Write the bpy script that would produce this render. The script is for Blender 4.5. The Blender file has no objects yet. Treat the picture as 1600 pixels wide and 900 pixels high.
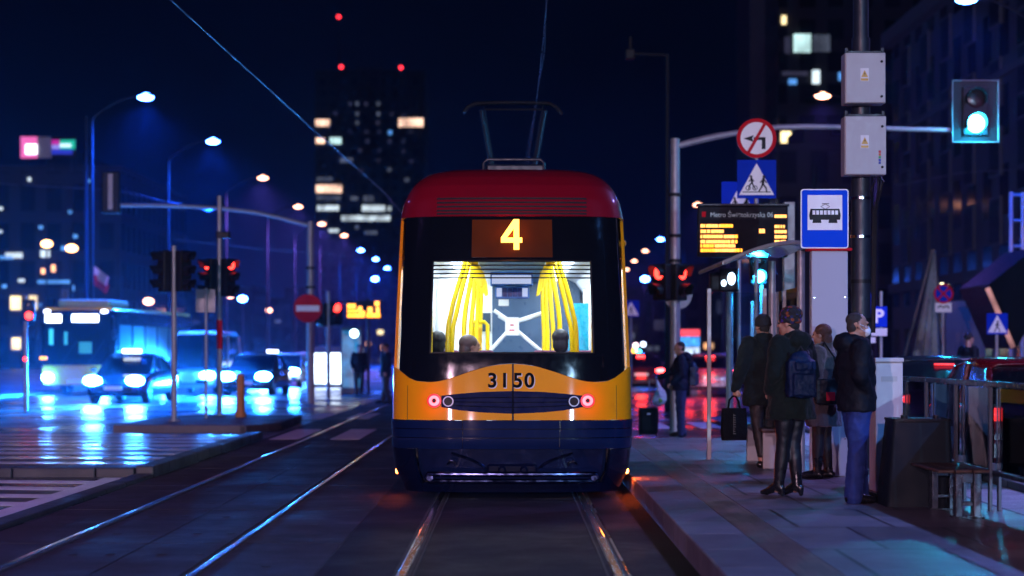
import bpy, math, random
from mathutils import Vector, Matrix, noise
random.seed(7)
R = math.radians
PI = math.pi
sc = bpy.context.scene
COL = sc.collection
F = 2800.0          # focal length in photo pixels (photo 1600 wide)
CX, CY, CH = 800.0, 550.0, 1.5

def at(px, py, d):
    return Vector(((px - CX) * d / F, d, CH - (py - CY) * d / F))
def mx(px, d): return (px - CX) * d / F
def mz(py, d): return CH - (py - CY) * d / F

# ------------------------------------------------------------------ materials
MATS = {}
def mat(name, col, rough=0.5, metal=0.0, vary=0.15, scale=6.0, bump=0.0, bscale=40.0, coat=0.0, rvary=0.1, spec=0.5, sheen=0.0):
    if name in MATS: return MATS[name]
    m = bpy.data.materials.new(name); m.use_nodes = True
    nt = m.node_tree; N = nt.nodes; L = nt.links
    b = N['Principled BSDF']
    tc = N.new('ShaderNodeTexCoord')
    no = N.new('ShaderNodeTexNoise'); no.inputs['Scale'].default_value = scale; no.inputs['Detail'].default_value = 5
    L.new(tc.outputs['Object'], no.inputs['Vector'])
    mix = N.new('ShaderNodeMix'); mix.data_type = 'RGBA'
    mix.inputs[6].default_value = (*[c * (1 - vary) for c in col], 1)
    mix.inputs[7].default_value = (*[min(1, c * (1 + vary)) for c in col], 1)
    L.new(no.outputs['Fac'], mix.inputs[0]); L.new(mix.outputs[2], b.inputs['Base Color'])
    mr = N.new('ShaderNodeMapRange')
    mr.inputs['From Min'].default_value = 0.3; mr.inputs['From Max'].default_value = 0.7
    mr.inputs['To Min'].default_value = max(0.02, rough - rvary); mr.inputs['To Max'].default_value = min(1, rough + rvary)
    n2 = N.new('ShaderNodeTexNoise'); n2.inputs['Scale'].default_value = scale * 2.3; n2.inputs['Detail'].default_value = 4
    L.new(tc.outputs['Object'], n2.inputs['Vector'])
    L.new(n2.outputs['Fac'], mr.inputs['Value']); L.new(mr.outputs['Result'], b.inputs['Roughness'])
    b.inputs['Metallic'].default_value = metal
    b.inputs['Coat Weight'].default_value = coat
    b.inputs['Coat Roughness'].default_value = 0.04
    b.inputs['Specular IOR Level'].default_value = spec
    b.inputs['Sheen Weight'].default_value = sheen
    if bump:
        n3 = N.new('ShaderNodeTexNoise'); n3.inputs['Scale'].default_value = bscale; n3.inputs['Detail'].default_value = 4
        L.new(tc.outputs['Object'], n3.inputs['Vector'])
        bp = N.new('ShaderNodeBump'); bp.inputs['Strength'].default_value = bump; bp.inputs['Distance'].default_value = 0.02
        L.new(n3.outputs['Fac'], bp.inputs['Height']); L.new(bp.outputs['Normal'], b.inputs['Normal'])
    MATS[name] = m
    return m

def em(name, col, s, vary=0.0, scale=3.0):
    if name in MATS: return MATS[name]
    m = bpy.data.materials.new(name); m.use_nodes = True
    nt = m.node_tree; N = nt.nodes; L = nt.links
    b = N['Principled BSDF']
    b.inputs['Base Color'].default_value = (0.02, 0.02, 0.02, 1)
    b.inputs['Roughness'].default_value = 0.3
    b.inputs['Emission Color'].default_value = (*col, 1)
    b.inputs['Emission Strength'].default_value = s
    if vary:
        tc = N.new('ShaderNodeTexCoord'); no = N.new('ShaderNodeTexNoise'); no.inputs['Scale'].default_value = scale
        L.new(tc.outputs['Object'], no.inputs['Vector'])
        mr = N.new('ShaderNodeMapRange'); mr.inputs['From Min'].default_value = 0.35; mr.inputs['From Max'].default_value = 0.65
        mr.inputs['To Min'].default_value = s * (1 - vary); mr.inputs['To Max'].default_value = s * (1 + vary)
        L.new(no.outputs['Fac'], mr.inputs['Value']); L.new(mr.outputs['Result'], b.inputs['Emission Strength'])
    MATS[name] = m
    return m

def glass(name, tint=(0.9, 0.95, 1.0), refl=1.0, rough=0.02):
    """thin window glass: tinted see-through plus a Fresnel reflection"""
    if name in MATS: return MATS[name]
    m = bpy.data.materials.new(name); m.use_nodes = True
    nt = m.node_tree; N = nt.nodes; L = nt.links
    N.remove(N['Principled BSDF'])
    out = N['Material Output']
    tr = N.new('ShaderNodeBsdfTransparent'); tr.inputs[0].default_value = (*tint, 1)
    gl = N.new('ShaderNodeBsdfGlossy'); gl.inputs['Roughness'].default_value = rough
    fr = N.new('ShaderNodeFresnel'); fr.inputs[0].default_value = 1.5
    ml = N.new('ShaderNodeMath'); ml.operation = 'MULTIPLY'; ml.inputs[1].default_value = refl
    L.new(fr.outputs[0], ml.inputs[0])
    mi = N.new('ShaderNodeMixShader'); L.new(ml.outputs[0], mi.inputs[0])
    L.new(tr.outputs[0], mi.inputs[1]); L.new(gl.outputs[0], mi.inputs[2]); L.new(mi.outputs[0], out.inputs[0])
    MATS[name] = m
    return m

# ------------------------------------------------------------------ mesh builder
class MB:
    def __init__(self): self.v = []; self.f = []; self.mi = []; self.k = 0
    def add(self, vs, fs):
        o = len(self.v); self.v += [tuple(p) for p in vs]
        for f in fs: self.f.append([i + o for i in f]); self.mi.append(self.k)
        return self
    def box(self, x0, x1, y0, y1, z0, z1, M=None):
        vs = [Vector(p) for p in ((x0,y0,z0),(x1,y0,z0),(x1,y1,z0),(x0,y1,z0),(x0,y0,z1),(x1,y0,z1),(x1,y1,z1),(x0,y1,z1))]
        if M: vs = [M @ p for p in vs]
        return self.add(vs, [(0,3,2,1),(4,5,6,7),(0,1,5,4),(1,2,6,5),(2,3,7,6),(3,0,4,7)])
    def cbox(self, c, s, M=None):
        return self.box(c[0]-s[0]/2, c[0]+s[0]/2, c[1]-s[1]/2, c[1]+s[1]/2, c[2]-s[2]/2, c[2]+s[2]/2, M)
    def cyl(self, p0, p1, r0, r1=None, n=16):
        r1 = r0 if r1 is None else r1
        p0, p1 = Vector(p0), Vector(p1); d = (p1 - p0).normalized()
        a = d.orthogonal().normalized(); b = d.cross(a)
        vs = []
        for p, r in ((p0, r0), (p1, r1)):
            for i in range(n):
                t = 2 * PI * i / n; vs.append(p + (a * math.cos(t) + b * math.sin(t)) * r)
        fs = [(i, (i+1) % n, n + (i+1) % n, n + i) for i in range(n)]
        fs += [tuple(range(n-1, -1, -1)), tuple(range(n, 2*n))]
        return self.add(vs, fs)
    def tube(self, pts, r, n=8, closed=False):
        pts = [Vector(p) for p in pts]; k = len(pts)
        rs = r if isinstance(r, (list, tuple)) else [r] * k
        vs = []; ref = None
        for i in range(k):
            if closed: d = pts[(i+1) % k] - pts[i-1]
            else: d = pts[min(i+1, k-1)] - pts[max(i-1, 0)]
            d.normalize()
            if ref is None: ref = d.orthogonal().normalized()
            a = (ref - d * ref.dot(d)).normalized(); ref = a; b = d.cross(a)
            for j in range(n):
                t = 2 * PI * j / n; vs.append(pts[i] + (a * math.cos(t) + b * math.sin(t)) * rs[i])
        fs = []
        for i in range(k if closed else k - 1):
            i2 = (i + 1) % k
            for j in range(n): fs.append((i*n+j, i*n+(j+1) % n, i2*n+(j+1) % n, i2*n+j))
        if not closed: fs += [tuple(range(n-1, -1, -1)), tuple(range((k-1)*n, k*n))]
        return self.add(vs, fs)
    def ell(self, c, r, nu=16, nv=10, M=None):
        c = Vector(c); r = (r, r, r) if not isinstance(r, (list, tuple)) else r
        vs = [Vector((0, 0, -r[2]))]
        for j in range(1, nv):
            ph = -PI/2 + PI * j / nv
            for i in range(nu):
                t = 2 * PI * i / nu
                vs.append(Vector((r[0]*math.cos(ph)*math.cos(t), r[1]*math.cos(ph)*math.sin(t), r[2]*math.sin(ph))))
        vs.append(Vector((0, 0, r[2])))
        fs = [(0, 1 + (i+1) % nu, 1 + i) for i in range(nu)]
        for j in range(nv - 2):
            for i in range(nu):
                a = 1 + j*nu; fs.append((a+i, a+(i+1) % nu, a+nu+(i+1) % nu, a+nu+i))
        a = 1 + (nv-2)*nu; fs += [(a+i, a+(i+1) % nu, len(vs)-1) for i in range(nu)]
        if M: vs = [M @ p for p in vs]
        return self.add([p + c for p in vs], fs)
    def prism(self, poly, a0, a1, ax='y'):
        """poly of (u,v) pairs, extruded along ax from a0 to a1"""
        n = len(poly)
        def P(u, v, a): return {'y': (u, a, v), 'x': (a, u, v), 'z': (u, v, a)}[ax]
        vs = [P(u, v, a0) for u, v in poly] + [P(u, v, a1) for u, v in poly]
        fs = [tuple(range(n)), tuple(range(2*n-1, n-1, -1))] + [(i, n+i, n+(i+1) % n, (i+1) % n) for i in range(n)]
        return self.add(vs, fs)
    def disc(self, c, r, y0, y1, n=28):
        return self.prism([(c[0] + r*math.cos(2*PI*i/n), c[1] + r*math.sin(2*PI*i/n)) for i in range(n)], y0, y1)
    def ring(self, c, r0, r1, y0, y1, n=32):
        vs = []
        for y in (y0, y1):
            for r in (r0, r1):
                vs += [(c[0] + r*math.cos(2*PI*i/n), y, c[1] + r*math.sin(2*PI*i/n)) for i in range(n)]
        fs = []
        for i in range(n):
            j = (i+1) % n
            fs += [(i, j, n+j, n+i), (2*n+i, 3*n+i, 3*n+j, 2*n+j), (n+i, n+j, 3*n+j, 3*n+i), (i, 2*n+i, 2*n+j, j)]
        return self.add(vs, fs)
    def loft(self, rings, caps=True):
        n = len(rings[0]); o = []
        for r in rings: o += r
        fs = []
        for k in range(len(rings) - 1):
            for i in range(n): fs.append((k*n+i, k*n+(i+1) % n, (k+1)*n+(i+1) % n, (k+1)*n+i))
        if caps: fs += [tuple(range(n-1, -1, -1)), tuple(range((len(rings)-1)*n, len(rings)*n))]
        return self.add(o, fs)
    def build(self, name, m, parent=None, smooth=False, bevel=0, seg=2, loc=None, angle=35):
        me = bpy.data.meshes.new(name)
        me.from_pydata(self.v, [], self.f)
        ms = m if isinstance(m, (list, tuple)) else [m]
        for q in ms: me.materials.append(q)
        if len(ms) > 1: me.polygons.foreach_set('material_index', self.mi)
        import bmesh
        bm = bmesh.new(); bm.from_mesh(me); bmesh.ops.recalc_face_normals(bm, faces=bm.faces); bm.to_mesh(me); bm.free()
        if smooth:
            me.polygons.foreach_set('use_smooth', [True] * len(me.polygons))
            me.set_sharp_from_angle(angle=R(angle))
        me.update()
        o = bpy.data.objects.new(name, me); COL.objects.link(o)
        if parent: o.parent = parent
        if loc is not None: o.location = loc
        if bevel:
            b = o.modifiers.new('Bevel', 'BEVEL'); b.width = bevel; b.segments = seg; b.limit_method = 'ANGLE'; b.angle_limit = R(40)
        return o

def tag(o, label=None, cat=None, group=None, kind=None):
    if label: o['label'] = label
    if cat: o['category'] = cat
    if group: o['group'] = group
    if kind: o['kind'] = kind
    return o
def empty(name, label, cat, loc=(0, 0, 0), rz=0.0, group=None):
    o = bpy.data.objects.new(name, None); COL.objects.link(o)
    o.location = loc; o.rotation_euler = (0, 0, rz); o.empty_display_size = 0.2
    return tag(o, label, cat, group)
def copy_tree(o, parent=None):
    c = o.copy(); COL.objects.link(c); c.parent = parent
    for ch in list(o.children): copy_tree(ch, c)
    return c
def light(name, kind, loc, power, col, parent=None, size=0.1, rot=None, angle=None, blend=0.5):
    l = bpy.data.lights.new(name, kind); l.energy = power; l.color = col
    if kind in ('POINT', 'SPOT'): l.shadow_soft_size = size
    if kind == 'SPOT': l.spot_size = R(angle or 120); l.spot_blend = blend
    o = bpy.data.objects.new(name, l); COL.objects.link(o); o.location = loc
    if rot: o.rotation_euler = rot
    if parent: o.parent = parent
    return o
def text(name, body, size, m, parent, loc, rot=(PI/2, 0, 0), bold=0.0, depth=0.002, align='CENTER', sx=1.0):
    cu = bpy.data.curves.new(name, 'FONT'); cu.body = body; cu.size = size; cu.offset = bold; cu.extrude = depth
    cu.align_x = align; cu.align_y = 'CENTER'
    t = bpy.data.objects.new(name, cu); COL.objects.link(t)
    dg = bpy.context.evaluated_depsgraph_get()
    me = bpy.data.meshes.new_from_object(t.evaluated_get(dg))
    bpy.data.objects.remove(t); bpy.data.curves.remove(cu)
    me.name = name; me.materials.clear(); me.materials.append(m)
    o = bpy.data.objects.new(name, me); COL.objects.link(o); o.parent = parent; o.location = loc; o.rotation_euler = rot; o.scale = (sx, 1, 1)
    return o

# ------------------------------------------------------------------ material palette
M_white = mat('white_paint', (0.72, 0.72, 0.72), 0.45, vary=0.06)
M_grey = mat('grey_cabinet_paint', (0.42, 0.42, 0.43), 0.45, vary=0.07, bump=0.05)
M_galv = mat('galvanised_steel', (0.30, 0.30, 0.31), 0.45, 0.35, vary=0.2, scale=9)
M_dgalv = mat('dark_pole_paint', (0.014, 0.018, 0.030), 0.45, 0.0, vary=0.2)
M_lpole = mat('lamp_post_paint', (0.018, 0.02, 0.026), 0.6, 0.0, spec=0.1, vary=0.15)
M_black = mat('black_plastic', (0.010, 0.010, 0.012), 0.5, vary=0.2, spec=0.2)
M_rubber = mat('tyre_rubber', (0.015, 0.015, 0.015), 0.8, vary=0.2)
M_rim = mat('alloy_rim', (0.4, 0.4, 0.42), 0.3, 0.8)
M_chrome = mat('polished_steel', (0.6, 0.6, 0.62), 0.16, 1.0, vary=0.05)
M_rail = mat('worn_rail_steel', (0.55, 0.53, 0.53), 0.20, 1.0, vary=0.12, scale=1.5, rvary=0.08)
M_railside = mat('rusty_rail_flank', (0.020, 0.014, 0.014), 0.75, 0.0, vary=0.3, scale=6)
M_orange = mat('orange_tram_paint', (0.92, 0.335, 0.002), 0.4, vary=0.12, spec=0.08, coat=0.7, scale=2.0, rvary=0.04)
M_red = mat('crimson_tram_paint', (0.20, 0.003, 0.012), 0.4, vary=0.07, spec=0.08, coat=0.8, scale=2.0, rvary=0.04)
M_mask = mat('black_tram_glass', (0.004, 0.005, 0.008), 0.08, vary=0.1, coat=1.0, rvary=0.03)
M_navy = mat('navy_bumper_paint', (0.004, 0.011, 0.050), 0.5, vary=0.4, spec=0.03, coat=0.5, scale=3, bump=0.02)
M_skirt = mat('dark_blue_skirt', (0.0015, 0.003, 0.016), 0.4, vary=0.3, spec=0.03, coat=1.0, scale=4)
M_yellow = mat('yellow_handrail', (0.95, 0.62, 0.0), 0.4, vary=0.04)
M_sred = mat('sign_red', (0.55, 0.008, 0.02), 0.6, vary=0.05, spec=0.08)
M_sblue = mat('sign_blue', (0.003, 0.035, 0.50), 0.6, vary=0.05, spec=0.06)
M_swhite = mat('sign_white', (0.88, 0.87, 0.88), 0.4, vary=0.04)
M_sback = mat('sign_back_grey', (0.25, 0.25, 0.26), 0.5, 0.4)
M_pane = glass('window_glass')
M_dark = mat('dark_void', (0.004, 0.004, 0.005), 0.7)
M_carglass = glass('car_glass', (0.10, 0.11, 0.12), 1.0)
M_skin = mat('skin', (0.42, 0.22, 0.15), 0.5, vary=0.12, scale=25)
M_hl = em('headlight_glow', (0.03, 0.24, 1.0), 900.0)
M_tl = em('taillight_glow', (1.0, 0.03, 0.03), 34.0)
M_redlens = em('red_signal_lens', (1.0, 0.03, 0.02), 9.0)
M_greenlens = em('green_signal_lens', (0.03, 0.62, 1.0), 80.0)
M_amber = em('amber_led', (1.0, 0.36, 0.02), 3.2)
M_lampcool = em('cool_lamp_lens', (0.035, 0.14, 1.0), 140.0)
M_lampwarm = em('warm_lamp_lens', (1.0, 0.40, 0.26), 11.0)

# ------------------------------------------------------------------ camera, world
cam = bpy.data.cameras.new('camera'); co = bpy.data.objects.new('camera', cam); COL.objects.link(co)
co.location = (0, 0, CH); co.rotation_euler = (PI/2, 0, 0)
cam.sensor_width = 36.0; cam.lens = 36.0 * F / 1600.0
cam.shift_x = 0.0; cam.shift_y = (CY - 450.0) / 1600.0
cam.clip_end = 4000; cam.clip_start = 0.1
cam.dof.use_dof = True; cam.dof.focus_distance = 17.9; cam.dof.aperture_fstop = 1.25; cam.dof.aperture_blades = 0
sc.camera = co

w = bpy.data.worlds.new('World'); sc.world = w; w.use_nodes = True
nt = w.node_tree; N = nt.nodes; L = nt.links
bg = N['Background']
sky = N.new('ShaderNodeTexSky'); sky.sky_type = 'NISHITA'; sky.sun_disc = False
sky.sun_elevation = R(-7); sky.sun_rotation = R(0); sky.air_density = 1.0; sky.ozone_density = 3.0
bg.inputs['Strength'].default_value = 0.05; L.new(sky.outputs[0], bg.inputs[0])
tc = N.new('ShaderNodeTexCoord'); sep = N.new('ShaderNodeSeparateXYZ'); L.new(tc.outputs['Generated'], sep.inputs[0])
rp = N.new('ShaderNodeValToRGB'); L.new(sep.outputs['Z'], rp.inputs[0])
e = rp.color_ramp.elements
e[0].position = 0.0; e[0].color = (0.0010, 0.010, 0.105, 1)
e[1].position = 1.0; e[1].color = (0.0006, 0.0012, 0.008, 1)
x = e.new(0.07); x.color = (0.0004, 0.0045, 0.060, 1)
x = e.new(0.16); x.color = (0.0004, 0.0016, 0.014, 1)
x = e.new(0.25); x.color = (0.0006, 0.0012, 0.008, 1)
bg2 = N.new('ShaderNodeBackground'); L.new(rp.outputs[0], bg2.inputs[0]); bg2.inputs['Strength'].default_value = 0.25
ad = N.new('ShaderNodeAddShader'); L.new(bg.outputs[0], ad.inputs[0]); L.new(bg2.outputs[0], ad.inputs[1])
L.new(ad.outputs[0], N['World Output'].inputs[0])

sc.view_settings.view_transform = 'Standard'; sc.view_settings.look = 'None'
sc.view_settings.exposure = 0.0; sc.view_settings.gamma = 1.0
sc.render.engine = 'CYCLES'
cy = sc.cycles
cy.use_denoising = True
try: cy.denoiser = 'OPENIMAGEDENOISE'
except Exception: pass
cy.sample_clamp_indirect = 6.0; cy.sample_clamp_direct = 0.0
cy.max_bounces = 8; cy.diffuse_bounces = 3; cy.glossy_bounces = 4; cy.transparent_max_bounces = 12; cy.volume_bounces = 0
cy.caustics_reflective = False; cy.caustics_refractive = False; cy.blur_glossy = 0.5
cy.use_light_tree = True
cy.volume_step_rate = 1.0


# ================================================================== GROUND
def ground_mat(name, col, r0, r1, vary=0.35, puddle=0.25, bump=0.3, bscale=60.0, brick=None, streak=None, pscale=1.0, spec=0.5):
    """damp paving: puddle noise drives the gloss; optional joints or fine ribs"""
    m = bpy.data.materials.new(name); m.use_nodes = True
    nt = m.node_tree; N = nt.nodes; L = nt.links; b = N['Principled BSDF']
    tc = N.new('ShaderNodeTexCoord')
    n1 = N.new('ShaderNodeTexNoise'); n1.inputs['Scale'].default_value = puddle * pscale; n1.inputs['Detail'].default_value = 6; n1.inputs['Roughness'].default_value = 0.6
    L.new(tc.outputs['Object'], n1.inputs['Vector'])
    n2 = N.new('ShaderNodeTexNoise'); n2.inputs['Scale'].default_value = 3.1; n2.inputs['Detail'].default_value = 8; n2.inputs['Roughness'].default_value = 0.7
    L.new(tc.outputs['Object'], n2.inputs['Vector'])
    n3 = N.new('ShaderNodeTexNoise'); n3.inputs['Scale'].default_value = bscale; n3.inputs['Detail'].default_value = 3
    L.new(tc.outputs['Object'], n3.inputs['Vector'])
    mr = N.new('ShaderNodeMapRange'); mr.inputs['From Min'].default_value = 0.38; mr.inputs['From Max'].default_value = 0.62
    mr.inputs['To Min'].default_value = r0; mr.inputs['To Max'].default_value = r1
    L.new(n1.outputs['Fac'], mr.inputs['Value']); L.new(mr.outputs['Result'], b.inputs['Roughness'])
    mix = N.new('ShaderNodeMix'); mix.data_type = 'RGBA'
    mix.inputs[6].default_value = (*[c * (1 - vary) for c in col], 1); mix.inputs[7].default_value = (*[c * (1 + vary) for c in col], 1)
    ad = N.new('ShaderNodeMath'); ad.operation = 'ADD'; L.new(n2.outputs['Fac'], ad.inputs[0])
    s2 = N.new('ShaderNodeMath'); s2.operation = 'MULTIPLY_ADD'; s2.inputs[1].default_value = 0.7; s2.inputs[2].default_value = -0.35
    L.new(n3.outputs['Fac'], s2.inputs[0]); L.new(s2.outputs[0], ad.inputs[1])
    L.new(ad.outputs[0], mix.inputs[0])
    colout = mix.outputs[2]
    hgt = n3.outputs['Fac']
    if brick:
        bw, bh, off, mort, dk = brick
        bt = N.new('ShaderNodeTexBrick'); bt.inputs['Scale'].default_value = 1.0
        bt.inputs['Brick Width'].default_value = bw; bt.inputs['Row Height'].default_value = bh; bt.offset = off
        bt.inputs['Mortar Size'].default_value = mort; bt.inputs['Mortar Smooth'].default_value = 0.2
        bt.inputs['Color1'].default_value = (0.62, 0.60, 0.62, 1); bt.inputs['Color2'].default_value = (1, 1, 1, 1); bt.inputs['Mortar'].default_value = (dk, dk, dk, 1)
        L.new(tc.outputs['Object'], bt.inputs['Vector'])
        mu = N.new('ShaderNodeMix'); mu.data_type = 'RGBA'; mu.blend_type = 'MULTIPLY'; mu.inputs[0].default_value = 1.0
        L.new(colout, mu.inputs[6]); L.new(bt.outputs['Color'], mu.inputs[7]); colout = mu.outputs[2]
        hh = N.new('ShaderNodeMath'); hh.operation = 'MULTIPLY_ADD'; hh.inputs[1].default_value = -1.2
        L.new(bt.outputs['Fac'], hh.inputs[0]); L.new(hgt, hh.inputs[2]); hgt = hh.outputs[0]
    if streak:
        wv = N.new('ShaderNodeTexWave'); wv.bands_direction = 'Y'; wv.inputs['Scale'].default_value = streak; wv.inputs['Distortion'].default_value = 2.5
        wv.inputs['Detail'].default_value = 3; wv.inputs['Detail Scale'].default_value = 0.6
        L.new(tc.outputs['Object'], wv.inputs['Vector'])
        hh = N.new('ShaderNodeMath'); hh.operation = 'MULTIPLY_ADD'; hh.inputs[1].default_value = 2.0
        L.new(wv.outputs['Fac'], hh.inputs[0]); L.new(hgt, hh.inputs[2]); hgt = hh.outputs[0]
    L.new(colout, b.inputs['Base Color']); b.inputs['Specular IOR Level'].default_value = spec
    bp = N.new('ShaderNodeBump'); bp.inputs['Strength'].default_value = bump; bp.inputs['Distance'].default_value = 0.01
    L.new(hgt, bp.inputs['Height']); L.new(bp.outputs['Normal'], b.inputs['Normal'])
    return m

G_asph = ground_mat('wet_asphalt', (0.035, 0.035, 0.037), 0.16, 0.42, puddle=0.35, bump=0.22, bscale=45)
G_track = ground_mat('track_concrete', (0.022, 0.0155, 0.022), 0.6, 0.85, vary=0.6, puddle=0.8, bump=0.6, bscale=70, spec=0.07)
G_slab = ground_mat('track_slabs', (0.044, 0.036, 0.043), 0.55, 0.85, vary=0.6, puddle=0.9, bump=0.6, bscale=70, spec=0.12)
G_plat = ground_mat('platform_paving', (0.16, 0.135, 0.15), 0.30, 0.62, vary=0.5, puddle=0.5, bump=0.3, bscale=80, brick=(0.72, 1.5, 0.5, 0.018, 0.08))
G_kerb = ground_mat('granite_kerb', (0.17, 0.145, 0.16), 0.55, 0.8, spec=0.2, vary=0.45, puddle=0.8, bump=0.3, bscale=90, brick=(5.0, 1.0, 0.0, 0.008, 0.3))
G_tact = ground_mat('brown_tactile_strip', (0.15, 0.085, 0.065), 0.42, 0.66, vary=0.3, puddle=0.8, bump=0.3, bscale=60, brick=(0.137, 0.4, 0.5, 0.006, 0.45))
G_brick = ground_mat('wet_block_paving', (0.022, 0.022, 0.025), 0.22, 0.42, vary=0.3, puddle=0.6, bump=0.3, bscale=50)
G_wetpaint = ground_mat('wet_white_paint', (0.45, 0.45, 0.47), 0.14, 0.36, vary=0.4, puddle=0.7, bump=0.25, bscale=30)
G_paint = ground_mat('worn_road_paint', (0.68, 0.64, 0.68), 0.45, 0.7, vary=0.35, puddle=1.5, bump=0.25, bscale=60)
G_gravel = ground_mat('pale_gravel', (0.30, 0.30, 0.30), 0.6, 0.85, vary=0.7, puddle=2.0, bump=1.0, bscale=40)
G_pave = ground_mat('pavement_flags', (0.10, 0.10, 0.105), 0.30, 0.55, vary=0.3, puddle=0.5, bump=0.3, bscale=60, brick=(1.0, 0.5, 0.5, 0.01, 0.4))

def flat(name, poly, z, m, kind='structure'):
    mb = MB(); mb.add([(x, y, z) for x, y in poly], [tuple(range(len(poly)))])
    o = mb.build(name, m); o['kind'] = kind
    return o
def rect(x0, x1, y0, y1): return [(x0, y0), (x1, y0), (x1, y1), (x0, y1)]

flat('ground', rect(-700, 700, -90, 900), 0.0, G_asph)

# --- empty left track: big concrete slabs with lifting holes and open joints
mb = MB()
X0, X1 = -4.27, -1.32
xm = -2.83
gap = 0.020
yy = 8.0
ROWS = []
while yy < 62:
    ROWS.append((yy, yy + 3.0)); yy += 3.0
for (ya, yb) in ROWS:
    for (xa, xb) in ((X0, -3.57), (-3.49, xm), (xm, -2.19), (-2.11, X1)):
        mb.k = 0; mb.box(xa + gap/2, xb - gap/2, ya + gap, yb - gap, -0.05, 0.006)
        if xa > -3.6 and xb < -2.0:
            mb.k = 1
            for q in (0.75, 2.25):
                for sx in (0.24, 0.52):
                    mb.cyl((xa + sx, ya + q, 0.004), (xa + sx, ya + q, 0.0085), 0.036, n=10)
        else:
            mb.k = 1; mb.cyl(((xa+xb)/2, ya + 1.5, 0.004), ((xa+xb)/2, ya + 1.5, 0.0085), 0.036, n=10)
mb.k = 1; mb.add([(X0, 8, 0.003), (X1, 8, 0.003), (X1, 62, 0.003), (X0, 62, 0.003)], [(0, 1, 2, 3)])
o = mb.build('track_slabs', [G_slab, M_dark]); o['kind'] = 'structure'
# --- the tram's own track bed
mb = MB()
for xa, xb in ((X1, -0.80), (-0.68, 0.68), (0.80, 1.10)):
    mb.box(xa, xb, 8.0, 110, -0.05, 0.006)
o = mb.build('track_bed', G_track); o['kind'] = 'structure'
flat('track_gutter', rect(1.10, 1.27, 8, 31), 0.004, ground_mat('dark_gutter', (0.012, 0.010, 0.012), 0.7, 0.9, spec=0.05))
# four grooved rails
def make_rail(x, label, side):
    mb = MB()
    y0, y1 = 8.0, 140.0
    mb.k = 0
    prof = [(-0.030, 0.004), (-0.028, 0.012), (-0.020, 0.0155), (0.018, 0.0155), (0.028, 0.011), (0.030, 0.004)]
    mb.prism(prof, y0, y1)
    mb.k = 1; mb.prism([(s*side, z) for s, z in ((0.037, 0.0035), (0.037, 0.0055), (0.071, 0.0055), (0.071, 0.0035))], y0, y1)
    mb.k = 1; mb.prism([(s*side, z) for s, z in ((0.072, 0.004), (0.072, 0.013), (0.086, 0.013), (0.088, 0.004))], y0, y1)
    mb.k = 1; mb.prism([(s*side, z) for s, z in ((-0.037, 0.004), (-0.037, 0.0075), (-0.058, 0.0075), (-0.058, 0.004))], y0, y1)
    o = mb.build('tram_rail', [M_rail, M_railside], loc=(x, 0, 0))
    tag(o, label, 'rail', 'steel tram rails in the road')
    return o
make_rail(-3.545, 'polished steel rail of the empty track, the one nearer the wet road and hatched marking', 1)
make_rail(-2.14, 'polished steel rail of the empty track, the one nearer the tram', -1)
make_rail(-0.74, 'grooved steel rail under the tram, on the side of the empty track', 1)
make_rail(0.72, 'grooved steel rail under the tram, on the platform side', -1)

# --- left side: kerb, hatched island, wet block paving, refuge with poles
mb = MB()
def kerb_run(mb, x0, x1, y0, y1, h=0.13, step=1.0, ax='y'):
    t = y0 if ax == 'y' else x0
    end = y1 if ax == 'y' else x1
    while t < end - 1e-6:
        u = min(t + step, end)
        if ax == 'y': mb.box(x0, x1, t + 0.004, u - 0.004, -0.02, h)
        else: mb.box(t + 0.004, u - 0.004, y0, y1, -0.02, h)
        t = u
kerb_run(mb, -4.52, -4.30, 8, 21.5, 0.045); kerb_run(mb, -4.52, -4.30, 21.5, 31.0, 0.13)
kerb_run(mb, -16.0, -4.53, 21.5, 21.8, 0.11, ax='x')
o = mb.build('road_kerb', ground_mat('dark_kerb', (0.035, 0.034, 0.038), 0.4, 0.65, vary=0.4, puddle=0.8, bump=0.3, bscale=90), bevel=0.02); o['kind'] = 'structure'
mb = MB(); mb.box(-16.0, -4.525, 21.81, 30.7, -0.02, 0.10)
o = mb.build('wet_paving', G_brick); o['kind'] = 'structure'
mb = MB()
for k in range(8):
    ya = 22.3 + k*1.06
    mb.prism([(-4.6, ya + 0.45), (-4.6, ya), (-11.5 + 0.3*k, ya + 0.4), (-11.5 + 0.3*k, ya + 0.85)], 0.1015, 0.105, 'z')
o = mb.build('wet_road_marking', G_wetpaint); o['kind'] = 'structure'
mb = MB()
mb.box(-4.84, -4.54, 8.0, 21.3, 0.003, 0.006)
yy = 8.6
while yy < 21.0:
    a = [(-4.845, yy), (-4.845, yy + 0.42), (-14.0, yy + 0.42 + 1.2), (-14.0, yy + 1.2)]
    mb.prism(a, 0.003, 0.0055, 'z'); yy += 0.98
o = mb.build('hatched_road_marking', G_paint); o['kind'] = 'structure'
mb = MB(); mb.prism([(-7.4, 33.2), (-4.9, 33.0), (-4.45, 34.5), (-4.5, 38.4), (-6.8, 38.8), (-7.3, 37.5)], -0.02, 0.15, 'z')
o = mb.build('traffic_refuge', G_kerb, bevel=0.03); o['kind'] = 'structure'
mb = MB()
for (p, q, wd) in (((-12.5, 27.0 + 4.2), (-8.0, 39.5), 0.16), ((-17.5, 33.0), (-9.3, 47.0), 0.18), ((-14.5, 31.2), (-9.0, 41.5), 0.14)):
    d = (Vector(q) - Vector(p)).normalized(); n_ = Vector((-d.y, d.x)) * wd / 2
    P_, Q_ = Vector(p), Vector(q)
    mb.prism([tuple(P_ + n_), tuple(Q_ + n_), tuple(Q_ - n_), tuple(P_ - n_)], 0.002, 0.005, 'z')
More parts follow.
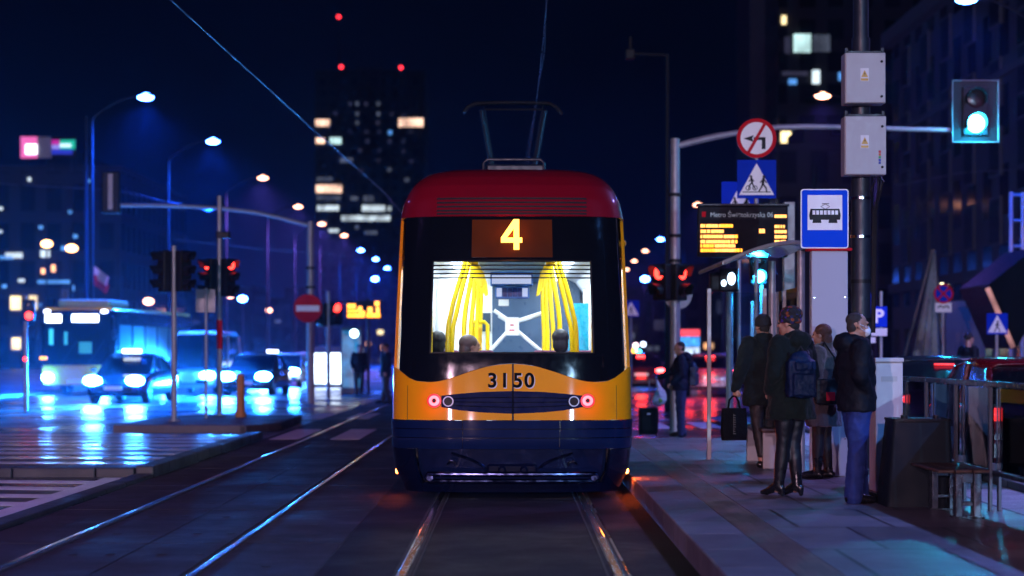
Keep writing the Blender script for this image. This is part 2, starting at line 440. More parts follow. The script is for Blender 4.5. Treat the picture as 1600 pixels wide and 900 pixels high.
for i in range(7):                                       # crossing across both tracks and the street ahead
    mb.box(-7.9 + i * 1.05, -7.4 + i * 1.05, 40.0, 43.5, 0.006, 0.012)
for i in range(6):
    mb.box(1.6 + i * 1.05, 2.1 + i * 1.05, 35.0, 38.2, 0.003, 0.006)
mb.box(1.3, 4.2, 39.6, 40.0, 0.003, 0.006)
for i in range(3):
    mb.box(-4.15 + i * 1.05, -3.66 + i*1.05, 30.6, 34.6, 0.0065, 0.011)
for yk in range(44, 200, 9):
    mb.box(8.2, 8.34, yk, yk + 4, 0.002, 0.005); mb.box(-11.6, -11.46, yk, yk + 4, 0.002, 0.005)
o = mb.build('road_markings', G_paint); o['kind'] = 'structure'

# --- platform with kerb blocks, brown strip, paving and a ramp at the far end
PZ = 0.18
mb = MB()
kerb_run(mb, 1.264, 1.69, 8.0, 27.5, PZ, step=1.0)
o = mb.build('platform_edge', G_kerb, bevel=0.012); o['kind'] = 'structure'
mb = MB(); mb.box(1.694, 1.966, 8.0, 27.5, -0.02, PZ - 0.001); o = mb.build('tactile_strip', G_tact); o['kind'] = 'structure'
mb = MB(); mb.box(1.97, 4.12, 8.0, 27.5, -0.02, PZ); o = mb.build('platform_paving', G_plat); o['kind'] = 'structure'
mb = MB(); mb.prism([(27.505, -0.02), (27.505, PZ - 0.002), (30.6, 0.004), (30.6, -0.02)], 1.264, 4.12, 'x'); o = mb.build('platform_ramp', G_pave); o['kind'] = 'structure'
mb = MB(); kerb_run(mb, 4.13, 4.27, 8, 27.5, 0.15); kerb_run(mb, 5.25, 5.4, 8, 40, 0.14); kerb_run(mb, 12.4, 12.6, 6, 240, 0.13, step=2.0)
o = mb.build('street_kerb', G_kerb, bevel=0.012); o['kind'] = 'structure'
flat('gravel_strip', rect(4.27, 5.25, 8, 40), 0.06, G_gravel)
mb = MB(); mb.box(12.605, 20.0, 6, 240, -0.02, 0.125); o = mb.build('pavement', G_pave); o['kind'] = 'structure'
mb = MB(); mb.box(-40, -16.5, 40, 260, -0.02, 0.12); o = mb.build('pavement', G_pave); o['kind'] = 'structure'

# ================================================================== TRAM
TS = 155.0; TY = 18.06; TC = 796.5
def tx(px): return (px - TC) / TS
def tz(py): return (783.0 - py) / TS
def interp(tab, z):
    if z <= tab[0][0]: return tab[0][1]
    for (a, b), (c, d) in zip(tab, tab[1:]):
        if z <= c: return b + (d - b) * (z - a) / (c - a)
    return tab[-1][1]
HW = [(0.08, 1.07), (0.28, 1.165), (0.50, 1.195), (0.81, 1.205), (1.34, 1.20), (2.0, 1.175), (2.89, 1.14), (3.02, 1.11), (3.12, 1.06), (3.20, 1.0), (3.26, 0.925), (3.30, 0.85), (3.325, 0.76)]
_st = lambda z: z if z <= 2.89 else 2.89 + (z - 2.89) * 1.22
HW = [(_st(z), v * 1.028) for z, v in HW]
LEAN = [(0.08, 0.10), (0.30, 0.05), (0.52, 0.02), (0.60, 0.0), (0.81, 0.01), (1.4, 0.05), (2.0, 0.11), (2.6, 0.20), (2.89, 0.26), (3.05, 0.32), (3.16, 0.39), (3.24, 0.50), (3.29, 0.62), (3.325, 0.80)]
LEAN = [(_st(z), v) for z, v in LEAN]
ZTOP = _st(3.325)
NSE = 3.4; LSE = 0.62
# unit plan of the rounded tail, resampled by arc length
_raw = []
for i in range(-2000, 2001):
    th = i / 2000 * PI / 2
    s_, c_ = math.sin(th), math.cos(th)
    _raw.append((math.copysign(abs(s_) ** (2 / NSE), s_), LSE * (1 - max(c_, 0) ** (2 / NSE))))
_len = [0.0]
for a, b in zip(_raw, _raw[1:]): _len.append(_len[-1] + math.hypot((b[0]-a[0]) * 1.17, b[1]-a[1]))
_tot = _len[-1]
import bisect
def plan(u):
    s_ = (u + 1) / 2 * _tot
    i = min(max(bisect.bisect_left(_len, s_), 1), len(_len) - 1)
    k = (s_ - _len[i-1]) / max(_len[i] - _len[i-1], 1e-9)
    a, b = _raw[i-1], _raw[i]
    return a[0] + (b[0]-a[0])*k, a[1] + (b[1]-a[1])*k
_xs = [r[0] for r in _raw]
def U(x, z):
    xn = max(-1, min(1, x / interp(HW, z)))
    i = min(max(bisect.bisect_left(_xs, xn), 1), len(_xs) - 1)
    return _len[i] / _tot * 2 - 1
def S0(u, z):
    a, b = plan(max(-1, min(1, u)))
    return Vector((a * interp(HW, z), TY + interp(LEAN, z) + b, z))
def S(u, z, off=0.0):
    p = S0(u, z)
    if off:
        du = S0(min(u+0.01, 1), z) - S0(max(u-0.01, -1), z); dz = S0(u, z+0.02) - S0(u, z-0.02)
        p = p + du.cross(dz).normalized() * off
    return p
tram = empty('tram', 'yellow and crimson low floor tram number 3150 on route 4 seen from behind', 'tram', (0, TY, 0))
TO = Vector((0, TY, 0))
def tl(p): return Vector(p) - TO
def patch(mb, u0, u1, zb, zt, nu=24, nz=10, off=0.0, thick=0.02):
    fb = zb if callable(zb) else (lambda u: zb); ft = zt if callable(zt) else (lambda u: zt)
    f0 = u0 if callable(u0) else (lambda z: u0); f1 = u1 if callable(u1) else (lambda z: u1)
    out, inn = [], []
    for j in range(nz + 1):
        for i in range(nu + 1):
            k = i / nu
            um = f0(1.5) + (f1(1.5) - f0(1.5)) * k
            z = fb(um) + (ft(um) - fb(um)) * j / nz
            u = f0(z) + (f1(z) - f0(z)) * k
            out.append(tl(S(u, z, off))); inn.append(tl(S(u, z, off - thick)))
    n = len(out); w_ = nu + 1
    fs = [(j*w_+i, j*w_+i+1, (j+1)*w_+i+1, (j+1)*w_+i) for j in range(nz) for i in range(nu)]
    edge = [i for i in range(nu)] + [j*w_+nu for j in range(nz)] + [nz*w_+i for i in range(nu, 0, -1)] + [j*w_ for j in range(nz, 0, -1)]
    for a, b in zip(edge, edge[1:] + edge[:1]): fs.append((b, a, n+a, n+b))
    fs += [tuple(n + i for i in reversed(f)) for f in fs[:nu*nz]]
    mb.add(out + inn, fs); return mb

# --- crimson roof cap with its slits
ZM = 2.89
patch(MB(), -1, 1, ZM, ZTOP, 72, 26, thick=0.03).build('roof_cap', M_red, tram, True, angle=60)
gm = MB()
for yp in (306.5, 313, 319.5, 326, 331):
    z = tz(yp); patch(gm, U(tx(677), z), U(tx(915), z), z - 0.0085, z + 0.0085, 30, 1, 0.004, 0.012)
gm.build('roof_grille', M_dark, tram)
# --- black glass mask round the rear window
def wave(u):
    x = abs(plan(u)[0]) * 1.2
    return interp([(0, tz(568.5)), (0.12, tz(569.5)), (0.25, tz(573)), (0.41, tz(580.5)), (0.62, tz(592)), (0.72, tz(596)), (0.83, tz(597.5)), (0.94, tz(596)), (1.02, tz(591)), (1.09, tz(583)), (1.15, tz(575.5)), (1.2, tz(574))], x)
xe = 1.13
um1 = U(xe, 2.0); um0 = -um1
zw0, zw1 = tz(552), tz(406.5)
uw0, uw1 = U(tx(669), 1.9), U(tx(923.5), 1.9)
mk = MB()
patch(mk, um0, uw0, wave, ZM - 0.004, 26, 24, -0.004, 0.02)
patch(mk, uw1, um1, wave, ZM - 0.004, 26, 24, -0.004, 0.02)
patch(mk, uw0, uw1, wave, zw0, 40, 6, -0.004, 0.02)
patch(mk, uw0, uw1, zw1, ZM - 0.004, 40, 8, -0.004, 0.02)
mk.build('rear_mask', M_mask, tram, True, angle=60)
pn = patch(MB(), uw0, uw1, zw0, zw1, 30, 10, -0.012, 0.006).build('rear_window', M_pane, tram, True)
br = MB()
for yp in (413.5, 420, 426.8, 433.5):
    z = tz(yp); patch(br, uw0 + 0.004, uw1 - 0.004, z - 0.006, z + 0.006, 30, 1, 0.002, 0.012)
br.build('window_bar', M_black, tram)
fr = MB()
fr.tube([tl(S(u, z, -0.008)) for u, z in ([(uw0 + (uw1-uw0)*i/20, zw0) for i in range(21)] + [(uw1, zw0 + (zw1-zw0)*i/8) for i in range(1, 9)] + [(uw1 + (uw0-uw1)*i/20, zw1) for i in range(1, 21)] + [(uw0, zw1 + (zw0-zw1)*i/8) for i in range(1, 8)])], 0.011, 6, True)
fr.build('window_seal', M_black, tram, True)
# --- route display
zd0, zd1 = tz(401), tz(341)
ud0, ud1 = U(tx(733), 2.65), U(tx(860), 2.65)
M_disp = em('display_backlight', (1.0, 0.16, 0.03), 0.035, vary=0.3, scale=2.5)
M_disp.node_tree.nodes['Principled BSDF'].inputs['Specular IOR Level'].default_value = 0.05
M_disp.node_tree.nodes['Principled BSDF'].inputs['Base Color'].default_value = (0.035, 0.010, 0.004, 1)
patch(MB(), ud0, ud1, zd0, zd1, 14, 6, 0.004, 0.012).build('route_display', M_disp, tram, True)
# the digit 4 as one bright stroke shape
dg = MB()
def d4(px, py): return ((px - 1) / 1.0, py)
zc = 2.66
def pt(px, py, off): return tl(S(U(tx(px), 2.65), tz(py), off))
def slabpoly(mb, pts, o0, o1):
    a = [pt(x, y, o0) for x, y in pts]; b = [pt(x, y, o1) for x, y in pts]; n = len(pts)
    mb.add(a + b, [tuple(range(n)), tuple(range(2*n-1, n-1, -1))] + [(i, (i+1) % n, n+(i+1) % n, n+i) for i in range(n)])
slabpoly(dg, [(798, 342), (807.5, 342), (807.5, 390), (798, 390)], 0.034, 0.042)
slabpoly(dg, [(798, 342), (798, 357), (787, 372.5), (779, 379), (779, 371.5)], 0.034, 0.042)
slabpoly(dg, [(779, 371.5), (798, 371.5), (798, 379), (779, 379)], 0.0345, 0.0418)
slabpoly(dg, [(807.5, 371.5), (812, 371.5), (812, 379), (807.5, 379)], 0.0345, 0.0418)
light('digit_glow', 'POINT', pt(795, 367, 0.09), 6.0, (1.0, 0.22, 0.02), tram, 0.06)
dg.build('route_number', em('led_digit', (1.0, 0.40, 0.05), 7.0), tram)
# --- orange panel, grille, lights, number
ZB = tz(657)
patch(MB(), -1, 1, ZB, lambda u: wave(u) - 0.004, 90, 14, 0.0, 0.03).build('rear_panel', M_orange, tram, True, angle=60)
sm = MB(); patch(sm, U(tx(794.6), 1), U(tx(796.6), 1), ZB, wave(0) - 0.005, 1, 8, 0.0015, 0.006); sm.build('panel_seam', M_dark, tram)
for s_ in (-1, 1):
    ua = s_ * U(1.06, 1.0); sm = MB(); patch(sm, min(ua, ua + 0.003*s_), max(ua, ua + 0.003*s_), ZB, 1.16, 1, 6, 0.0015, 0.006); sm.build('panel_seam', M_dark, tram)
gr = MB()
def gtop(u): x = abs(plan(u)[0]) * 1.2; return interp([(0, tz(611.5)), (0.3, tz(613)), (0.5, tz(615.5)), (0.72, tz(619.5))], x)
def gbot(u): x = abs(plan(u)[0]) * 1.2; return interp([(0, tz(647)), (0.3, tz(645)), (0.5, tz(642)), (0.72, tz(636))], x)
ug = U(tx(907), 1.0)
patch(gr, -ug, ug, gbot, gtop, 50, 6, 0.006, 0.016)
g_ = gr.build('rear_grille', mat('grille_navy', (0.004, 0.008, 0.045), 0.55, spec=0.08, vary=0.1), tram, True)
gs = MB()
for k in (0.28, 0.5, 0.72):
    patch(gs, -ug*0.86, ug*0.86, lambda u: gbot(u) + (gtop(u)-gbot(u))*k - 0.004, lambda u: gbot(u) + (gtop(u)-gbot(u))*k + 0.004, 40, 1, 0.012, 0.01)
patch(gs, U(tx(794.4), 1), U(tx(797), 1), gbot(0), gtop(0), 1, 4, 0.0125, 0.01)
gs.build('grille_bar', mat('grille_black', (0.002, 0.003, 0.012), 0.6, spec=0.05), g_, True)
M_tramtail = em('tram_tail_ring', (1.0, 0.10, 0.13), 5.0)
M_tramwhite = em('tram_white_ring', (0.55, 0.45, 1.0), 0.45)
def ring_on(mb, px, py, r0, r1, off, h, n=28):
    cx_, cz_ = tx(px), tz(py)
    P = []
    for o_ in (off, off + h):
        for r in (r0, r1):
            for i in range(n):
                a = 2*PI*i/n; z = cz_ + r*math.sin(a); P.append(tl(S(U(cx_ + r*math.cos(a), z), z, o_)))
    fs = []
    for i in range(n):
        j = (i+1) % n
        fs += [(i, j, n+j, n+i), (2*n+i, 3*n+i, 3*n+j, 2*n+j), (n+i, n+j, 3*n+j, 3*n+i), (i, 2*n+i, 2*n+j, j)]
    mb.add(P, fs)
for px in (675, 914.5):
    a = MB(); ring_on(a, px, 627, 0.001, 0.072, 0.004, 0.012); t = a.build('tail_light', M_black, tram, True)
    b = MB(); ring_on(b, px, 627, 0.024, 0.052, 0.017, 0.01); b.build('light_ring', M_tramtail, t, True)
    b = MB(); ring_on(b, px, 627, 0.053, 0.071, 0.014, 0.008); b.build('halo_ring', em('tram_tail_halo', (1.0, 0.01, 0.02), 1.6), t, True)  # glowing deep red ring stands in for the halo round the lamp
    light('tail_glow', 'POINT', tl(S(U(tx(px), 1.0), 1.0, 0.10)), 0.7, (1.0, 0.0, 0.01), t, 0.05)
for px in (697, 893):
    a = MB(); ring_on(a, px, 628, 0.001, 0.058, 0.008, 0.012); t = a.build('reversing_light', M_black, tram, True)
    b = MB(); ring_on(b, px, 628, 0.043, 0.053, 0.021, 0.008); b.build('light_ring', M_tramwhite, t, True)
fm_ = MB()
M_num = mat('number_black', (0.004, 0.004, 0.006), 0.6, spec=0.05)
M_numsh = mat('number_pale_edge', (0.55, 0.5, 0.5), 0.4)
for ch, px in (('3', 765.5), ('1', 784.5), ('5', 805), ('0', 823.5)):
    zz = tz(596); p = tl(S(U(tx(px), zz), zz, 0.004)); q = tl(S(U(tx(px), zz), zz, 0.0015))
    ang = math.atan2((S(U(tx(px)+0.02, zz), zz) - S(U(tx(px)-0.02, zz), zz)).y, 0.04)
    tilt = PI/2 - math.atan2(0.04, 0.59)
    text('fleet_number', ch, 0.205, M_numsh, tram, q + Vector((0.008, 0, -0.008)), (PI/2 - 0.07, 0, ang), 0.006, 0.001)
    text('fleet_number', ch, 0.205, M_num, tram, p, (PI/2 - 0.07, 0, ang), 0.005, 0.0015)
# --- navy bumper, skirt and steel bumper bar
bp_ = MB()
us = [-1, U(tx(719), 0.7), U(tx(871), 0.7), 1]
for a, b in zip(us, us[1:]):
    patch(bp_, a + 0.0015, b - 0.0015, tz(702), ZB - 0.006, 30, 8, 0.012, 0.05)
b_ = bp_.build('rear_bumper', M_navy, tram, True, angle=50)
ln = MB()
for yp in (671, 685): patch(ln, -0.97, 0.97, tz(yp) - 0.005, tz(yp) + 0.005, 60, 1, 0.0165, 0.012)
ln.build('rub_strip', M_skirt, b_, True)
M_recess = mat('recess_blue_gloss', (0.010, 0.018, 0.07), 0.16, 0.5, vary=0.4, coat=1.0, bump=0.5, bscale=5)
sk = MB()
patch(sk, -1, -0.62, tz(771), tz(703), 20, 10, 0.008, 0.05); patch(sk, 0.62, 1, tz(771), tz(703), 20, 10, 0.008, 0.05)
patch(sk, -0.62, 0.62, tz(771), tz(758), 40, 3, 0.0, 0.05)
rk = MB(); patch(rk, -0.62, 0.62, tz(758), tz(703), 40, 8, -0.07, 0.03); rk.build('skirt_recess', M_recess, tram, True)
sk.build('rear_skirt', M_skirt, tram, True, angle=50)
tb = MB()
zz = tz(747)
us_ = [U(tx(668 + (925-668)*i/24), zz) for i in range(25)]
lo = [tl(S(u, tz(752.5), 0.02)) for u in us_]; hi = [tl(S(u, tz(741), 0.02)) for u in reversed(us_)]
tb.tube(lo + [tl(S(U(tx(930), zz), zz, 0.02))] + hi + [tl(S(U(tx(663), zz), zz, 0.02))], 0.026, 10, True)
for px in (668, 925):
    p = tl(S(U(tx(px), zz), zz, 0.012)); tb.cyl(p + Vector((0, 0.05, 0)), p + Vector((0, -0.035, 0)), 0.033, n=14)
tb.build('bumper_bar', mat('blued_steel', (0.16, 0.20, 0.42), 0.13, 1.0, vary=0.1), tram, True)
for s_ in (-1, 1):
    vs = MB(); pts = []
    for k in range(9):
        t = k / 8; x = s_ * (0.62 - 0.34 * t - 0.06*math.sin(t*PI)); pts.append(tl(S(U(x, 0.45), tz(711 + 24*t), -0.058)))
    vs.tube(pts, 0.014, 8)  # tube modelled in place of a V shaped reflection line
    vs.build('reflection_tube', mat('blued_steel', (0.16, 0.20, 0.42), 0.13, 1.0), tram, True); vs = MB()
    vs.tube([tl(S(U(s_*0.66, .4), tz(727), -0.03)), tl(S(U(s_*0.62, .4), tz(721), 0.02)), tl(S(U(s_*0.57, .4), tz(723), 0.03)), tl(S(U(s_*0.57, .4), tz(728), 0.02))], 0.012, 8)
    vs.build('coupler_hook', M_chrome, tram, True)
cv = MB()
cv.cbox((0, 0.17, 0.30), (0.5, 0.22, 0.13)); cv.cyl((-0.1, 0.02, 0.31), (-0.1, 0.2, 0.31), 0.04); cv.cyl((0.12, 0.02, 0.31), (0.12, 0.2, 0.31), 0.04)
cv.build('coupler_cover', M_skirt, tram, bevel=0.02)
# --- sides: window band, lower and upper walls, crimson roof side, roof skin
LEN = 29.5
def side(mb, sgn, z0, z1, ya, yb, nz=6, off=0.0, thick=0.03):
    zs = [z0 + (z1-z0)*i/nz for i in range(nz+1)]
    vs = []
    for o_ in (off, off - thick):
        for z in zs:
            x = sgn * (interp(HW, z) + o_)
            y0_ = interp(LEAN, z) + LSE + 0.003 if ya is None else ya
            vs += [(x, y0_, z), (x, yb, z)]
    n = (nz+1)*2
    fs = [(2*i, 2*i+1, 2*i+3, 2*i+2) for i in range(nz)] + [(n+2*i+2, n+2*i+3, n+2*i+1, n+2*i) for i in range(nz)]
    fs += [(0, n, n+1, 1), (n-2, n-1, 2*n-1, 2*n-2)]
    fs += [(2*i, 2*i+2, n+2*i+2, n+2*i) for i in range(nz)] + [(2*i+1, n+2*i+1, n+2*i+3, 2*i+3) for i in range(nz)]
    mb.add(vs, fs)
for sgn in (-1, 1):
    m_ = MB(); side(m_, sgn, ZB, 1.30, None, LEN); side(m_, sgn, 2.5, ZM - 0.004, None, LEN)
    # yellow pillars between the windows
    y_ = 0.9
    side(m_, sgn, 1.304, 2.496, None, 1.05)
    while y_ < LEN - 2:
        side(m_, sgn, 1.304, 2.496, y_ + 1.55, y_ + 1.85); y_ += 1.85
    m_.build('side_wall', M_orange, tram, True, angle=50)
    y_ = 0.9; k = 0
    while y_ < LEN - 2:
        g_ = MB(); side(g_, sgn, 1.306, 2.494, max(y_ + 0.002, 1.055), y_ + 1.547, 3, -0.008, 0.006); g_.build('side_window', M_pane, tram)
        y_ += 1.85
    m_ = MB(); side(m_, sgn, 0.2, ZB - 0.006, None, LEN, 5, 0.005); m_.build('side_skirt', M_skirt, tram, True)
    m_ = MB(); side(m_, sgn, ZM, ZTOP, None, LEN, 12); m_.build('roof_side', M_red, tram, True, angle=60)
    # amber side marker low at the corner and a small yellow camera housing high up
    zz = tz(743); p = S(sgn*0.975, zz, 0.0) - TO
    mm = MB(); mm.ell(p + Vector((0.012*sgn, 0.02, 0)), (0.02, 0.05, 0.03)); q = mm.build('side_marker', em('amber_marker', (1.0, 0.25, 0.03), 18.0), tram, True)
    light('marker_lamp', 'POINT', p + Vector((0.035*sgn, 0.05, -0.01)), 18.0 if sgn > 0 else 4.0, (1.0, 0.12, 0.015), tram, 0.03)
    for yy in (4.0, 9.0, 14.0):
        mm = MB(); mm.ell((sgn*1.2, yy, 0.55), (0.015, 0.06, 0.03)); mm.build('side_marker', MATS['amber_marker'], tram, True)
mm = MB(); mm.ell((tx(977), 0.95, tz(372)), (0.05, 0.10, 0.045)); mm.build('side_camera', M_orange, tram, True)
mm = MB()
for sgn in (-1, 1):
    for k in range(4):
        y_ = 3.2 + k * 6.4
        if sgn == 1:
            d_ = MB(); d_.box(1.205, 1.222, y_, y_ + 0.62, 0.36, 2.45); d_.box(1.205, 1.222, y_ + 0.66, y_ + 1.28, 0.36, 2.45)
            dd = d_.build('door', M_mask, tram, bevel=0.01)
rf = MB(); rf.box(-0.78, 0.78, 1.425, LEN, 3.36, ZTOP - 0.001)
rf.build('roof', mat('roof_grey', (0.10, 0.10, 0.11), 0.6), tram)
fr_ = MB(); fr_.box(-1.19, 1.19, LEN + 0.002, LEN + 0.06, 0.2, 3.2); fr_.build('front_end', M_orange, tram, bevel=0.02)
# --- running gear
for k, y_ in enumerate((2.6, 9.0, 16.0, 25.5)):
    bg_ = MB(); bg_.box(-0.9, 0.9, y_ - 1.0, y_ + 1.0, 0.16, 0.33); bo = bg_.build('bogie', M_black, tram, bevel=0.03)
    for sx in (-0.74, 0.72):
        for dy in (-0.9, 0.9):
            wm = MB(); wm.cyl((sx - 0.06, y_ + dy, 0.305), (sx + 0.06, y_ + dy, 0.305), 0.288, n=28); wm.build('wheel', M_railside, bo, True)
uf = MB(); uf.box(-1.1, 1.1, 0.45, LEN, 0.32, 0.36); uf.box(-0.95, 0.95, 0.35, 0.45, 0.12, 0.34); uf.build('underframe', M_dark, tram)
# --- roof equipment and pantograph
rq = MB(); rq.box(tx(757)*1.1, tx(848)*1.1, 1.6, 3.4, 3.40, 3.56); r_ = rq.build('roof_box', M_dgalv, tram, bevel=0.02)
rr = MB()
rr.tube([(-0.31, 1.58, 3.41), (-0.31, 1.58, 3.57), (-0.27, 1.58, 3.61), (0.31, 1.58, 3.61), (0.35, 1.58, 3.57), (0.35, 1.58, 3.41)], 0.017, 8)
rr.tube([(-0.50, 1.5, 3.47), (-0.05, 1.5, 3.47)], 0.013); rr.tube([(0.08, 1.5, 3.47), (0.53, 1.5, 3.47)], 0.013)
for x_ in (-0.48, -0.08, 0.1, 0.5): rr.tube([(x_, 1.5, 3.40), (x_, 1.5, 3.47)], 0.01)
rr.build('roof_rail', M_dgalv, tram, True)
PD = 28.0 - TY
def pp(px, py, d=28.0): return at(px, py, d) - TO
pb = MB(); pb.box(-0.6, 0.6, PD - 0.8, PD + 1.6, 3.42, 3.5)
for x_ in (-0.5, 0.5):
    for y_ in (PD - 0.7, PD + 1.5): pb.cyl((x_, y_, 3.5), (x_, y_, 3.62), 0.05)
pf = pb.build('pantograph_base', M_dgalv, tram, bevel=0.015)
pa = MB()
a_ = pp(778, 247); a2 = pp(826, 247)
lowl, lowr = Vector((a_.x + 0.06, PD + 0.9, 3.55)), Vector((a2.x - 0.06, PD + 0.9, 3.55))
pa.tube([lowl, pp(752, 172)], [0.045, 0.03], 8); pa.tube([lowr, pp(852, 172)], [0.045, 0.03], 8)
pa.tube([lowl + Vector((0.03, -0.1, 0)), pp(757, 172)], 0.009, 6); pa.tube([lowr + Vector((-0.03, -0.1, 0)), pp(847, 172)], 0.009, 6)
pa.tube([lowl, lowr], 0.02)
pa.build('pantograph_arm', M_dgalv, tram, True)
ph = MB()
for dy, dz in ((-0.16, 0.0), (0.16, 0.03)):
    q = [(724, 178), (731, 169), (742, 164), (756, 163), (800, 162), (848, 163), (860, 164), (870, 170), (878, 180)]
    pts = [pp(x_, y_) + Vector((0, dy, dz)) for x_, y_ in q]
    ph.tube(pts, 0.024, 8)
ph.tube([pp(757, 171) + Vector((0, 0, 0)), pp(848, 171)], 0.014)
for px in (757, 848): ph.tube([pp(px, 164) + Vector((0, -0.16, 0)), pp(px, 171), pp(px, 163) + Vector((0, 0.16, 0))], 0.012, 6)
ph.build('pantograph_head', M_black, tram, True)

# ------------------------------------------------------------------ tram interior
M_iw = mat('interior_white', (0.80, 0.82, 0.84), 0.4, vary=0.04)
M_ic = mat('interior_ceiling_blue', (0.10, 0.24, 0.42), 0.5, vary=0.05)
M_if = mat('interior_floor', (0.12, 0.13, 0.16), 0.5, vary=0.2)
M_strip = em('ceiling_light', (0.86, 0.95, 1.0), 6.0)
IY0, IY1 = 0.55, 9.6
def pl(px, py, d): return at(px, py, d) - TO
it = MB(); it.box(-1.10, 1.10, 0.5, LEN - 0.3, 0.36, 0.40); it.build('floor', M_if, tram)
it = MB(); it.box(-1.06, 1.06, 0.62, LEN - 0.3, 2.66, 2.70); it.build('ceiling', M_iw, tram)
it = MB(); it.box(-0.40, 0.40, 0.75, IY1, 2.58, 2.655); it.build('ceiling_duct', M_ic, tram)
for sx in (-1, 1):
    it = MB(); it.box(sx*0.66 - 0.10, sx*0.66 + 0.10, 0.8, IY1, 2.60, 2.655); it.build('ceiling_light', M_strip, tram)
    it = MB()
    it.box(min(sx*1.12, sx*1.09), max(sx*1.12, sx*1.09), 0.7, LEN - 0.3, 0.41, 1.29)
    it.prism([(sx*1.10, 2.40), (sx*1.09, 2.655), (sx*0.80, 2.655), (sx*0.98, 2.56)], 0.72, LEN - 0.3)
    y_ = 0.9
    while y_ < IY1:
        it.box(min(sx*1.11, sx*1.05), max(sx*1.11, sx*1.05), y_ + 1.5, y_ + 1.9, 1.29, 2.42); y_ += 1.85
    it.box(min(sx*1.03, sx*0.86), max(sx*1.03, sx*0.86), 0.62, 0.69, 0.41, 2.60)
    it.build('inner_wall', M_iw, tram)
    # curved lining at the corner of the window
    it = MB()
    it.tube([(sx*0.80, 0.9, 2.62), (sx*0.95, 0.9, 2.50), (sx*1.0, 0.9, 2.3), (sx*1.0, 0.9, 0.45)], 0.018, 8)
    it.build('lining_rib', mat('grey_lining', (0.3, 0.33, 0.36), 0.4), tram, True)
# far bulkhead: grey blue glass doors with a white X frame and a notice
BD = 24.5
bh = MB(); bh.box(-1.05, 1.05, IY1, IY1 + 0.05, 0.41, 2.655)
bh.build('bulkhead', mat('bulkhead_blue', (0.045, 0.085, 0.15), 0.35, vary=0.2), tram)
bh = MB(); a = pl(769, 560, BD); bh.box(-1.0, a.x, BD - TY - 0.02, BD - TY + 0.03, 0.42, 2.64); bh.build('partition', M_iw, tram)
xf = MB()
def bar(p, q, r): xf.tube([pl(*p, BD - 0.3), pl(*q, BD - 0.3)], r, 6)
c_ = BD - 0.3
bar((779, 493), (800, 506), 0.028); bar((772, 485), (800, 505), 0.028); bar((852, 488), (806, 503), 0.032); bar((766, 548), (795, 516), 0.028); bar((853, 555), (806, 515), 0.026)
xf.build('cross_brace', M_iw, tram, True)
nb = MB(); p = pl(789.5, 496, c_); q = pl(811, 524, c_); nb.box(p.x, q.x, p.y - 0.05, p.y, q.z, p.z); nn = nb.build('notice', M_white, tram)
nb = MB(); p = pl(797, 507, c_); q = pl(803, 509, c_); nb.box(p.x, q.x, p.y - 0.054, p.y - 0.051, q.z, p.z); p = pl(796, 515, c_); q = pl(804, 517, c_); nb.box(p.x, q.x, p.y - 0.054, p.y - 0.051, q.z, p.z); nb.build('notice_mark', M_sred, nn)
nb = MB(); p = pl(779, 468, BD); q = pl(795, 478, BD); nb.box(p.x, q.x, BD - TY - 0.06, BD - TY - 0.025, q.z, p.z); nb.build('label_plate', M_white, tram)
nb = MB(); p = pl(751, 489, BD); q = pl(769, 518, BD); nb.box(p.x, q.x - 0.02, BD - TY - 0.05, BD - TY - 0.025, q.z, p.z); nb.build('dark_window', mat('inner_window', (0.05, 0.08, 0.12), 0.2), tram)
# passenger information screen hanging from the ceiling
dd = 21.5
p = pl(766, 425, dd); q = pl(833, 447, dd)
nb = MB(); nb.box(p.x, q.x, dd - TY, dd - TY + 0.12, q.z, p.z); sc_ = nb.build('screen', mat('screen_blue', (0.02, 0.10, 0.35), 0.35), tram, bevel=0.01)
p = pl(768.5, 430, dd); q = pl(830, 443.5, dd); nb = MB(); nb.box(p.x, q.x, dd - TY - 0.008, dd - TY - 0.003, q.z, p.z); nb.build('screen_face', em('screen_lavender', (0.72, 0.75, 1.0), 0.85), sc_)
p = pl(774, 447.5, dd); q = pl(827, 466.5, dd); nb = MB(); nb.box(p.x, q.x, dd - TY + 0.01, dd - TY + 0.1, q.z, p.z); s2 = nb.build('indicator', MATS['screen_blue'], tram, bevel=0.008)
nb = MB(); nb.k = 0
for i, (xa, xb) in enumerate(((776, 784), (785.5, 792), (793.5, 800), (801.5, 808), (809.5, 815), (816, 824.5))):
    nb.k = 1 if 1 <= i <= 4 else 0
    p = pl(xa, 450, dd); q = pl(xb, 463.5, dd); nb.box(p.x, q.x, dd - TY + 0.004, dd - TY + 0.009, q.z, p.z)
nb.build('indicator_cell', [MATS['screen_lavender'], mat('screen_navy', (0.01, 0.02, 0.12), 0.3)], s2)
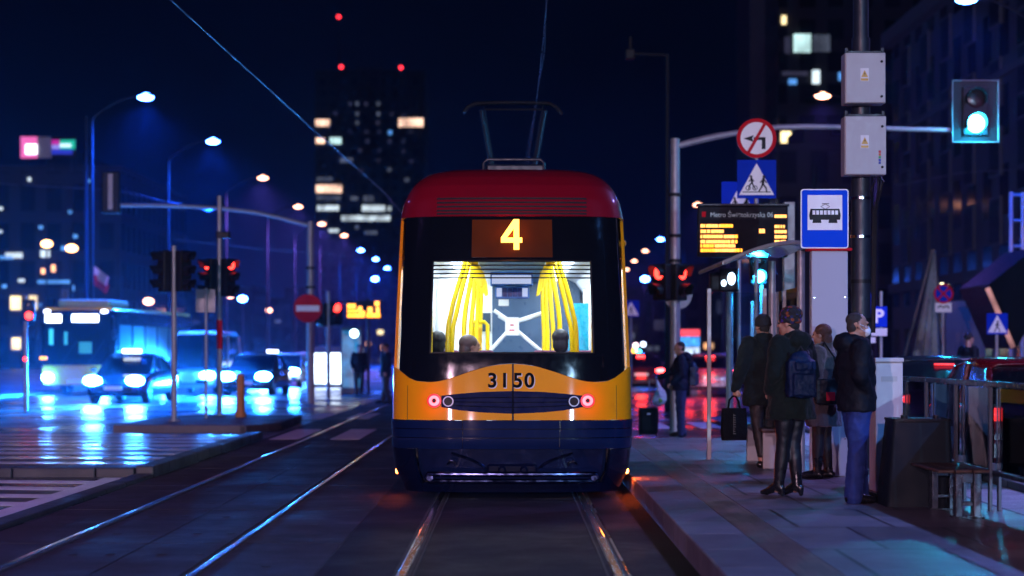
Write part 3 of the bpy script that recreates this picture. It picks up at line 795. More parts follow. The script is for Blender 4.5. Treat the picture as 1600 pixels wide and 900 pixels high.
# yellow handrails: rows of curved poles that splay from the ceiling
def pole(pts, r=0.021): 
    m_ = MB(); m_.tube([Vector(p) for p in pts], r, 10); return m_.build('handrail', M_yellow, tram, True)
def spline(P_, n_=6):
    P_ = [Vector(p) for p in P_]; out = []
    for i in range(len(P_) - 1):
        a, b, c, d = P_[max(i-1, 0)], P_[i], P_[i+1], P_[min(i+2, len(P_)-1)]
        for s in range(n_):
            t = s / n_; out.append(0.5 * ((2*b) + (c - a)*t + (2*a - 5*b + 4*c - d)*t*t + (3*b - a - 3*c + d)*t**3))
    return out + [P_[-1]]
for sx in (-1, 1):
    for (d_, xt, xm_, xb) in ((19.45, 0.50, 0.655, 0.70), (19.85, 0.47, 0.61, 0.665), (20.7, 0.44, 0.54, 0.555), (21.6, 0.43, 0.48, 0.50), (22.8, 0.42, 0.44, 0.455), (24.0, 0.40, 0.42, 0.43)):
        y_ = d_ - TY
        pole(spline([(sx*xt, y_, 2.60), (sx*(xt + 0.02), y_, 2.44), (sx*(xt*0.45 + xm_*0.55), y_, 2.22), (sx*xm_, y_, 1.95), (sx*xb, y_, 1.6), (sx*xb, y_, 0.42)]), 0.026 if d_ < 20 else 0.028)
    pole([(sx*0.865, 0.98, 2.26), (sx*0.865, 0.98, 0.42)], 0.022)
    pole([(sx*0.455, 1.2, 2.50), (sx*0.43, 6.3, 2.50)], 0.03)
    # yellow hanging hand straps on the ceiling rail
    for k, y_ in enumerate((1.7, 2.9, 4.6)):
        x_ = sx*(0.43 - 0.012*k)
        m_ = MB(); m_.prism([(x_ - 0.05, 2.50), (x_ + 0.05, 2.50), (x_ + 0.045 - sx*0.05, 2.36), (x_ + 0.022 - sx*0.085, 2.22), (x_ - 0.018 - sx*0.085, 2.20), (x_ - 0.04 - sx*0.04, 2.34)], y_, y_ + 0.025)
        st_ = m_.build('hand_strap', M_yellow, tram, bevel=0.006)
m_ = MB(); p = [pl(738, 548, 23.2), pl(738, 508, 23.2), pl(741, 503, 23.2), pl(757, 503, 23.2), pl(762, 508, 23.2), pl(762, 548, 23.2)]; m_.tube(p, 0.026, 8); m_.build('handrail', M_yellow, tram, True)
m_ = MB(); p = pl(738, 510, 23.3); q = pl(752, 545, 23.3); m_.box(p.x, q.x, p.y, p.y + 0.1, q.z, p.z); m_.build('ticket_validator', mat('validator_amber', (0.75, 0.36, 0.01), 0.35), tram, bevel=0.03)
m_ = MB(); p = pl(888, 474, 22.5); q = pl(917, 552, 22.5); m_.box(p.x, q.x + 0.02, p.y, p.y + 0.05, 0.42, p.z); m_.build('draught_screen', mat('cyan_screen', (0.01, 0.35, 0.50), 0.3, vary=0.3, scale=9), tram)
# seats (two rows facing away at the rear)
M_seat = mat('purple_seat_cloth', (0.10, 0.015, 0.05), 0.85, vary=0.3, scale=30)
for (sx, y_) in ((-0.84, 1.0), (-0.44, 1.0), (0.44, 1.0), (0.84, 1.0), (-0.80, 3.0), (-0.40, 3.0), (0.44, 3.0), (0.84, 3.0)):
    m_ = MB(); m_.box(sx - 0.19, sx + 0.19, y_ - 0.02, y_ + 0.42, 0.78, 0.86); m_.box(sx - 0.19, sx + 0.19, y_ - 0.09, y_ - 0.02, 0.80, 1.46 if y_ < 2 else 1.52); m_.box(sx - 0.1, sx + 0.1, y_ + 0.05, y_ + 0.3, 0.41, 0.78)
    m_.build('seat', M_seat, tram, bevel=0.04, seg=3)
for sx in (-0.66, 0.66):
    l_ = light('saloon_lamp', 'AREA', (sx, 5.0, 2.585), 185, (0.86, 0.94, 1.0), tram)
    l_.data.shape = 'RECTANGLE'; l_.data.size = 0.2; l_.data.size_y = 8.4

# ================================================================== STREET LAMPS
def make_lamp(h, arm, label, group, lens, lcol, power, rise=0.8, cat='street lamp', spot=150):
    """arm reaches along +X; local origin at the foot"""
    t = empty('street_lamp', label, cat, group=group)
    m = MB(); m.cyl((0, 0, 0), (0, 0, 1.2), 0.11, 0.10, 14); m.cyl((0, 0, 1.2), (0, 0, h - rise), 0.085, 0.05, 14); m.build('post', M_lpole, t, True)
    m = MB(); pts = [(0, 0, h - rise - 0.05)]
    for i in range(1, 9):
        k = i / 8; pts.append((arm * k, 0, h - rise + rise * math.sin(k * PI / 2) + 0.03))
    m.tube(pts, 0.035, 8); m.build('arm', M_lpole, t, True)
    m = MB(); m.ell((arm + 0.22, 0, h + 0.06), (0.40, 0.17, 0.075), 18, 8); hd = m.build('lamp_head', M_lpole, t, True)
    m = MB(); m.ell((arm + 0.24, 0, h + 0.015), (0.30, 0.19, 0.13), 16, 8); ln = m.build('lamp_lens', lens, hd, True)
    light('lamp_light', 'SPOT', (arm + 0.24, 0, h - 0.16), power, lcol, ln, 0.12, angle=spot, blend=1.0)
    return t
LB = (0.006, 0.085, 1.0); LWm = (1.0, 0.42, 0.30)
PWR = 50000.0
lefts = []
XL = -13.65
names = ['first and highest', 'second', 'third', 'fourth', 'fifth', 'sixth', 'seventh', 'eighth', 'ninth and smallest']
left_px = [(228, 152), (333, 221), (411, 278), (466, 323), (503, 350), (538, 368), (564, 391), (587, 405), (605, 419)]
base = None
for i, (px, py) in enumerate(left_px):
    d = F * 9.45 / (CY - py)
    x = mx(px, d)
    warm = i in (2, 3, 4, 5)
    key = (warm,)
    lab = '%s lit street lamp of the left row, %s light' % (names[i], 'warm pinkish' if warm else 'cool white')
    if i == 0: lc = o = make_lamp(10.95, 1.75, lab, 'street lamps in the left row', M_lampcool, LB, PWR)
    elif i == 2: lw = o = make_lamp(10.95, 1.75, lab, 'street lamps in the left row', M_lampwarm, (0.25, 0.12, 0.8), PWR)
    else: o = copy_tree(lw if warm else lc)
    o['label'] = lab; o.location = (x - 2.0, d, 0)
right_px = [(1509, -1), (1285, 150), (1090, 320), (1032, 374), (1008, 392), (991, 408), (979, 421)]
for i, (px, py) in enumerate(right_px):
    d = F * 9.45 / (CY - py); x = mx(px, d)
    cool = i in (0, 3)
    lab = '%s lamp of the right row, %s' % (names[i] if i < 6 else 'farthest', ['cut by the top edge of the picture', 'pinkish glow beside the grey cabinets', 'seen left of the departure board', 'above the red signal pair', 'small and warm beyond the stop', 'small and warm near the tram', 'just beside the tram corner'][i])
    o = copy_tree(lc if cool else lw); o['label'] = lab; o['group'] = 'street lamps in the right row'
    o.location = (x + 2.0, d, 0); o.rotation_euler.z = PI
    for q in o.children_recursive:
        if q.type == 'LIGHT': q.data = q.data.copy(); q.data.energy = 12000.0
# lamps of the same rows that stand beside and behind the camera
for (x, y, rz, lab) in ((14.0, 27.0, PI, 'street lamp over the kerb beside the platform railing'), (14.0, 9.0, PI, 'street lamp over the pavement beside the camera'),
                        (-15.6, 30.0, 0, 'street lamp over the near end of the wet road'), (-15.6, 11.0, 0, 'street lamp over the hatched marking')):
    o = copy_tree(lc); o['label'] = lab; o.location = (x, y, 0); o.rotation_euler.z = rz
    o['group'] = 'street lamps in the right row' if x > 0 else 'street lamps in the left row'
    for q in o.children_recursive:
        if q.type == 'LIGHT':
            q.data = q.data.copy(); q.data.energy = 13000.0 if x > 0 else (4500.0 if y < 15 else 1200.0); q.data.color = ((0.10, 0.32, 1.0) if y < 15 else (0.36, 0.27, 1.0)) if x > 0 else (0.60, 0.26, 1.0)
# unseen fill lamps, added behind the camera to brighten tram rear and signs
M_lav = (1.0, 0.62, 0.84)
for (x, y, rz, lab) in ((-17.0, -40.0, 0, 'unseen fill lamp added behind the camera on the hatched side'), (-9.0, -52.0, 0, 'unseen fill lamp added behind the camera over the track'), (16.0, -42.0, PI, 'unseen fill lamp added behind the camera on the platform side')):
    o = make_lamp(7.0, 1.5, lab, 'fill lamps added behind the camera', M_lampwarm, M_lav if x < 0 else (0.38, 0.66, 1.0), 46000.0 if x < 0 else 50000.0, spot=110); o.location = (x, y, 0); o.rotation_euler.z = rz
    for q in o.children_recursive:
        if q.type == 'LIGHT': q.rotation_euler = (R(78) if rz == 0 else R(-78), 0, 0)
# unlit tall post with a short arm to the left
t = empty('street_lamp', 'tall thin unlit lamp post with a short square arm above the red signal pair', 'street lamp', (mx(1043, 45), 45, 0))
m = MB(); zt = mz(85, 45); m.cyl((0, 0, 0), (0, 0, zt), 0.075, 0.045, 12); m.build('post', M_lpole, t, True)
m = MB(); m.tube([(0, 0, zt - 0.02), (mx(990, 45) - mx(1043, 45), 0, zt + 0.02)], 0.04, 8); m.build('arm', M_lpole, t, True)
m = MB(); xx = mx(985, 45) - mx(1043, 45); m.box(xx - 0.12, xx + 0.1, -0.1, 0.1, zt - 0.12, zt + 0.12); m.cyl((xx, 0, zt + 0.1), (xx, 0, zt + 0.45), 0.05); m.build('lamp_head', M_black, t, bevel=0.02)
# small far lamps
for (px, py, d, m_, lab) in ((1008, 436, 150, M_lampcool, 'small pale lamp below the right lamp row near the red signals'), (586, 436, 190, M_lampcool, 'small pale lamp under the far end of the left lamp row'),
                        (379, 467, 140, M_lampcool, 'small pale lamp above the white van'), (232, 471, 120, M_lampwarm, 'small warm lamp just above the bus roof'),
                        (73, 381, 110, M_lampwarm, 'orange globe lamp on a short post, farther left of two'), (112, 388, 105, M_lampwarm, 'orange globe lamp on a short post, nearer the tall pole'),
                        (360, 462, 170, M_lampwarm, 'small pink lamp right of the red signal pole'), (420, 485, 200, M_lampwarm, 'tiny warm lamp left of the no entry sign')):
    t = empty('globe_lamp', lab, 'street lamp', (mx(px, d), d, 0), group='small lamps far down the street')
    z = mz(py, d); m = MB(); m.cyl((0, 0, 0), (0, 0, z - 0.2), 0.07, 0.05, 10); m.build('post', M_lpole, t, True)
    m = MB(); m.ell((0, 0, z), (0.34, 0.34, 0.22)); m.build('globe', em('orange_globe', (1.0, 0.42, 0.15), 14.0) if py < 390 else m_, t, True)

# ================================================================== TRAFFIC SIGNALS
def signal_head(t, x, y, z, lenses, lit, glow, yaw=0.0, back=False, lr=0.10, board=False):
    """housing with round lenses stacked; lit = index from the top (or None); yaw turns it about z"""
    n = lenses; H = n * lr * 2.7; W = lr * 2.9
    M = Matrix.Translation((x, y, z)) @ Matrix.Rotation(yaw, 4, 'Z')
    m = MB(); m.box(-W/2, W/2, -0.02, 0.16, -H/2, H/2, M); hs = m.build('signal_housing', M_black, t, bevel=0.03)
    for i in range(n):
        cz = H/2 - lr*1.35 - i * lr * 2.7
        m = MB(); m.ell((0, -0.022, cz), (lr, 0.03, lr), 20, 10); m.v = [tuple(M @ Vector(p)) for p in m.v]
        m.build('signal_lens', glow if i == lit else mat('dark_lens', (0.03, 0.012, 0.012), 0.2), hs, True)
        m = MB(); nn = 18; vs = []
        for yy, rr in ((-0.02, lr*1.12), (-0.24, lr*1.12)):
            for k in range(nn + 1):
                a = PI * (-0.15 + 1.3 * k / nn); drop = 0.0
                vs.append(M @ Vector((rr*math.cos(a), yy if yy > -0.1 else yy + 0.10*(1 - max(0, math.sin(a))), cz + rr*math.sin(a))))
        for yy, rr in ((-0.24, lr*1.04), (-0.02, lr*1.04)):
            for k in range(nn + 1):
                a = PI * (-0.15 + 1.3 * k / nn)
                vs.append(M @ Vector((rr*math.cos(a), yy if yy > -0.1 else yy + 0.10*(1 - max(0, math.sin(a))), cz + rr*math.sin(a))))
        q = nn + 1
        m.add(vs, [(r*q+k, r*q+k+1, (r+1)*q+k+1, (r+1)*q+k) for r in range(3) for k in range(nn)] + [(3*q+k, 3*q+k+1, k+1, k) for k in range(nn)])
        m.build('visor', M_black, hs, True)
    if board:
        m = MB(); m.box(-W*0.86, W*0.86, 0.02, 0.035, -H*0.62, H*0.62, M); m.build('backing_board', M_black, hs)
        m = MB(); a, b = W*0.86, H*0.62
        pts = [(-a, -b), (a, -b), (a, b), (-a, b)]
        m.tube([M @ Vector((px_, 0.01, pz_)) for px_, pz_ in pts], 0.018, 6, True); m.build('board_edge', M_galv, hs)
    return hs
# overhead arm signal, right side
D = 33.2
t = empty('traffic_signal_mast', 'pale signal mast with a long curved arm reaching to a big lit green signal', 'traffic light', (mx(1055, D), D, 0))
x0 = mx(1055, D); P0 = Vector((x0, D, 0))
m = MB(); m.cyl((0, 0, 0), (0, 0, mz(219, D)), 0.105, 0.085, 18); m.cyl((0, 0, mz(219, D)), (0, 0, mz(217, D)), 0.092, n=18); m.cyl((0,0,0),(0,0,0.04),0.2)
m.build('mast', M_galv, t, True)
m = MB(); q = [(1058, 228), (1085, 221), (1120, 213), (1150, 208), (1182, 203), (1215, 199), (1260, 198), (1330, 199), (1420, 202), (1512, 204)]
m.tube([at(px, py, D) - P0 for px, py in q], [0.065]*3 + [0.055]*4 + [0.048]*3, 12); m.build('arm', M_galv, t, True)
for py in (302, 366, 405):
    m = MB(); m.cyl((0, 0, mz(py, D)), (0, 0, mz(py+5, D)), 0.118, n=18); m.build('strap', M_black, t, True)
p = at(1522, 175, D) - P0
hs = signal_head(t, p.x, p.y - 0.1, p.z, 2, 1, M_greenlens, lr=0.17, board=True)
for o in hs.children:
    pass
light('signal_glow', 'POINT', (p.x, p.y - 0.30, p.z - 0.22), 420, (0.01, 0.55, 1.0), hs, 0.15)
p = at(1046, 440, D) - P0
for px, yw, lab in ((1030, -0.9, ''), (1064, 0.9, '')):
    p = at(px, 441, D) - P0
    signal_head(t, p.x, p.y - 0.12, p.z, 3 if False else 2, 0, M_redlens, yaw=yw, lr=0.125)
m = MB(); p = at(1060, 460, D) - P0; m.disc((p.x, p.z), 0.27, 0.12, 0.135); sg = m.build('round_sign_back', M_sback, t)
# pedestrian signals by the crossing
D = 26.6
t = empty('pedestrian_signal', 'white post at the platform end with a small signal showing two white lamps', 'traffic light', (mx(1140, D), D, 0.16))
m = MB(); m.cyl((0, 0, 0), (0, 0, mz(430, D) - 0.16), 0.055, 0.05, 14); m.cyl((0,0,0),(0,0,0.03),0.1); m.build('post', M_galv, t, True)
m = MB()
m.box(-0.30, -0.06, -0.1, 0.12, mz(455, D)-0.16, mz(425, D)-0.16); m.box(-0.17, 0.12, -0.14, 0.08, mz(456, D)-0.16, mz(419, D)-0.16); hs = m.build('signal_housing', M_black, t, bevel=0.03)
for px, py, r in ((1129, 443, 0.045), (1141, 436, 0.07)):
    m = MB(); p = at(px, py, D) - Vector((mx(1140, D), D, 0.16)); m.ell((p.x, -0.15, p.z), (r*0.8, 0.03, r*(1.3 if r > .05 else 1))); m.build('signal_lens', em('white_signal_lens', (0.55, 0.75, 1.0), 8.0), hs, True)
D = 27.0
t = empty('pedestrian_signal', 'pedestrian signal glowing cyan green on a post by the shelter roof', 'traffic light', (mx(1190, D), D, 0.16))
m = MB(); m.cyl((0, 0, 0), (0, 0, mz(413, D) - 0.16), 0.035, n=14); m.cyl((-0.13, 0.1, 0), (-0.13, 0.1, mz(470, D) - 0.16), 0.03, n=14); m.build('post', M_galv, t, True)
hs = signal_head(t, -0.05, -0.06, mz(420, D) - 0.16, 2, 1, M_greenlens, lr=0.09)
light('signal_glow', 'POINT', (-0.05, -0.36, mz(430, D) - 0.2), 260, (0.01, 0.42, 1.0), hs, 0.08)
# left refuge signals
def refuge_signal(px, py_top, D, py_sig, lit, zb, label, sep, cap=False):
    t = empty('traffic_signal', label, 'traffic light', (mx(px, D), D, zb))
    m = MB(); m.cyl((0, 0, 0), (0, 0, mz(py_top, D) - zb), 0.055, 0.05, 14); m.cyl((0,0,0),(0,0,0.03),0.13); m.build('post', M_galv, t, True)
    for s_ in (-1, 1):
        signal_head(t, s_*sep, -0.05, mz(py_sig, D) - zb, 3, 0 if lit else None, M_redlens, yaw=s_*0.95, lr=0.10)
    if cap:
        m = MB(); m.box(-0.06, 0.22, -0.1, 0.1, mz(372, D)-zb, mz(362, D)-zb); m.build('camera_box', M_black, t, bevel=0.02)
        m = MB(); m.cyl((0, 0, mz(545, D)-zb), (0, 0, mz(500, D)-zb), 0.06, n=14); m.build('red_band', M_sred, t, True)
    return t
refuge_signal(272, 384, 35.0, 424, False, 0.15, 'grey post on the refuge with a pair of dark signals, nearer the bus', 0.24)
refuge_signal(343, 306, 38.0, 434, True, 0.15, 'tall post on the refuge with a pair of red lit signals', 0.24, True)
D = 37.2
t = empty('bollard', 'stubby amber yellow bollard standing on the refuge', 'bollard', (mx(376, D), D, 0.15))
m = MB(); m.cyl((0, 0, 0), (0, 0, 0.1), 0.12, 0.11); m.cyl((0, 0, 0.1), (0, 0, 0.82), 0.085, 0.075); m.ell((0, 0, 0.82), (0.078, 0.078, 0.09)); m.ring((0, 0.3), 0.0, 0.01, -0.01, 0.01, 8)
m.build('shaft', mat('bollard_yellow', (0.55, 0.24, 0.05), 0.5), t, True)
D = 36.5
t = empty('sign_post', 'thin sign post on the refuge between the two signal posts, sign seen from behind', 'sign', (mx(322, D), D, 0.15))
m = MB(); m.cyl((0, 0, 0), (0, 0, mz(450, D) - 0.15), 0.03, n=12); m.build('post', M_galv, t, True)
m = MB(); m.box(-0.22, 0.18, 0.04, 0.05, mz(488, D)-.15, mz(452, D)-.15); m.build('sign_panel', M_sback, t, bevel=0.003)
# left mast with no entry sign and arm
D = 53.0
t = empty('traffic_signal_mast', 'traffic signal mast with no entry sign and a long arm over the left road', 'traffic light', (mx(485, D), D, 0)); P0 = Vector((mx(485, D), D, 0))
m = MB(); m.cyl((0, 0, 0), (0, 0, mz(346, D)), 0.125, 0.10, 16); m.build('mast', M_galv, t, True)
m = MB(); q = [(483, 352), (440, 341), (400, 332), (350, 326), (300, 323), (250, 321), (180, 321)]
m.tube([at(px, py, D) - P0 for px, py in q], 0.06, 10); m.build('arm', M_galv, t, True)
p = at(174, 302, D) - P0
m = MB(); m.box(p.x - 0.27, p.x + 0.27, -0.15, 0.1, mz(334, D), mz(268, D)); hs = m.build('signal_housing', M_black, t, bevel=0.05)
m = MB(); m.box(p.x - 0.06, p.x + 0.08, -0.19, -0.155, mz(328, D), mz(272, D)); m.build('bracket', M_galv, hs, bevel=0.01)
m = MB(); p = at(482, 482, D) - P0; m.disc((p.x, p.z), 0.42, -0.17, -0.15, 36); sg = m.build('no_entry_sign', M_sred, t)
m = MB(); m.box(p.x - 0.34, p.x + 0.34, -0.178, -0.172, p.z - 0.085, p.z + 0.085); m.build('white_bar', M_swhite, sg)
for py in (417, 447): 
    m = MB(); m.cyl((0, 0, mz(py+4, D)), (0, 0, mz(py, D)), 0.14); m.build('strap', M_black, t, True)
D = 58.0
t = empty('traffic_signal', 'small red lit signal on a thin post right of the no entry sign', 'traffic light', (mx(513, D), D, 0))
m = MB(); m.cyl((0, 0, 0), (0, 0, mz(455, D)), 0.07, n=12); m.build('post', M_galv, t, True)
signal_head(t, 0.27, -0.05, mz(490, D), 2, 0, M_redlens, 0.5, lr=0.14); signal_head(t, -0.27, -0.05, mz(492, D), 2, None, M_redlens, -0.8, lr=0.14)
D = 45.0
t = empty('traffic_signal', 'dark signal with small red lamps on a post at the far left', 'traffic light', (mx(40, D), D, 0))
m = MB(); m.cyl((0, 0, 0), (0, 0, mz(462, D)), 0.055, n=12); m.build('post', M_galv, t, True)
signal_head(t, 0.1, -0.05, mz(485, D), 2, 1, M_redlens, 0.2, lr=0.10)
m = MB(); m.ell((0, -0.06, mz(561, D)), (0.05, 0.04, 0.05)); m.build('push_button_lamp', M_redlens, t, True)

# ================================================================== SIGNS
def tri(m, cx, cz, w, h, y0, y1): m.prism([(cx - w/2, cz - h/2), (cx + w/2, cz - h/2), (cx, cz + h/2)], y0, y1)
def walker(m, x, z, s, y0, y1, flip=1):
    """little striding figure of height s"""
    def seg(a, b, w):
        a = Vector((x + a[0]*s*flip, z + a[1]*s)); b = Vector((x + b[0]*s*flip, z + b[1]*s)); d = (b - a).normalized(); n_ = Vector((-d.y, d.x)) * w * s / 2
        m.prism([tuple(a + n_), tuple(b + n_), tuple(b - n_), tuple(a - n_)], y0, y1)
    m.disc((x + 0.04*s*flip, z + 0.42*s), 0.085*s, y0, y1, 12)
    seg((0.02, 0.34), (-0.03, 0.0), 0.15); seg((-0.03, 0.02), (0.16, -0.22), 0.09); seg((0.15, -0.2), (0.20, -0.48), 0.08)
    seg((-0.03, 0.02), (-0.12, -0.22), 0.09); seg((-0.12, -0.2), (-0.27, -0.46), 0.08); seg((0.02, 0.30), (0.19, 0.06), 0.06); seg((0.0, 0.30), (-0.18, 0.08), 0.06)
def cyclist(m, x, z, s, y0, y1):
    m.ring((x - 0.2*s, z - 0.3*s), 0.11*s, 0.15*s, y0, y1, 16); m.ring((x + 0.2*s, z - 0.3*s), 0.11*s, 0.15*s, y0, y1, 16)
    walker(m, x, z + 0.02*s, s*0.85, y0, y1, -1)
def crossing_sign(parent, cx, cz, w, h, y, bike=True, inset=0.9):
    m = MB(); m.box(cx - w/2, cx + w/2, y, y + 0.012, cz - h/2, cz + h/2); s = m.build('crossing_sign', M_sblue, parent, bevel=0.004)
    m = MB(); tri(m, cx, cz, w*inset, h*inset*0.92, y - 0.004, y - 0.001); m.build('sign_triangle', M_swhite, s)
    m = MB()
    if bike:
        cyclist(m, cx - 0.13*w, cz - 0.10*h, h*0.44, y - 0.008, y - 0.005); walker(m, cx + 0.17*w, cz - 0.13*h, h*0.46, y - 0.008, y - 0.005)
        m.box(cx - 0.36*w, cx + 0.36*w, y - 0.0072, y - 0.0052, cz - 0.345*h, cz - 0.325*h)
    else:
        walker(m, cx, cz - 0.13*h, h*0.55, y - 0.008, y - 0.005)
    m.build('sign_symbol', M_black, s)
    return s
D = 26.0
t = empty('sign_post', 'post behind the departure board carrying a no left turn sign above a crossing sign', 'sign', (mx(1182, D), D, 0.1)); P0 = Vector((mx(1182, D), D, 0.1))
m = MB(); m.cyl((0, 0.03, 0), (0, 0.03, mz(190, D) - 0.1), 0.03, n=12); m.build('post', M_galv, t, True)
c = at(1182, 216, D) - P0; r = 31 * D / F
m = MB(); m.disc((c.x, c.z), r, -0.012, 0.0, 44); s = m.build('no_left_turn_sign', M_swhite, t)
m = MB(); m.ring((c.x, c.z), r*0.81, r*1.0, -0.016, -0.0125, 44); m.build('red_ring', M_sred, s)
m = MB(); k = r
m.prism([(c.x - 0.15*k, c.z + 0.05*k), (c.x + 0.45*k, c.z + 0.05*k), (c.x + 0.45*k, c.z - 0.55*k), (c.x + 0.26*k, c.z - 0.55*k), (c.x + 0.26*k, c.z - 0.0 - 0.10*k), (c.x - 0.15*k, c.z - 0.10*k)][::-1], -0.0155, -0.013)
m.prism([(c.x - 0.66*k, c.z - 0.02*k), (c.x - 0.14*k, c.z + 0.15*k), (c.x - 0.22*k, c.z - 0.02*k), (c.x - 0.14*k, c.z - 0.20*k)], -0.0155, -0.013); m.build('turn_arrow', M_black, s)
m = MB(); a = 1.05; d_ = Vector((math.cos(a), math.sin(a))); n_ = Vector((-d_.y, d_.x)) * 0.055*k*2
m.prism([tuple(Vector((c.x, c.z)) + d_*s_*0.86*k + n_*q) for s_, q in ((-1, -0.7), (1, -0.7), (1, 0.7), (-1, 0.7))], -0.019, -0.0158); m.build('red_bar', M_sred, s)
c = at(1182, 280, D) - P0; crossing_sign(t, c.x, c.z, 61*D/F, 60*D/F, -0.012)
D = 29.0
t = empty('sign_post', 'crossing sign half hidden behind the other crossing sign and the departure board', 'sign', (mx(1155, D), D, 0.05)); P0 = Vector((mx(1155, D), D, 0.05))
m = MB(); m.cyl((0, 0.03, 0), (0, 0.03, mz(286, D) - 0.05), 0.03, n=12); m.build('post', M_galv, t, True)
c = at(1156, 314, D) - P0; crossing_sign(t, c.x, c.z, 58*D/F, 60*D/F, -0.012)
# distant crossing signs, parking and no stopping signs
for (px, py, wpx, D, lab, bike) in ((986, 482, 26, 62.0, 'distant blue crossing sign just beside the tram side', False), (1558, 506, 33, 40.0, 'blue pedestrian crossing sign at the far right above the red car', False)):
    t = empty('sign_post', lab, 'sign', (mx(px, D), D, 0)); w_ = wpx*D/F
    m = MB(); m.cyl((0, 0.03, 0), (0, 0.03, mz(py - wpx/2, D)), 0.035, n=12); m.build('post', M_galv, t, True)
    crossing_sign(t, 0, mz(py, D), w_, w_*1.0, -0.012, bike)
D = 44.0
t = empty('sign_post', 'round blue and red no stopping sign with a white plate on a thin post', 'sign', (mx(1474, D), D, 0)); 
m = MB(); m.cyl((0, 0.03, 0), (0, 0.03, mz(446, D)), 0.035, n=12); m.build('post', M_galv, t, True)
cz = mz(459, D); r = 15.5*D/F
m = MB(); m.disc((0, cz), r, -0.012, 0, 32); s = m.build('no_stopping_sign', M_sblue, t)
m = MB(); m.ring((0, cz), r*0.8, r, -0.017, -0.0125, 32); m.build('red_ring', M_sred, s)
for q, a in enumerate((PI/4, -PI/4)):
    m = MB(); d_ = Vector((math.cos(a), math.sin(a))); n_ = Vector((-d_.y, d_.x)) * 0.10*r
    m.prism([tuple(Vector((0, cz)) + d_*s_*0.82*r + n_*q_) for s_, q_ in ((-1, -1), (1, -1), (1, 1), (-1, 1))], -0.0165 + 0.001*q, -0.013); m.build('red_bar', M_sred, s)
m = MB(); m.box(-13*D/F, 13*D/F, -0.012, 0, mz(488, D), mz(473, D)); s = m.build('sign_plate', M_swhite, t, bevel=0.004)
m = MB(); m.tube([(-9*D/F, -0.014, mz(481, D)), (-5*D/F, -0.014, mz(478, D)), (0, -0.014, mz(480.5, D)), (5*D/F, -0.014, mz(478, D)), (9*D/F, -0.014, mz(481, D))], 0.02, 6); m.build('plate_symbol', M_black, s)
D = 33.0
t = empty('sign_post', 'blue parking sign with letter P and white plates behind the catenary mast', 'sign', (mx(1377, D), D, 0))
m = MB(); m.cyl((0, 0.03, 0), (0, 0.03, mz(455, D)), 0.03, n=12); m.build('post', M_galv, t, True)
m = MB(); m.box(mx(1356, D)-mx(1377, D), mx(1386, D)-mx(1377, D), -0.012, 0, mz(511, D), mz(479, D)); s = m.build('parking_sign', M_sblue, t, bevel=0.004)
text('parking_letter', 'P', 0.34, M_swhite, s, (mx(1373, D)-mx(1377, D), -0.014, mz(495, D)), bold=0.012)
m = MB(); m.box(mx(1361, D)-mx(1377, D), mx(1386, D)-mx(1377, D), -0.012, 0, mz(525, D), mz(513, D)); m.build('sign_plate', mat('lit_plate', (0.8, 0.74, 0.66), 0.4), t, bevel=0.004)
m = MB(); m.box(mx(1350, D)-mx(1377, D), mx(1365, D)-mx(1377, D), 0.02, 0.03, mz(478, D), mz(459, D)); m.build('blue_plate', M_sblue, t, bevel=0.004)
m = MB(); m.box(mx(1358, D)-mx(1377, D), mx(1368, D)-mx(1377, D), -0.012, 0, mz(536, D), mz(527, D)); m.build('small_plate', MATS['lit_plate'], t, bevel=0.004)

# ================================================================== TRAM STOP
# departure board on its post
D = 24.0
t = empty('departure_board', 'electronic departure board with amber lines of text above the shelter roof', 'display', (mx(1234, D), D, PZ)); P0 = Vector((mx(1234, D), D, PZ))
m = MB(); m.box(-0.075, 0.075, 0.02, 0.16, 0, mz(315, D) - PZ); m.build('post', M_sback, t, bevel=0.01)
a, b = at(1089, 323, D) - P0, at(1229, 402, D) - P0
m = MB(); m.box(a.x, b.x, -0.13, 0.0, b.z, a.z); h_ = m.build('board_housing', mat('board_black', (0.010, 0.012, 0.018), 0.6, spec=0.15), t, bevel=0.02)
m = MB(); m.box(a.x - 0.015, b.x + 0.015, -0.15, 0.015, a.z + 0.002, a.z + 0.03); m.build('board_top', M_dgalv, h_, bevel=0.006)
m = MB(); m.box(a.x + 0.03, b.x - 0.03, -0.134, -0.131, mz(400, D) - PZ, mz(344, D) - PZ); m.build('screen', mat('screen_black', (0.008, 0.008, 0.012), 0.6, spec=0.1), h_)
M_ttl = em('board_title', (0.55, 0.55, 0.75), 0.30)
text('board_title', 'Metro \u015awi\u0119tokrzyska 06', 0.092, M_ttl, h_, ((at(1157, 337, D) - P0).x, -0.132, (at(1150, 337, D) - P0).z), depth=0.001, sx=0.90)
m = MB(); p = at(1095, 332, D) - P0; q = at(1101, 340, D) - P0; m.box(p.x, q.x, -0.134, -0.131, q.z, p.z); m.build('operator_mark', M_sred, h_)
m = MB(); random.seed(3)
def led_row(m, x0, x1, yc, hpx):
    x = x0
    while x < x1 - 1.5:
        wd = random.choice((3.2, 4.0, 2.4, 4.6)); e_ = min(x + wd, x1)
        p = at(x, yc - hpx/2, D) - P0; q = at(e_, yc + hpx/2, D) - P0
        m.box(p.x, q.x, -0.139, -0.135, q.z, p.z)
        x = e_ + random.choice((0.55, 0.6, 0.7, 1.6))
rows_ = [(1093, x1, yc, 5.0) for x1, yc in ((1143, 354), (1131, 362.5), (1151, 370.5), (1150, 378.5), (1148, 385), (1158, 392))] + [(1208, 1226.5, yc, 4.6) for yc in (339, 355, 363, 371, 378.5)] + [(1184, 1193, 362, 6.5)]
for r_ in rows_:
    m = MB(); led_row(m, *r_); m.build('led_text', M_amber, h_)
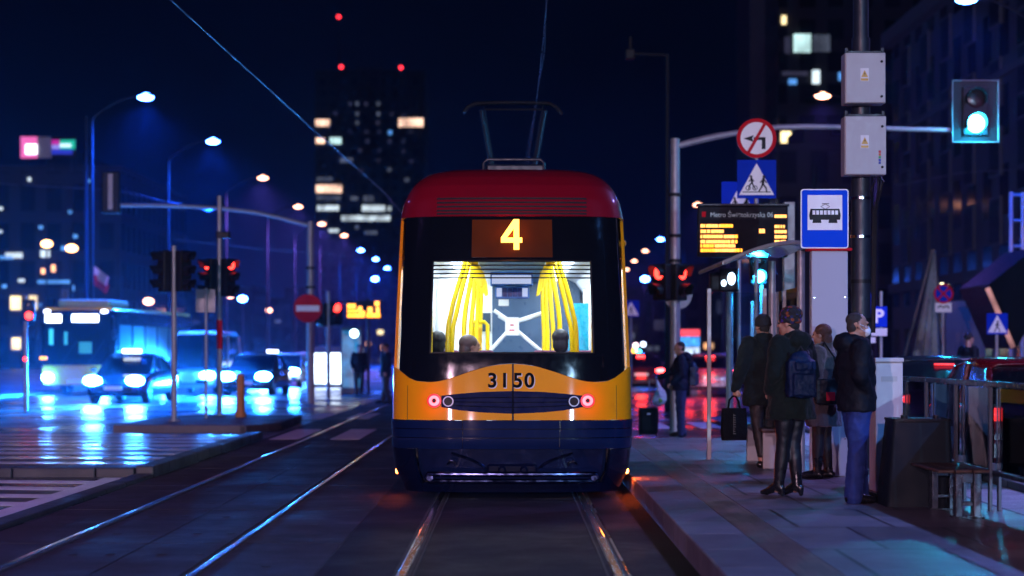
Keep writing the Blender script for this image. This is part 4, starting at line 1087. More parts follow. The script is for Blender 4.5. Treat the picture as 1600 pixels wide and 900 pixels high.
# tram stop sign on a tall pale panel
D = 19.0
t = empty('stop_pillar', 'tall pale panel pillar topped by a blue tram stop sign', 'sign', (mx(1296, D), D, PZ)); P0 = Vector((mx(1296, D), D, PZ))
a, b = at(1268, 392, D) - P0, at(1325, 745, D) - P0
m = MB(); m.box(a.x, b.x, 0.0, 0.14, 0.0, a.z); pl_ = m.build('pillar', mat('pillar_grey', (0.44, 0.47, 0.55), 0.55, vary=0.05, spec=0.2, rvary=0.03, scale=1.5), t, bevel=0.012)
m = MB()
for zz in (0.4, 0.9, 1.4, 1.9):
    for xx in (a.x + 0.03, b.x - 0.03): m.cyl((xx, -0.004, zz), (xx, 0.01, zz), 0.008, n=10)
m.build('rivet', M_chrome, pl_, True)
m = MB(); m.box(a.x - 0.04, b.x + 0.04, -0.03, 0.16, a.z + 0.002, a.z + 0.03); m.build('cap', M_sred, pl_, bevel=0.004)
a, b = at(1250, 296, D) - P0, at(1324.5, 388.5, D) - P0
def rrect(x0, x1, z0, z1, r, n=5):
    pts = []
    for cx_, cz_, a0 in ((x1 - r, z0 + r, -PI/2), (x1 - r, z1 - r, 0), (x0 + r, z1 - r, PI/2), (x0 + r, z0 + r, PI)):
        for i in range(n + 1): t_ = a0 + PI/2*i/n; pts.append((cx_ + r*math.cos(t_), cz_ + r*math.sin(t_)))
    return pts
m = MB(); m.prism(rrect(a.x, b.x, b.z, a.z, 0.03), -0.05, -0.02); sg = m.build('tram_stop_sign', M_swhite, t)
m = MB(); m.prism(rrect(a.x + 0.012, b.x - 0.012, b.z + 0.012, a.z - 0.012, 0.022), -0.053, -0.0505); m.build('blue_field', mat('bright_sign_blue', (0.004, 0.075, 0.75), 0.6, vary=0.04, spec=0.06), sg)
p, q = at(1260.5, 305.5, D) - P0, at(1314.5, 360, D) - P0
m = MB(); m.box(p.x, q.x, -0.056, -0.0535, q.z, p.z); m.build('white_field', M_swhite, sg)
m = MB()
def ps(px, py): v = at(px, py, D) - P0; return (v.x, v.z)
m.prism([ps(1264, 344), ps(1311, 344), ps(1312, 337), ps(1310, 327), ps(1265, 327), ps(1263, 337)], -0.059, -0.0562)
m.prism([ps(1268, 349), ps(1282, 349), ps(1281, 343), ps(1269, 343)], -0.0588, -0.0562); m.prism([ps(1293, 349), ps(1307, 349), ps(1306, 343), ps(1294, 343)], -0.0588, -0.0562)
m.tube([(ps(1287, 327)[0], -0.058, ps(1287, 327)[1]), (ps(1281, 323.5)[0], -0.058, ps(1281, 323.5)[1]), (ps(1288, 319.5)[0], -0.058, ps(1288, 319.5)[1]), (ps(1295, 323.5)[0], -0.058, ps(1295, 323.5)[1]), (ps(1289, 327)[0], -0.058, ps(1289, 327)[1])], 0.0035, 6)
m.tube([(ps(1283, 319)[0], -0.058, ps(1283, 319)[1]), (ps(1294, 319)[0], -0.058, ps(1294, 319)[1])], 0.004, 6)
m.build('tram_symbol', M_black, sg)
m = MB()
for i in range(7):
    xa = 1268 + i*5.9; m.prism([ps(xa, 336), ps(xa + 4.4, 336), ps(xa + 4.4, 329.5), ps(xa, 329.5)], -0.0608, -0.0592)
m.build('symbol_windows', M_swhite, sg)
# glass shelter
t = empty('tram_shelter', 'glass roofed tram shelter with steel frame behind the waiting passengers', 'shelter', (2.6, 19.6, PZ)); P0 = Vector((2.6, 19.6, PZ))
SX0, SX1, SY0, SY1 = 2.33, 3.3, 19.7, 22.2
ZR0, ZR1 = mz(386, 21.0) - PZ, 2.48
M_rglass = glass('roof_glass', (0.30, 0.42, 0.55), 3.0, 0.2)
m = MB(); NS = 10
xs = [(SX0 - 0.0) - P0.x + (SX1 - SX0)*i/NS for i in range(NS+1)]
zs = [2.28 + 0.22*math.sin((i/NS)*PI*0.62) for i in range(NS+1)]
poly = [(x_, z_) for x_, z_ in zip(xs, zs)] + [(x_, z_ + 0.012) for x_, z_ in reversed(list(zip(xs, zs)))]
m.prism(poly, SY0 - P0.y, SY1 - P0.y); m.build('glass_roof', M_rglass, t, True)
m = MB()
for y_ in (SY0, (SY0*2+SY1)/3, (SY0+SY1*2)/3, SY1):
    m.tube([(x_, y_ - P0.y, z_ + (0.025 if y_ < SY1 else 0.025)) for x_, z_ in zip(xs, zs)], 0.024, 8)
m.tube([(xs[0], SY0 - P0.y, zs[0] + 0.02), (xs[0], SY1 - P0.y, zs[0] + 0.02)], 0.022, 8); m.tube([(xs[-1], SY0 - P0.y, zs[-1] + 0.02), (xs[-1], SY1 - P0.y, zs[-1] + 0.02)], 0.022, 8)
m.build('roof_frame', M_galv, t, True)
for y_ in (SY0 + 0.15, SY1 - 0.15):
    m = MB(); m.cyl((SX1 - P0.x - 0.1, y_ - P0.y, 0), (SX1 - P0.x - 0.1, y_ - P0.y, 2.44), 0.045, n=12); m.build('column', M_galv, t, True)
m = MB(); m.box(SX1 - P0.x - 0.08, SX1 - P0.x - 0.07, SY0 + 0.3 - P0.y, SY1 - 0.3 - P0.y, 0.3, 2.05); m.build('back_pane', glass('shelter_glass', (0.75, 0.82, 0.88), 1.2), t)
m = MB(); m.box(2.42 - P0.x, 3.1 - P0.x, 22.0 - P0.y, 22.02 - P0.y, 0.3, 2.05); m.build('end_pane', MATS['shelter_glass'], t)
m = MB()
for xx in (2.42, 3.1): m.box(xx - 0.025 - P0.x, xx + 0.025 - P0.x, 21.98 - P0.y, 22.04 - P0.y, 0, 2.1)
m.build('end_frame', M_galv, t, bevel=0.005)
t = empty('waiting_bench', 'wooden bench inside the shelter behind the passengers', 'bench', (3.0, 21.0, PZ))
m = MB(); m.box(-0.2, 0.2, -0.9, 0.9, 0.42, 0.46); m.build('seat', mat('bench_wood', (0.065, 0.032, 0.02), 0.5, vary=0.35, scale=12), t, bevel=0.01)
for y_ in (-0.7, 0.7): 
    m = MB(); m.box(-0.16, 0.16, y_ - 0.03, y_ + 0.03, 0, 0.42); m.build('leg', M_galv, t, bevel=0.005)
# pale cabinet between man and bin
D = 16.9
t = empty('utility_cabinet', 'pale street cabinet standing behind the man in the mask', 'cabinet', (mx(1389, D), D, PZ))
m = MB(); m.box(mx(1368, D)-mx(1389, D), mx(1411, D)-mx(1389, D), 0, 0.3, 0.0, mz(566, D) - PZ); bb = m.build('body', mat('cabinet_pale', (0.55, 0.55, 0.58), 0.45, vary=0.08), t, bevel=0.01)
m = MB(); m.box(mx(1367, D)-mx(1389, D), mx(1412, D)-mx(1389, D), -0.015, 0.31, mz(566, D) - PZ + 0.001, mz(559, D) - PZ); m.build('lid', MATS['cabinet_pale'], bb, bevel=0.008)
m = MB(); m.box(mx(1377, D)-mx(1389, D), mx(1402, D)-mx(1389, D), -0.004, 0.0, mz(596, D) - PZ, mz(588, D) - PZ); m.build('nameplate', M_grey, bb)
# litter bin, flaring towards the ground
D = 15.5
t = empty('litter_bin', 'dark metal litter bin that widens towards the ground beside the bench', 'bin', (mx(1428, D), D, PZ)); bx = mx(1428, D)
def ring4(x0, x1, y0, y1, z, r=0.03):
    return [Vector((px_, py_, z)) for px_, py_ in rrect(x0, x1, y0, y1, r, 3)]
zt = mz(657, D) - PZ
m = MB(); m.loft([ring4(mx(1376, D)-bx, mx(1481, D)-bx, -0.26, 0.26, 0.0), ring4(mx(1378, D)-bx, mx(1480, D)-bx, -0.25, 0.25, 0.05), ring4(mx(1389, D)-bx, mx(1478, D)-bx, -0.19, 0.19, zt)])
b_ = m.build('bin_body', mat('bin_dark_steel', (0.008, 0.013, 0.018), 0.6, 0.0, spec=0.15, vary=0.35, scale=3.0), t, True)
m = MB(); m.loft([ring4(mx(1388, D)-bx, mx(1479, D)-bx, -0.2, 0.2, zt + 0.002), ring4(mx(1388, D)-bx, mx(1479, D)-bx, -0.2, 0.2, zt + 0.022)]); m.build('rim', M_black, b_, True)
m = MB()
for px in (1409, 1458): m.cyl((mx(px, D)-bx, -0.1, zt + 0.02), (mx(px, D)-bx, -0.1, zt + 0.05), 0.03, n=12)
m.build('lock', M_black, b_, True)
# bench along the railing
t = empty('bench', 'short wooden bench on a steel leg against the railing beside the litter bin', 'bench', (3.55, 14.6, PZ)); 
D = 14.35
m = MB()
z1 = mz(737, D) - PZ
for i in range(3):
    xa = mx(1458, D) - 3.55 + i*0.14; m.box(xa, xa + 0.13, -0.42, 0.55, z1, z1 + 0.024)
m.build('seat', MATS['bench_wood'], t, bevel=0.008)
for y_ in (-0.35, 0.45):
    m = MB()
    xa = mx(1491, 14.25) - 3.55; xb = mx(1531, 14.25) - 3.55
    m.box(xa, xa + 0.05, y_ - 0.06, y_ + 0.06, 0, z1 - 0.002); m.box(xb - 0.06, xb, y_ - 0.06, y_ + 0.06, 0, z1 - 0.002); m.box(xa + 0.052, xb - 0.062, y_ - 0.05, y_ + 0.05, 0.10, 0.13); m.box(xa - 0.02, xb + 0.02, y_ - 0.08, y_ + 0.08, 0.0, 0.015)
    m.box(xa + 0.052, xb - 0.062, y_ - 0.05, y_ + 0.05, z1 - 0.08, z1 - 0.002)
    m.build('leg', mat('bench_leg_steel', (0.12, 0.14, 0.17), 0.25, 0.8), t, bevel=0.006)
# railing along the platform back
t = empty('railing', 'dark steel railing with glass infill along the back of the platform', 'railing', (4.0, 12, PZ)); 
RX = 0.0; 
m = MB(); m.box(-0.04, 0.035, -3.0, 6.3, 1.03, 1.075); m.build('top_rail', mat('rail_blue_grey', (0.03, 0.045, 0.06), 0.3, 0.2), t, bevel=0.01)
m = MB(); m.box(-0.02, 0.02, -3.0, 6.3, 0.30, 0.335); m.build('lower_rail', M_dgalv, t, bevel=0.006)
y_ = -2.9
while y_ < 6.3:
    m = MB(); m.box(-0.05, -0.025, y_ - 0.03, y_ + 0.03, 0, 1.029); m.box(0.025, 0.05, y_ - 0.03, y_ + 0.03, 0, 1.029); m.box(-0.024, 0.024, y_ - 0.02, y_ + 0.02, 0.34, 0.40)
    m.build('post', mat('railing_post_paint', (0.06, 0.08, 0.11), 0.4, vary=0.2), t, bevel=0.004); 
    if y_ + 1.15 < 6.4:
        m = MB(); m.box(-0.006, 0.006, y_ + 0.04, y_ + 1.11, 0.35, 1.02); m.build('glass_panel', glass('railing_glass', (0.8, 0.88, 0.92), 1.0), t)
    y_ += 1.15
# catenary mast with cabinets
D = 19.6
t = empty('catenary_mast', 'thick dark steel catenary mast rising behind the man in the mask', 'mast', (mx(1345, D), D, PZ)); P0 = Vector((mx(1345, D), D, PZ))
m = MB(); m.cyl((0, 0, 0), (0, 0, mz(275, D) - PZ), 0.108, 0.106, 28); m.cyl((0, 0, mz(275, D) - PZ), (0, 0, mz(60, D) - PZ), 0.104, 0.10, 28); m.cyl((0.0, 0, mz(60, D) - PZ), (0, 0, 8.6), 0.085, 0.075, 20); m.cyl((0,0,0),(0,0,0.05),0.3)
m.build('mast', M_dgalv, t, True)
for py in (310, 370):
    m = MB(); m.cyl((0, 0, mz(py+2, D) - PZ), (0, 0, mz(py-2, D) - PZ), 0.112, n=28); m.build('steel_band', M_chrome, t, True)
for py in (440, 500):
    m = MB(); m.cyl((0, 0, mz(py+3, D) - PZ), (0, 0, mz(py-3, D) - PZ), 0.112, n=28); m.build('dark_band', M_black, t, True)
m = MB()
for k in range(4):
    xa = 0.07 + 0.03*k; m.tube([(xa, -0.13, mz(272, D) - PZ), (xa + 0.05, -0.2, mz(286, D) - PZ), (xa + 0.06*math.sin(k), -0.19, mz(300, D) - PZ), (0.13 + 0.012*k, -0.03, mz(330, D) - PZ), (0.115 + 0.012*k, 0.0, mz(520, D) - PZ)], 0.009, 6)
m.build('cable', M_black, t, True)
def cabinet(x0, x1, y0, y1, label, led):
    DD = D - 0.36
    c = empty('control_cabinet', label, 'cabinet', (mx((x0+x1)/2, DD), DD, mz(y1, DD)), group='grey cabinets strapped to the mast')
    W = (x1-x0)*DD/F; H = (y1-y0)*DD/F
    m = MB(); m.box(-W/2, W/2, 0.012, 0.24, 0, H); b_ = m.build('body', M_grey, c, bevel=0.01)
    m = MB(); m.box(-W/2 + 0.008, W/2 - 0.003, -0.004, 0.0115, 0.006, H - 0.006); dr = m.build('door', M_grey, c, bevel=0.006)
    m = MB()
    for zz in (0.13*H, 0.82*H): m.cyl((W/2 - 0.045, -0.012, zz), (W/2 - 0.045, -0.004, zz), 0.014, n=14)
    m.build('lock', M_black, dr, True)
    cx_ = -0.01; cz_ = H*0.56
    m = MB(); m.box(cx_ - 0.045, cx_ + 0.045, -0.0062, -0.0045, cz_ - 0.07, cz_ + 0.07); st = m.build('warning_sticker', M_white, dr)
    m = MB(); tri(m, cx_, cz_ + 0.012, 0.075, 0.075, -0.0082, -0.0065); m.box(cx_ - 0.04, cx_ + 0.04, -0.0082, -0.0065, cz_ - 0.065, cz_ - 0.04); m.build('yellow_mark', mat('warning_yellow', (0.62, 0.40, 0.08), 0.45), st)
    m = MB(); m.prism([(cx_ + 0.006, cz_ + 0.034), (cx_ - 0.008, cz_ + 0.008), (cx_ + 0.001, cz_ + 0.010), (cx_ - 0.004, cz_ - 0.014), (cx_ + 0.010, cz_ + 0.014), (cx_ + 0.002, cz_ + 0.013)], -0.0095, -0.0084); m.build('bolt_mark', M_black, st)
    if led:
        for i, cc in enumerate(((0.5, 0.02, 0.03), (0.5, 0.10, 0.03), (0.05, 0.35, 0.1), (0.02, 0.06, 0.4), (0.02, 0.04, 0.3))):
            m = MB(); m.box(W/2 - 0.085, W/2 - 0.06, -0.0062, -0.0045, 0.37*H - i*0.03, 0.37*H - i*0.03 + 0.026); m.build('colour_sticker', mat('sticker_%d' % i, cc, 0.5), dr)
    m = MB(); m.box(-W/2 + 0.03, W/2 - 0.03, 0.05, 0.235, H + 0.001, H + 0.025); m.box(-W/2 + 0.01, -W/2 + 0.04, 0.05, 0.10, H + 0.002, H + 0.06); m.box(W/2 - 0.04, W/2 - 0.01, 0.05, 0.10, H + 0.002, H + 0.06); m.build('bracket', M_dgalv, c)
    return c
cabinet(1320.5, 1384, 82, 161, 'upper grey control cabinet on the mast with one warning sticker', False)
cabinet(1320, 1385, 181, 273, 'lower grey control cabinet on the mast with a strip of coloured stickers', True)
# overhead wires
def wire(pts, r, label, name='contact_wire'):
    m = MB(); m.tube(pts, r, 6); o = m.build(name, mat('wire_copper', (0.10, 0.11, 0.15), 0.40, 0.3, vary=0.7, scale=1.2, rvary=0.25), smooth=True); tag(o, label, 'wire'); return o
p1, p2 = at(265, -2, F/137.5), at(600, 300, F/62.5)
dv = p2 - p1
wire([p1 - dv*0.5, p1, p1 + dv*0.5 + Vector((0, 0, -0.02)), p2, Vector((-2.9, 90, 5.45))], 0.009, 'shiny contact wire slanting over the empty left track')
wire([Vector((0.36, 6, 5.5)), at(849, 60, 22.5), at(838, 163, 27.8), Vector((0.2, 60, 5.55))], 0.008, 'thin contact wire dropping to the raised pantograph of the tram')
wire([Vector((0.36, 14, 6.7)), at(851, 84, 26.5)+Vector((0,0,0.02)), Vector((0.2, 60, 6.5))], 0.006, 'thin carrier wire above the contact wire of the tram', 'carrier_wire')
wire([at(-40, 285, 80), at(180, 297, 80), at(330, 330, 80)], 0.02, 'dark span wire crossing the sky at the far left', 'span_wire')
wire([at(275, 375, 75), at(420, 390, 75), at(560, 400, 75)], 0.015, 'faint span wire strung behind the left signal mast', 'span_wire')
wire([at(1400, 290, 60), at(1500, 270, 60), at(1640, 262, 60)], 0.012, 'faint span wire running to the right house front', 'span_wire')

# ================================================================== LEFT STOP and other lit furniture
D = 62.0
t = empty('departure_board', 'small amber departure board of the opposite stop at left of the tram', 'display', (mx(575, D), D, 0)); P0 = Vector((mx(575, D), D, 0))
a, b = at(541, 470, D) - P0, at(596, 499, D) - P0
m = MB(); m.cyl((0, 0.1, 0), (0, 0.1, a.z + 0.1), 0.06, n=12); m.build('post', M_dgalv, t, True)
m = MB(); m.box(a.x, b.x, -0.1, 0.05, b.z, a.z); h_ = m.build('board_housing', MATS['board_black'], t, bevel=0.02)
M_af = em('amber_led_far', (1.0, 0.32, 0.015), 4.5)
for (x0, x1, y0, y1) in ((543, 556, 475, 482), (543, 560, 484, 488), (543, 570, 490, 496), (560, 566, 479, 486), (573, 594, 490, 496), (586, 593, 471, 478), (575, 582, 480, 496), (588, 593, 480, 496), (562, 571, 486, 490)):
    p, q = at(x0, y0, D) - P0, at(x1, y1, D) - P0; m = MB(); m.box(p.x, q.x, -0.108, -0.102, q.z, p.z); m.build('led_text', M_af, h_)
t = empty('lit_advert_panel', 'tall cyan lit advertising panel of the opposite stop under the amber board', 'advert panel', (mx(545, D), D + 1, 0))
m = MB(); m.box(-0.38, 0.38, 0, 0.2, 0.0, 2.4); f_ = m.build('frame', M_dgalv, t, bevel=0.02)
m = MB(); m.box(-0.32, 0.32, -0.008, -0.002, 0.25, 2.25); m.build('lit_face', em('cyan_panel', (0.03, 0.35, 0.8), 0.5, vary=0.5, scale=2.0), f_)
m = MB(); m.ell((0.1, -0.02, 2.15), (0.14, 0.05, 0.14)); m.build('lamp', em('panel_lamp', (0.6, 0.9, 1.0), 12.0), f_, True)
D = 76.0
t = empty('kiosk', 'white lit glass kiosk at the kerb behind the no entry mast', 'kiosk', (mx(510, D), D, 0))
m = MB(); m.box(-0.62, 0.62, 0, 1.2, 0, 0.15); m.box(-0.62, 0.62, 0, 1.2, 1.45, 1.75); b_ = m.build('kiosk_body', M_dgalv, t, bevel=0.02)
for s_ in (-1, 1):
    m = MB(); m.box(s_*0.31 - 0.22, s_*0.31 + 0.22, 0.0, 1.15, 0.152, 1.448); m.build('lit_window', em('white_window', (0.70, 0.85, 1.0), 5.0, 0.4, 2.0), b_)
# red and blue lit hoarding on the right
D = 95.0
t = empty('lit_billboard', 'red and cyan lit billboard above the red tail lights', 'billboard', (mx(1077, D), D, 0))
m = MB(); m.box(-0.6, 0.6, 0.02, 0.25, mz(560, D), mz(513, D)); m.cyl((-0.4, 0.1, 0), (-0.4, 0.1, mz(560, D)), 0.08); m.cyl((0.4, 0.1, 0), (0.4, 0.1, mz(560, D)), 0.08); b_ = m.build('board', M_dgalv, t)
m = MB(); m.box(-0.53, 0.55, 0.0, 0.015, mz(525, D), mz(515, D)); m.build('red_face', em('billboard_red', (1.0, 0.05, 0.08), 1.6), b_)
m = MB(); m.box(-0.53, 0.55, 0.0, 0.015, mz(541, D), mz(526, D)); m.build('cyan_face', em('billboard_cyan', (0.05, 0.35, 1.0), 1.3, 0.6, 6), b_)
m = MB(); m.box(-0.3, 0.55, 0.0, 0.015, mz(558, D), mz(543, D)); m.build('white_face', em('billboard_white', (0.6, 0.75, 1.0), 1.2, 0.8, 6), b_)
# a pair of coloured far signals by the tram side
D = 120.0
t = empty('traffic_signal', 'distant signal cluster with amber, green and white lamps beside the tram', 'traffic light', (mx(993, D), D, 0))
m = MB(); m.cyl((0, 0, 0), (0, 0, mz(535, D)), 0.08); m.build('post', M_galv, t, True)
for px, py, c_ in ((990, 548, (1.0, 0.4, 0.05)), (998, 550, (0.1, 0.9, 0.9)), (993, 540, (1.0, 0.7, 0.8)), (1005, 538, (0.6, 0.7, 1.0))):
    m = MB(); m.ell((mx(px, D)-mx(993, D), -0.1, mz(py, D)), 0.16); m.build('signal_lens', em('far_lens_%d' % px, c_, 7.0), t, True)
# flag
D = 100.0
t = empty('flag', 'small white and red flag on a thin pole at far left', 'flag', (mx(143, D), D, 0))
m = MB(); m.cyl((0, 0, 0), (0, 0, mz(410, D)), 0.04, n=8); m.build('flagpole', M_galv, t, True)
for k, (m_, o_) in enumerate(((M_swhite, 0), (M_sred, 0.55))):
    m = MB(); vs = []
    for i in range(8):
        u = i/7
        for v in (0, 1):
            vs.append((0.1 + 0.9*u - 0.15*v, 0.12*math.sin(u*5), mz(415, D) - 0.45*k*1.0 - v*0.5 - u*0.65))
    m.add(vs, [(2*i, 2*i+1, 2*i+3, 2*i+2) for i in range(7)])
    m.add([(a_, b_ + 0.01, c_) for a_, b_, c_ in vs], [(2*i, 2*i+2, 2*i+3, 2*i+1) for i in range(7)]); m.build('white_band' if k == 0 else 'red_band', m_, t)
# poles
for px, top, D, lab in ((135, 182, 70, 'tall bare steel pole at the left under the lit roof sign'), (1273, 258, 60, 'thin grey pole rising behind the tram stop sign'), (1130, 440, 70, 'short grey pole far behind the platform end')):
    t = empty('steel_pole', lab, 'pole', (mx(px, D), D, 0)); m = MB(); m.cyl((0, 0, 0), (0, 0, mz(top, D)), 0.11 if D > 60 else .07, 0.06, 12); m.cyl((0,0,0),(0,0,0.05),0.2); m.build('shaft', M_lpole, t, True)

# ================================================================== PEOPLE
_ctx_tex = {}
def clouds(size):
    if size not in _ctx_tex:
        t = bpy.data.textures.new('fold_noise', 'CLOUDS'); t.noise_scale = size; t.noise_depth = 2; _ctx_tex[size] = t
    return _ctx_tex[size]
class Body:
    """overlapping tapered limbs fused into one continuous skin"""
    def __init__(self): self.m = MB()
    def limb(self, pts, rs, flat=None, n=16):
        pts = [Vector(p) for p in pts]
        # rounded tapered chain
        P, Rr = [], []
        for i in range(len(pts) - 1):
            for s in range(4):
                k = s / 4; P.append(pts[i].lerp(pts[i+1], k)); kk = k*k*(3-2*k); Rr.append(rs[i]*(1-kk) + rs[i+1]*kk)
        P.append(pts[-1]); Rr.append(rs[-1])
        self.m.tube(P, Rr, n)
        for p, r in zip(pts, rs): self.m.ell(p, r*0.995, 14, 8)
        return self
    def ell(self, c, r, M=None): self.m.ell(c, r, 18, 12, M); return self
    def stack(self, secs, n=24):
        """loft of ellipses: (x,y,z,rx,ry)"""
        rings = [[Vector((x + rx*math.cos(2*PI*i/n), y + ry*math.sin(2*PI*i/n), z)) for i in range(n)] for x, y, z, rx, ry in secs]
        self.m.loft(rings); return self
    def done(self, name, mt, parent, vox=0.012, smooth=4, fold=0.0, fsize=0.1, cut=None):
        o = self.m.build(name, mt)
        r = o.modifiers.new('r', 'REMESH'); r.mode = 'VOXEL'; r.voxel_size = vox; r.use_smooth_shade = True
        s = o.modifiers.new('s', 'SMOOTH'); s.factor = 0.5; s.iterations = smooth
        if fold:
            d = o.modifiers.new('d', 'DISPLACE'); d.texture = clouds(fsize); d.strength = fold; d.mid_level = 0.5; d.texture_coords = 'LOCAL'
            s2 = o.modifiers.new('s2', 'SMOOTH'); s2.factor = 0.5; s2.iterations = 2
        dg = bpy.context.evaluated_depsgraph_get()
        me = bpy.data.meshes.new_from_object(o.evaluated_get(dg)); me.name = name
        old = o.data; o.modifiers.clear(); o.data = me; bpy.data.meshes.remove(old)
        me.materials.clear(); me.materials.append(mt)
        me.polygons.foreach_set('use_smooth', [True]*len(me.polygons))
        o.parent = parent
        return o

def hand(b, wrist, d, up, s=1.0, curl=0.6, thumb=1, hs=1.0):
    """palm, four unequal curled fingers and a thumb from the side of the palm"""
    wrist = Vector(wrist); d = Vector(d).normalized(); up = Vector(up); up = (up - d*up.dot(d)).normalized(); side = d.cross(up)
    L_ = 0.18 * s
    for k in range(4):
        o_ = (k - 1.5) * 0.020 * s * side
        base = wrist + d*0.085*s + o_
        b.limb([wrist + o_*0.6, base], [0.015*s, 0.012*s], n=8)
        ln = [0.075, 0.085, 0.08, 0.062][k] * s; p = base; ang = 0.25; pts = [p]; 
        for j in range(3):
            ang += curl*0.9; dd = d*math.cos(ang) - up*math.sin(ang); p = p + dd*ln*[0.45, 0.32, 0.23][j]; pts.append(p)
        b.limb(pts, [0.0105*s, 0.0098*s, 0.009*s, 0.008*s], n=8)
    t0 = wrist + d*0.03*s + side*thumb*0.026*s; t1 = t0 + (d*0.55 + side*thumb*0.65 - up*0.3).normalized()*0.042*s; t2 = t1 + (d*0.8 - up*0.5 + side*thumb*0.1).normalized()*0.034*s
    b.limb([t0, t1, t2], [0.014*s, 0.012*s, 0.010*s], n=8)

def head(b, c, yaw=0.0, pitch=0.0, s=1.0):
    """skull, jaw, nose, brow, lips, ears; face looks along -Y before yaw"""
    M = Matrix.Rotation(yaw, 4, 'Z') @ Matrix.Rotation(pitch, 4, 'X'); c = Vector(c)
    def W(p): return c + (M @ Vector(p))*s
    def e(p, r): b.m.ell(W(p), tuple(q*s for q in r), 16, 12, M)
    e((0, 0.012, 0.03), (0.076, 0.095, 0.088)); e((0, -0.022, -0.045), (0.060, 0.066, 0.070)); e((0, -0.052, -0.092), (0.032, 0.030, 0.024))
    e((0, -0.083, 0.026), (0.052, 0.016, 0.012)); e((0.032, -0.072, -0.02), (0.024, 0.018, 0.022)); e((-0.032, -0.072, -0.02), (0.024, 0.018, 0.022))
    b.limb([W((0, -0.086, 0.018)), W((0, -0.106, -0.018))], [0.009*s, 0.0145*s], n=8); e((0, -0.098, -0.024), (0.017, 0.012, 0.010))
    e((0, -0.084, -0.056), (0.024, 0.010, 0.006)); e((0, -0.082, -0.068), (0.022, 0.011, 0.007))
    for q in (-1, 1): e((q*0.076, 0.012, -0.005), (0.010, 0.020, 0.032))
    return M, W

M_hairb = mat('dark_hair', (0.012, 0.009, 0.008), 0.6, vary=0.4, scale=60, bump=0.6, bscale=180)
M_hairg = mat('short_greying_hair', (0.035, 0.028, 0.025), 0.65, vary=0.4, scale=60, bump=0.6, bscale=220)
M_hairr = mat('auburn_hair', (0.09, 0.03, 0.015), 0.5, vary=0.4, scale=60, bump=0.6, bscale=150)
M_jkt_black = mat('black_padded_jacket', (0.004, 0.005, 0.010), 0.7, spec=0.2, vary=0.3, bump=0.25, bscale=60)
M_jkt_green = mat('dark_green_parka', (0.0065, 0.0105, 0.009), 0.85, spec=0.15, vary=0.25, bump=0.35, bscale=70, sheen=0.05)
M_jkt_grey = mat('grey_green_coat', (0.007, 0.011, 0.012), 0.85, spec=0.15, vary=0.25, bump=0.35, bscale=70, sheen=0.05)
M_jkt_navy = mat('navy_jacket', (0.004, 0.007, 0.024), 0.7, spec=0.2, vary=0.25, bump=0.3, bscale=60)
M_coat_beige = mat('taupe_wool_coat', (0.075, 0.058, 0.058), 0.9, vary=0.2, bump=0.4, bscale=120, sheen=0.4)
M_jeans = mat('blue_jeans', (0.010, 0.030, 0.17), 0.8, vary=0.35, scale=9, bump=0.3, bscale=160)
M_jeans2 = mat('dark_jeans', (0.007, 0.016, 0.075), 0.8, vary=0.35, scale=9, bump=0.3, bscale=160)
M_legg = mat('black_leggings', (0.007, 0.007, 0.011), 0.5, spec=0.35, vary=0.2, bump=0.15, bscale=40)
M_blk_trs = mat('black_trousers', (0.010, 0.010, 0.013), 0.6, vary=0.2, bump=0.2, bscale=50)
M_shoe = mat('black_shoe_leather', (0.008, 0.008, 0.010), 0.22, vary=0.2, bump=0.1)
M_beanie = mat('dark_knit_cap', (0.015, 0.015, 0.018), 0.9, vary=0.3, bump=0.8, bscale=90)
M_maskc = mat('white_face_mask', (0.72, 0.76, 0.82), 0.7, vary=0.05, bump=0.25, bscale=35)
M_eye = mat('eye_dark', (0.02, 0.015, 0.012), 0.1)
# patterned knit hat
def knit_hat():
    m = bpy.data.materials.new('patterned_knit'); m.use_nodes = True; nt = m.node_tree; N = nt.nodes; L = nt.links; b = N['Principled BSDF']
    tc = N.new('ShaderNodeTexCoord'); v = N.new('ShaderNodeTexVoronoi'); v.inputs['Scale'].default_value = 42; L.new(tc.outputs['Object'], v.inputs['Vector'])
    r = N.new('ShaderNodeValToRGB'); r.color_ramp.interpolation = 'CONSTANT'; e = r.color_ramp.elements
    e[0].color = (0.012, 0.010, 0.014, 1); e[1].position = 0.93; e[1].color = (0.05, 0.02, 0.25, 1)
    for p, c in ((0.62, (0.22, 0.05, 0.015, 1)), (0.74, (0.02, 0.02, 0.02, 1)), (0.82, (0.30, 0.02, 0.02, 1)), (0.88, (0.02, 0.03, 0.10, 1))):
        x = e.new(p); x.color = c
    sx = N.new('ShaderNodeSeparateColor'); L.new(v.outputs['Color'], sx.inputs[0]); L.new(sx.outputs[0], r.inputs[0]); L.new(r.outputs[0], b.inputs['Base Color']); b.inputs['Roughness'].default_value = 0.9
    bp = N.new('ShaderNodeBump'); bp.inputs['Strength'].default_value = 0.8; bp.inputs['Distance'].default_value = 0.01; L.new(v.outputs['Distance'], bp.inputs['Height']); L.new(bp.outputs['Normal'], b.inputs['Normal'])
    return m
M_knit = knit_hat()

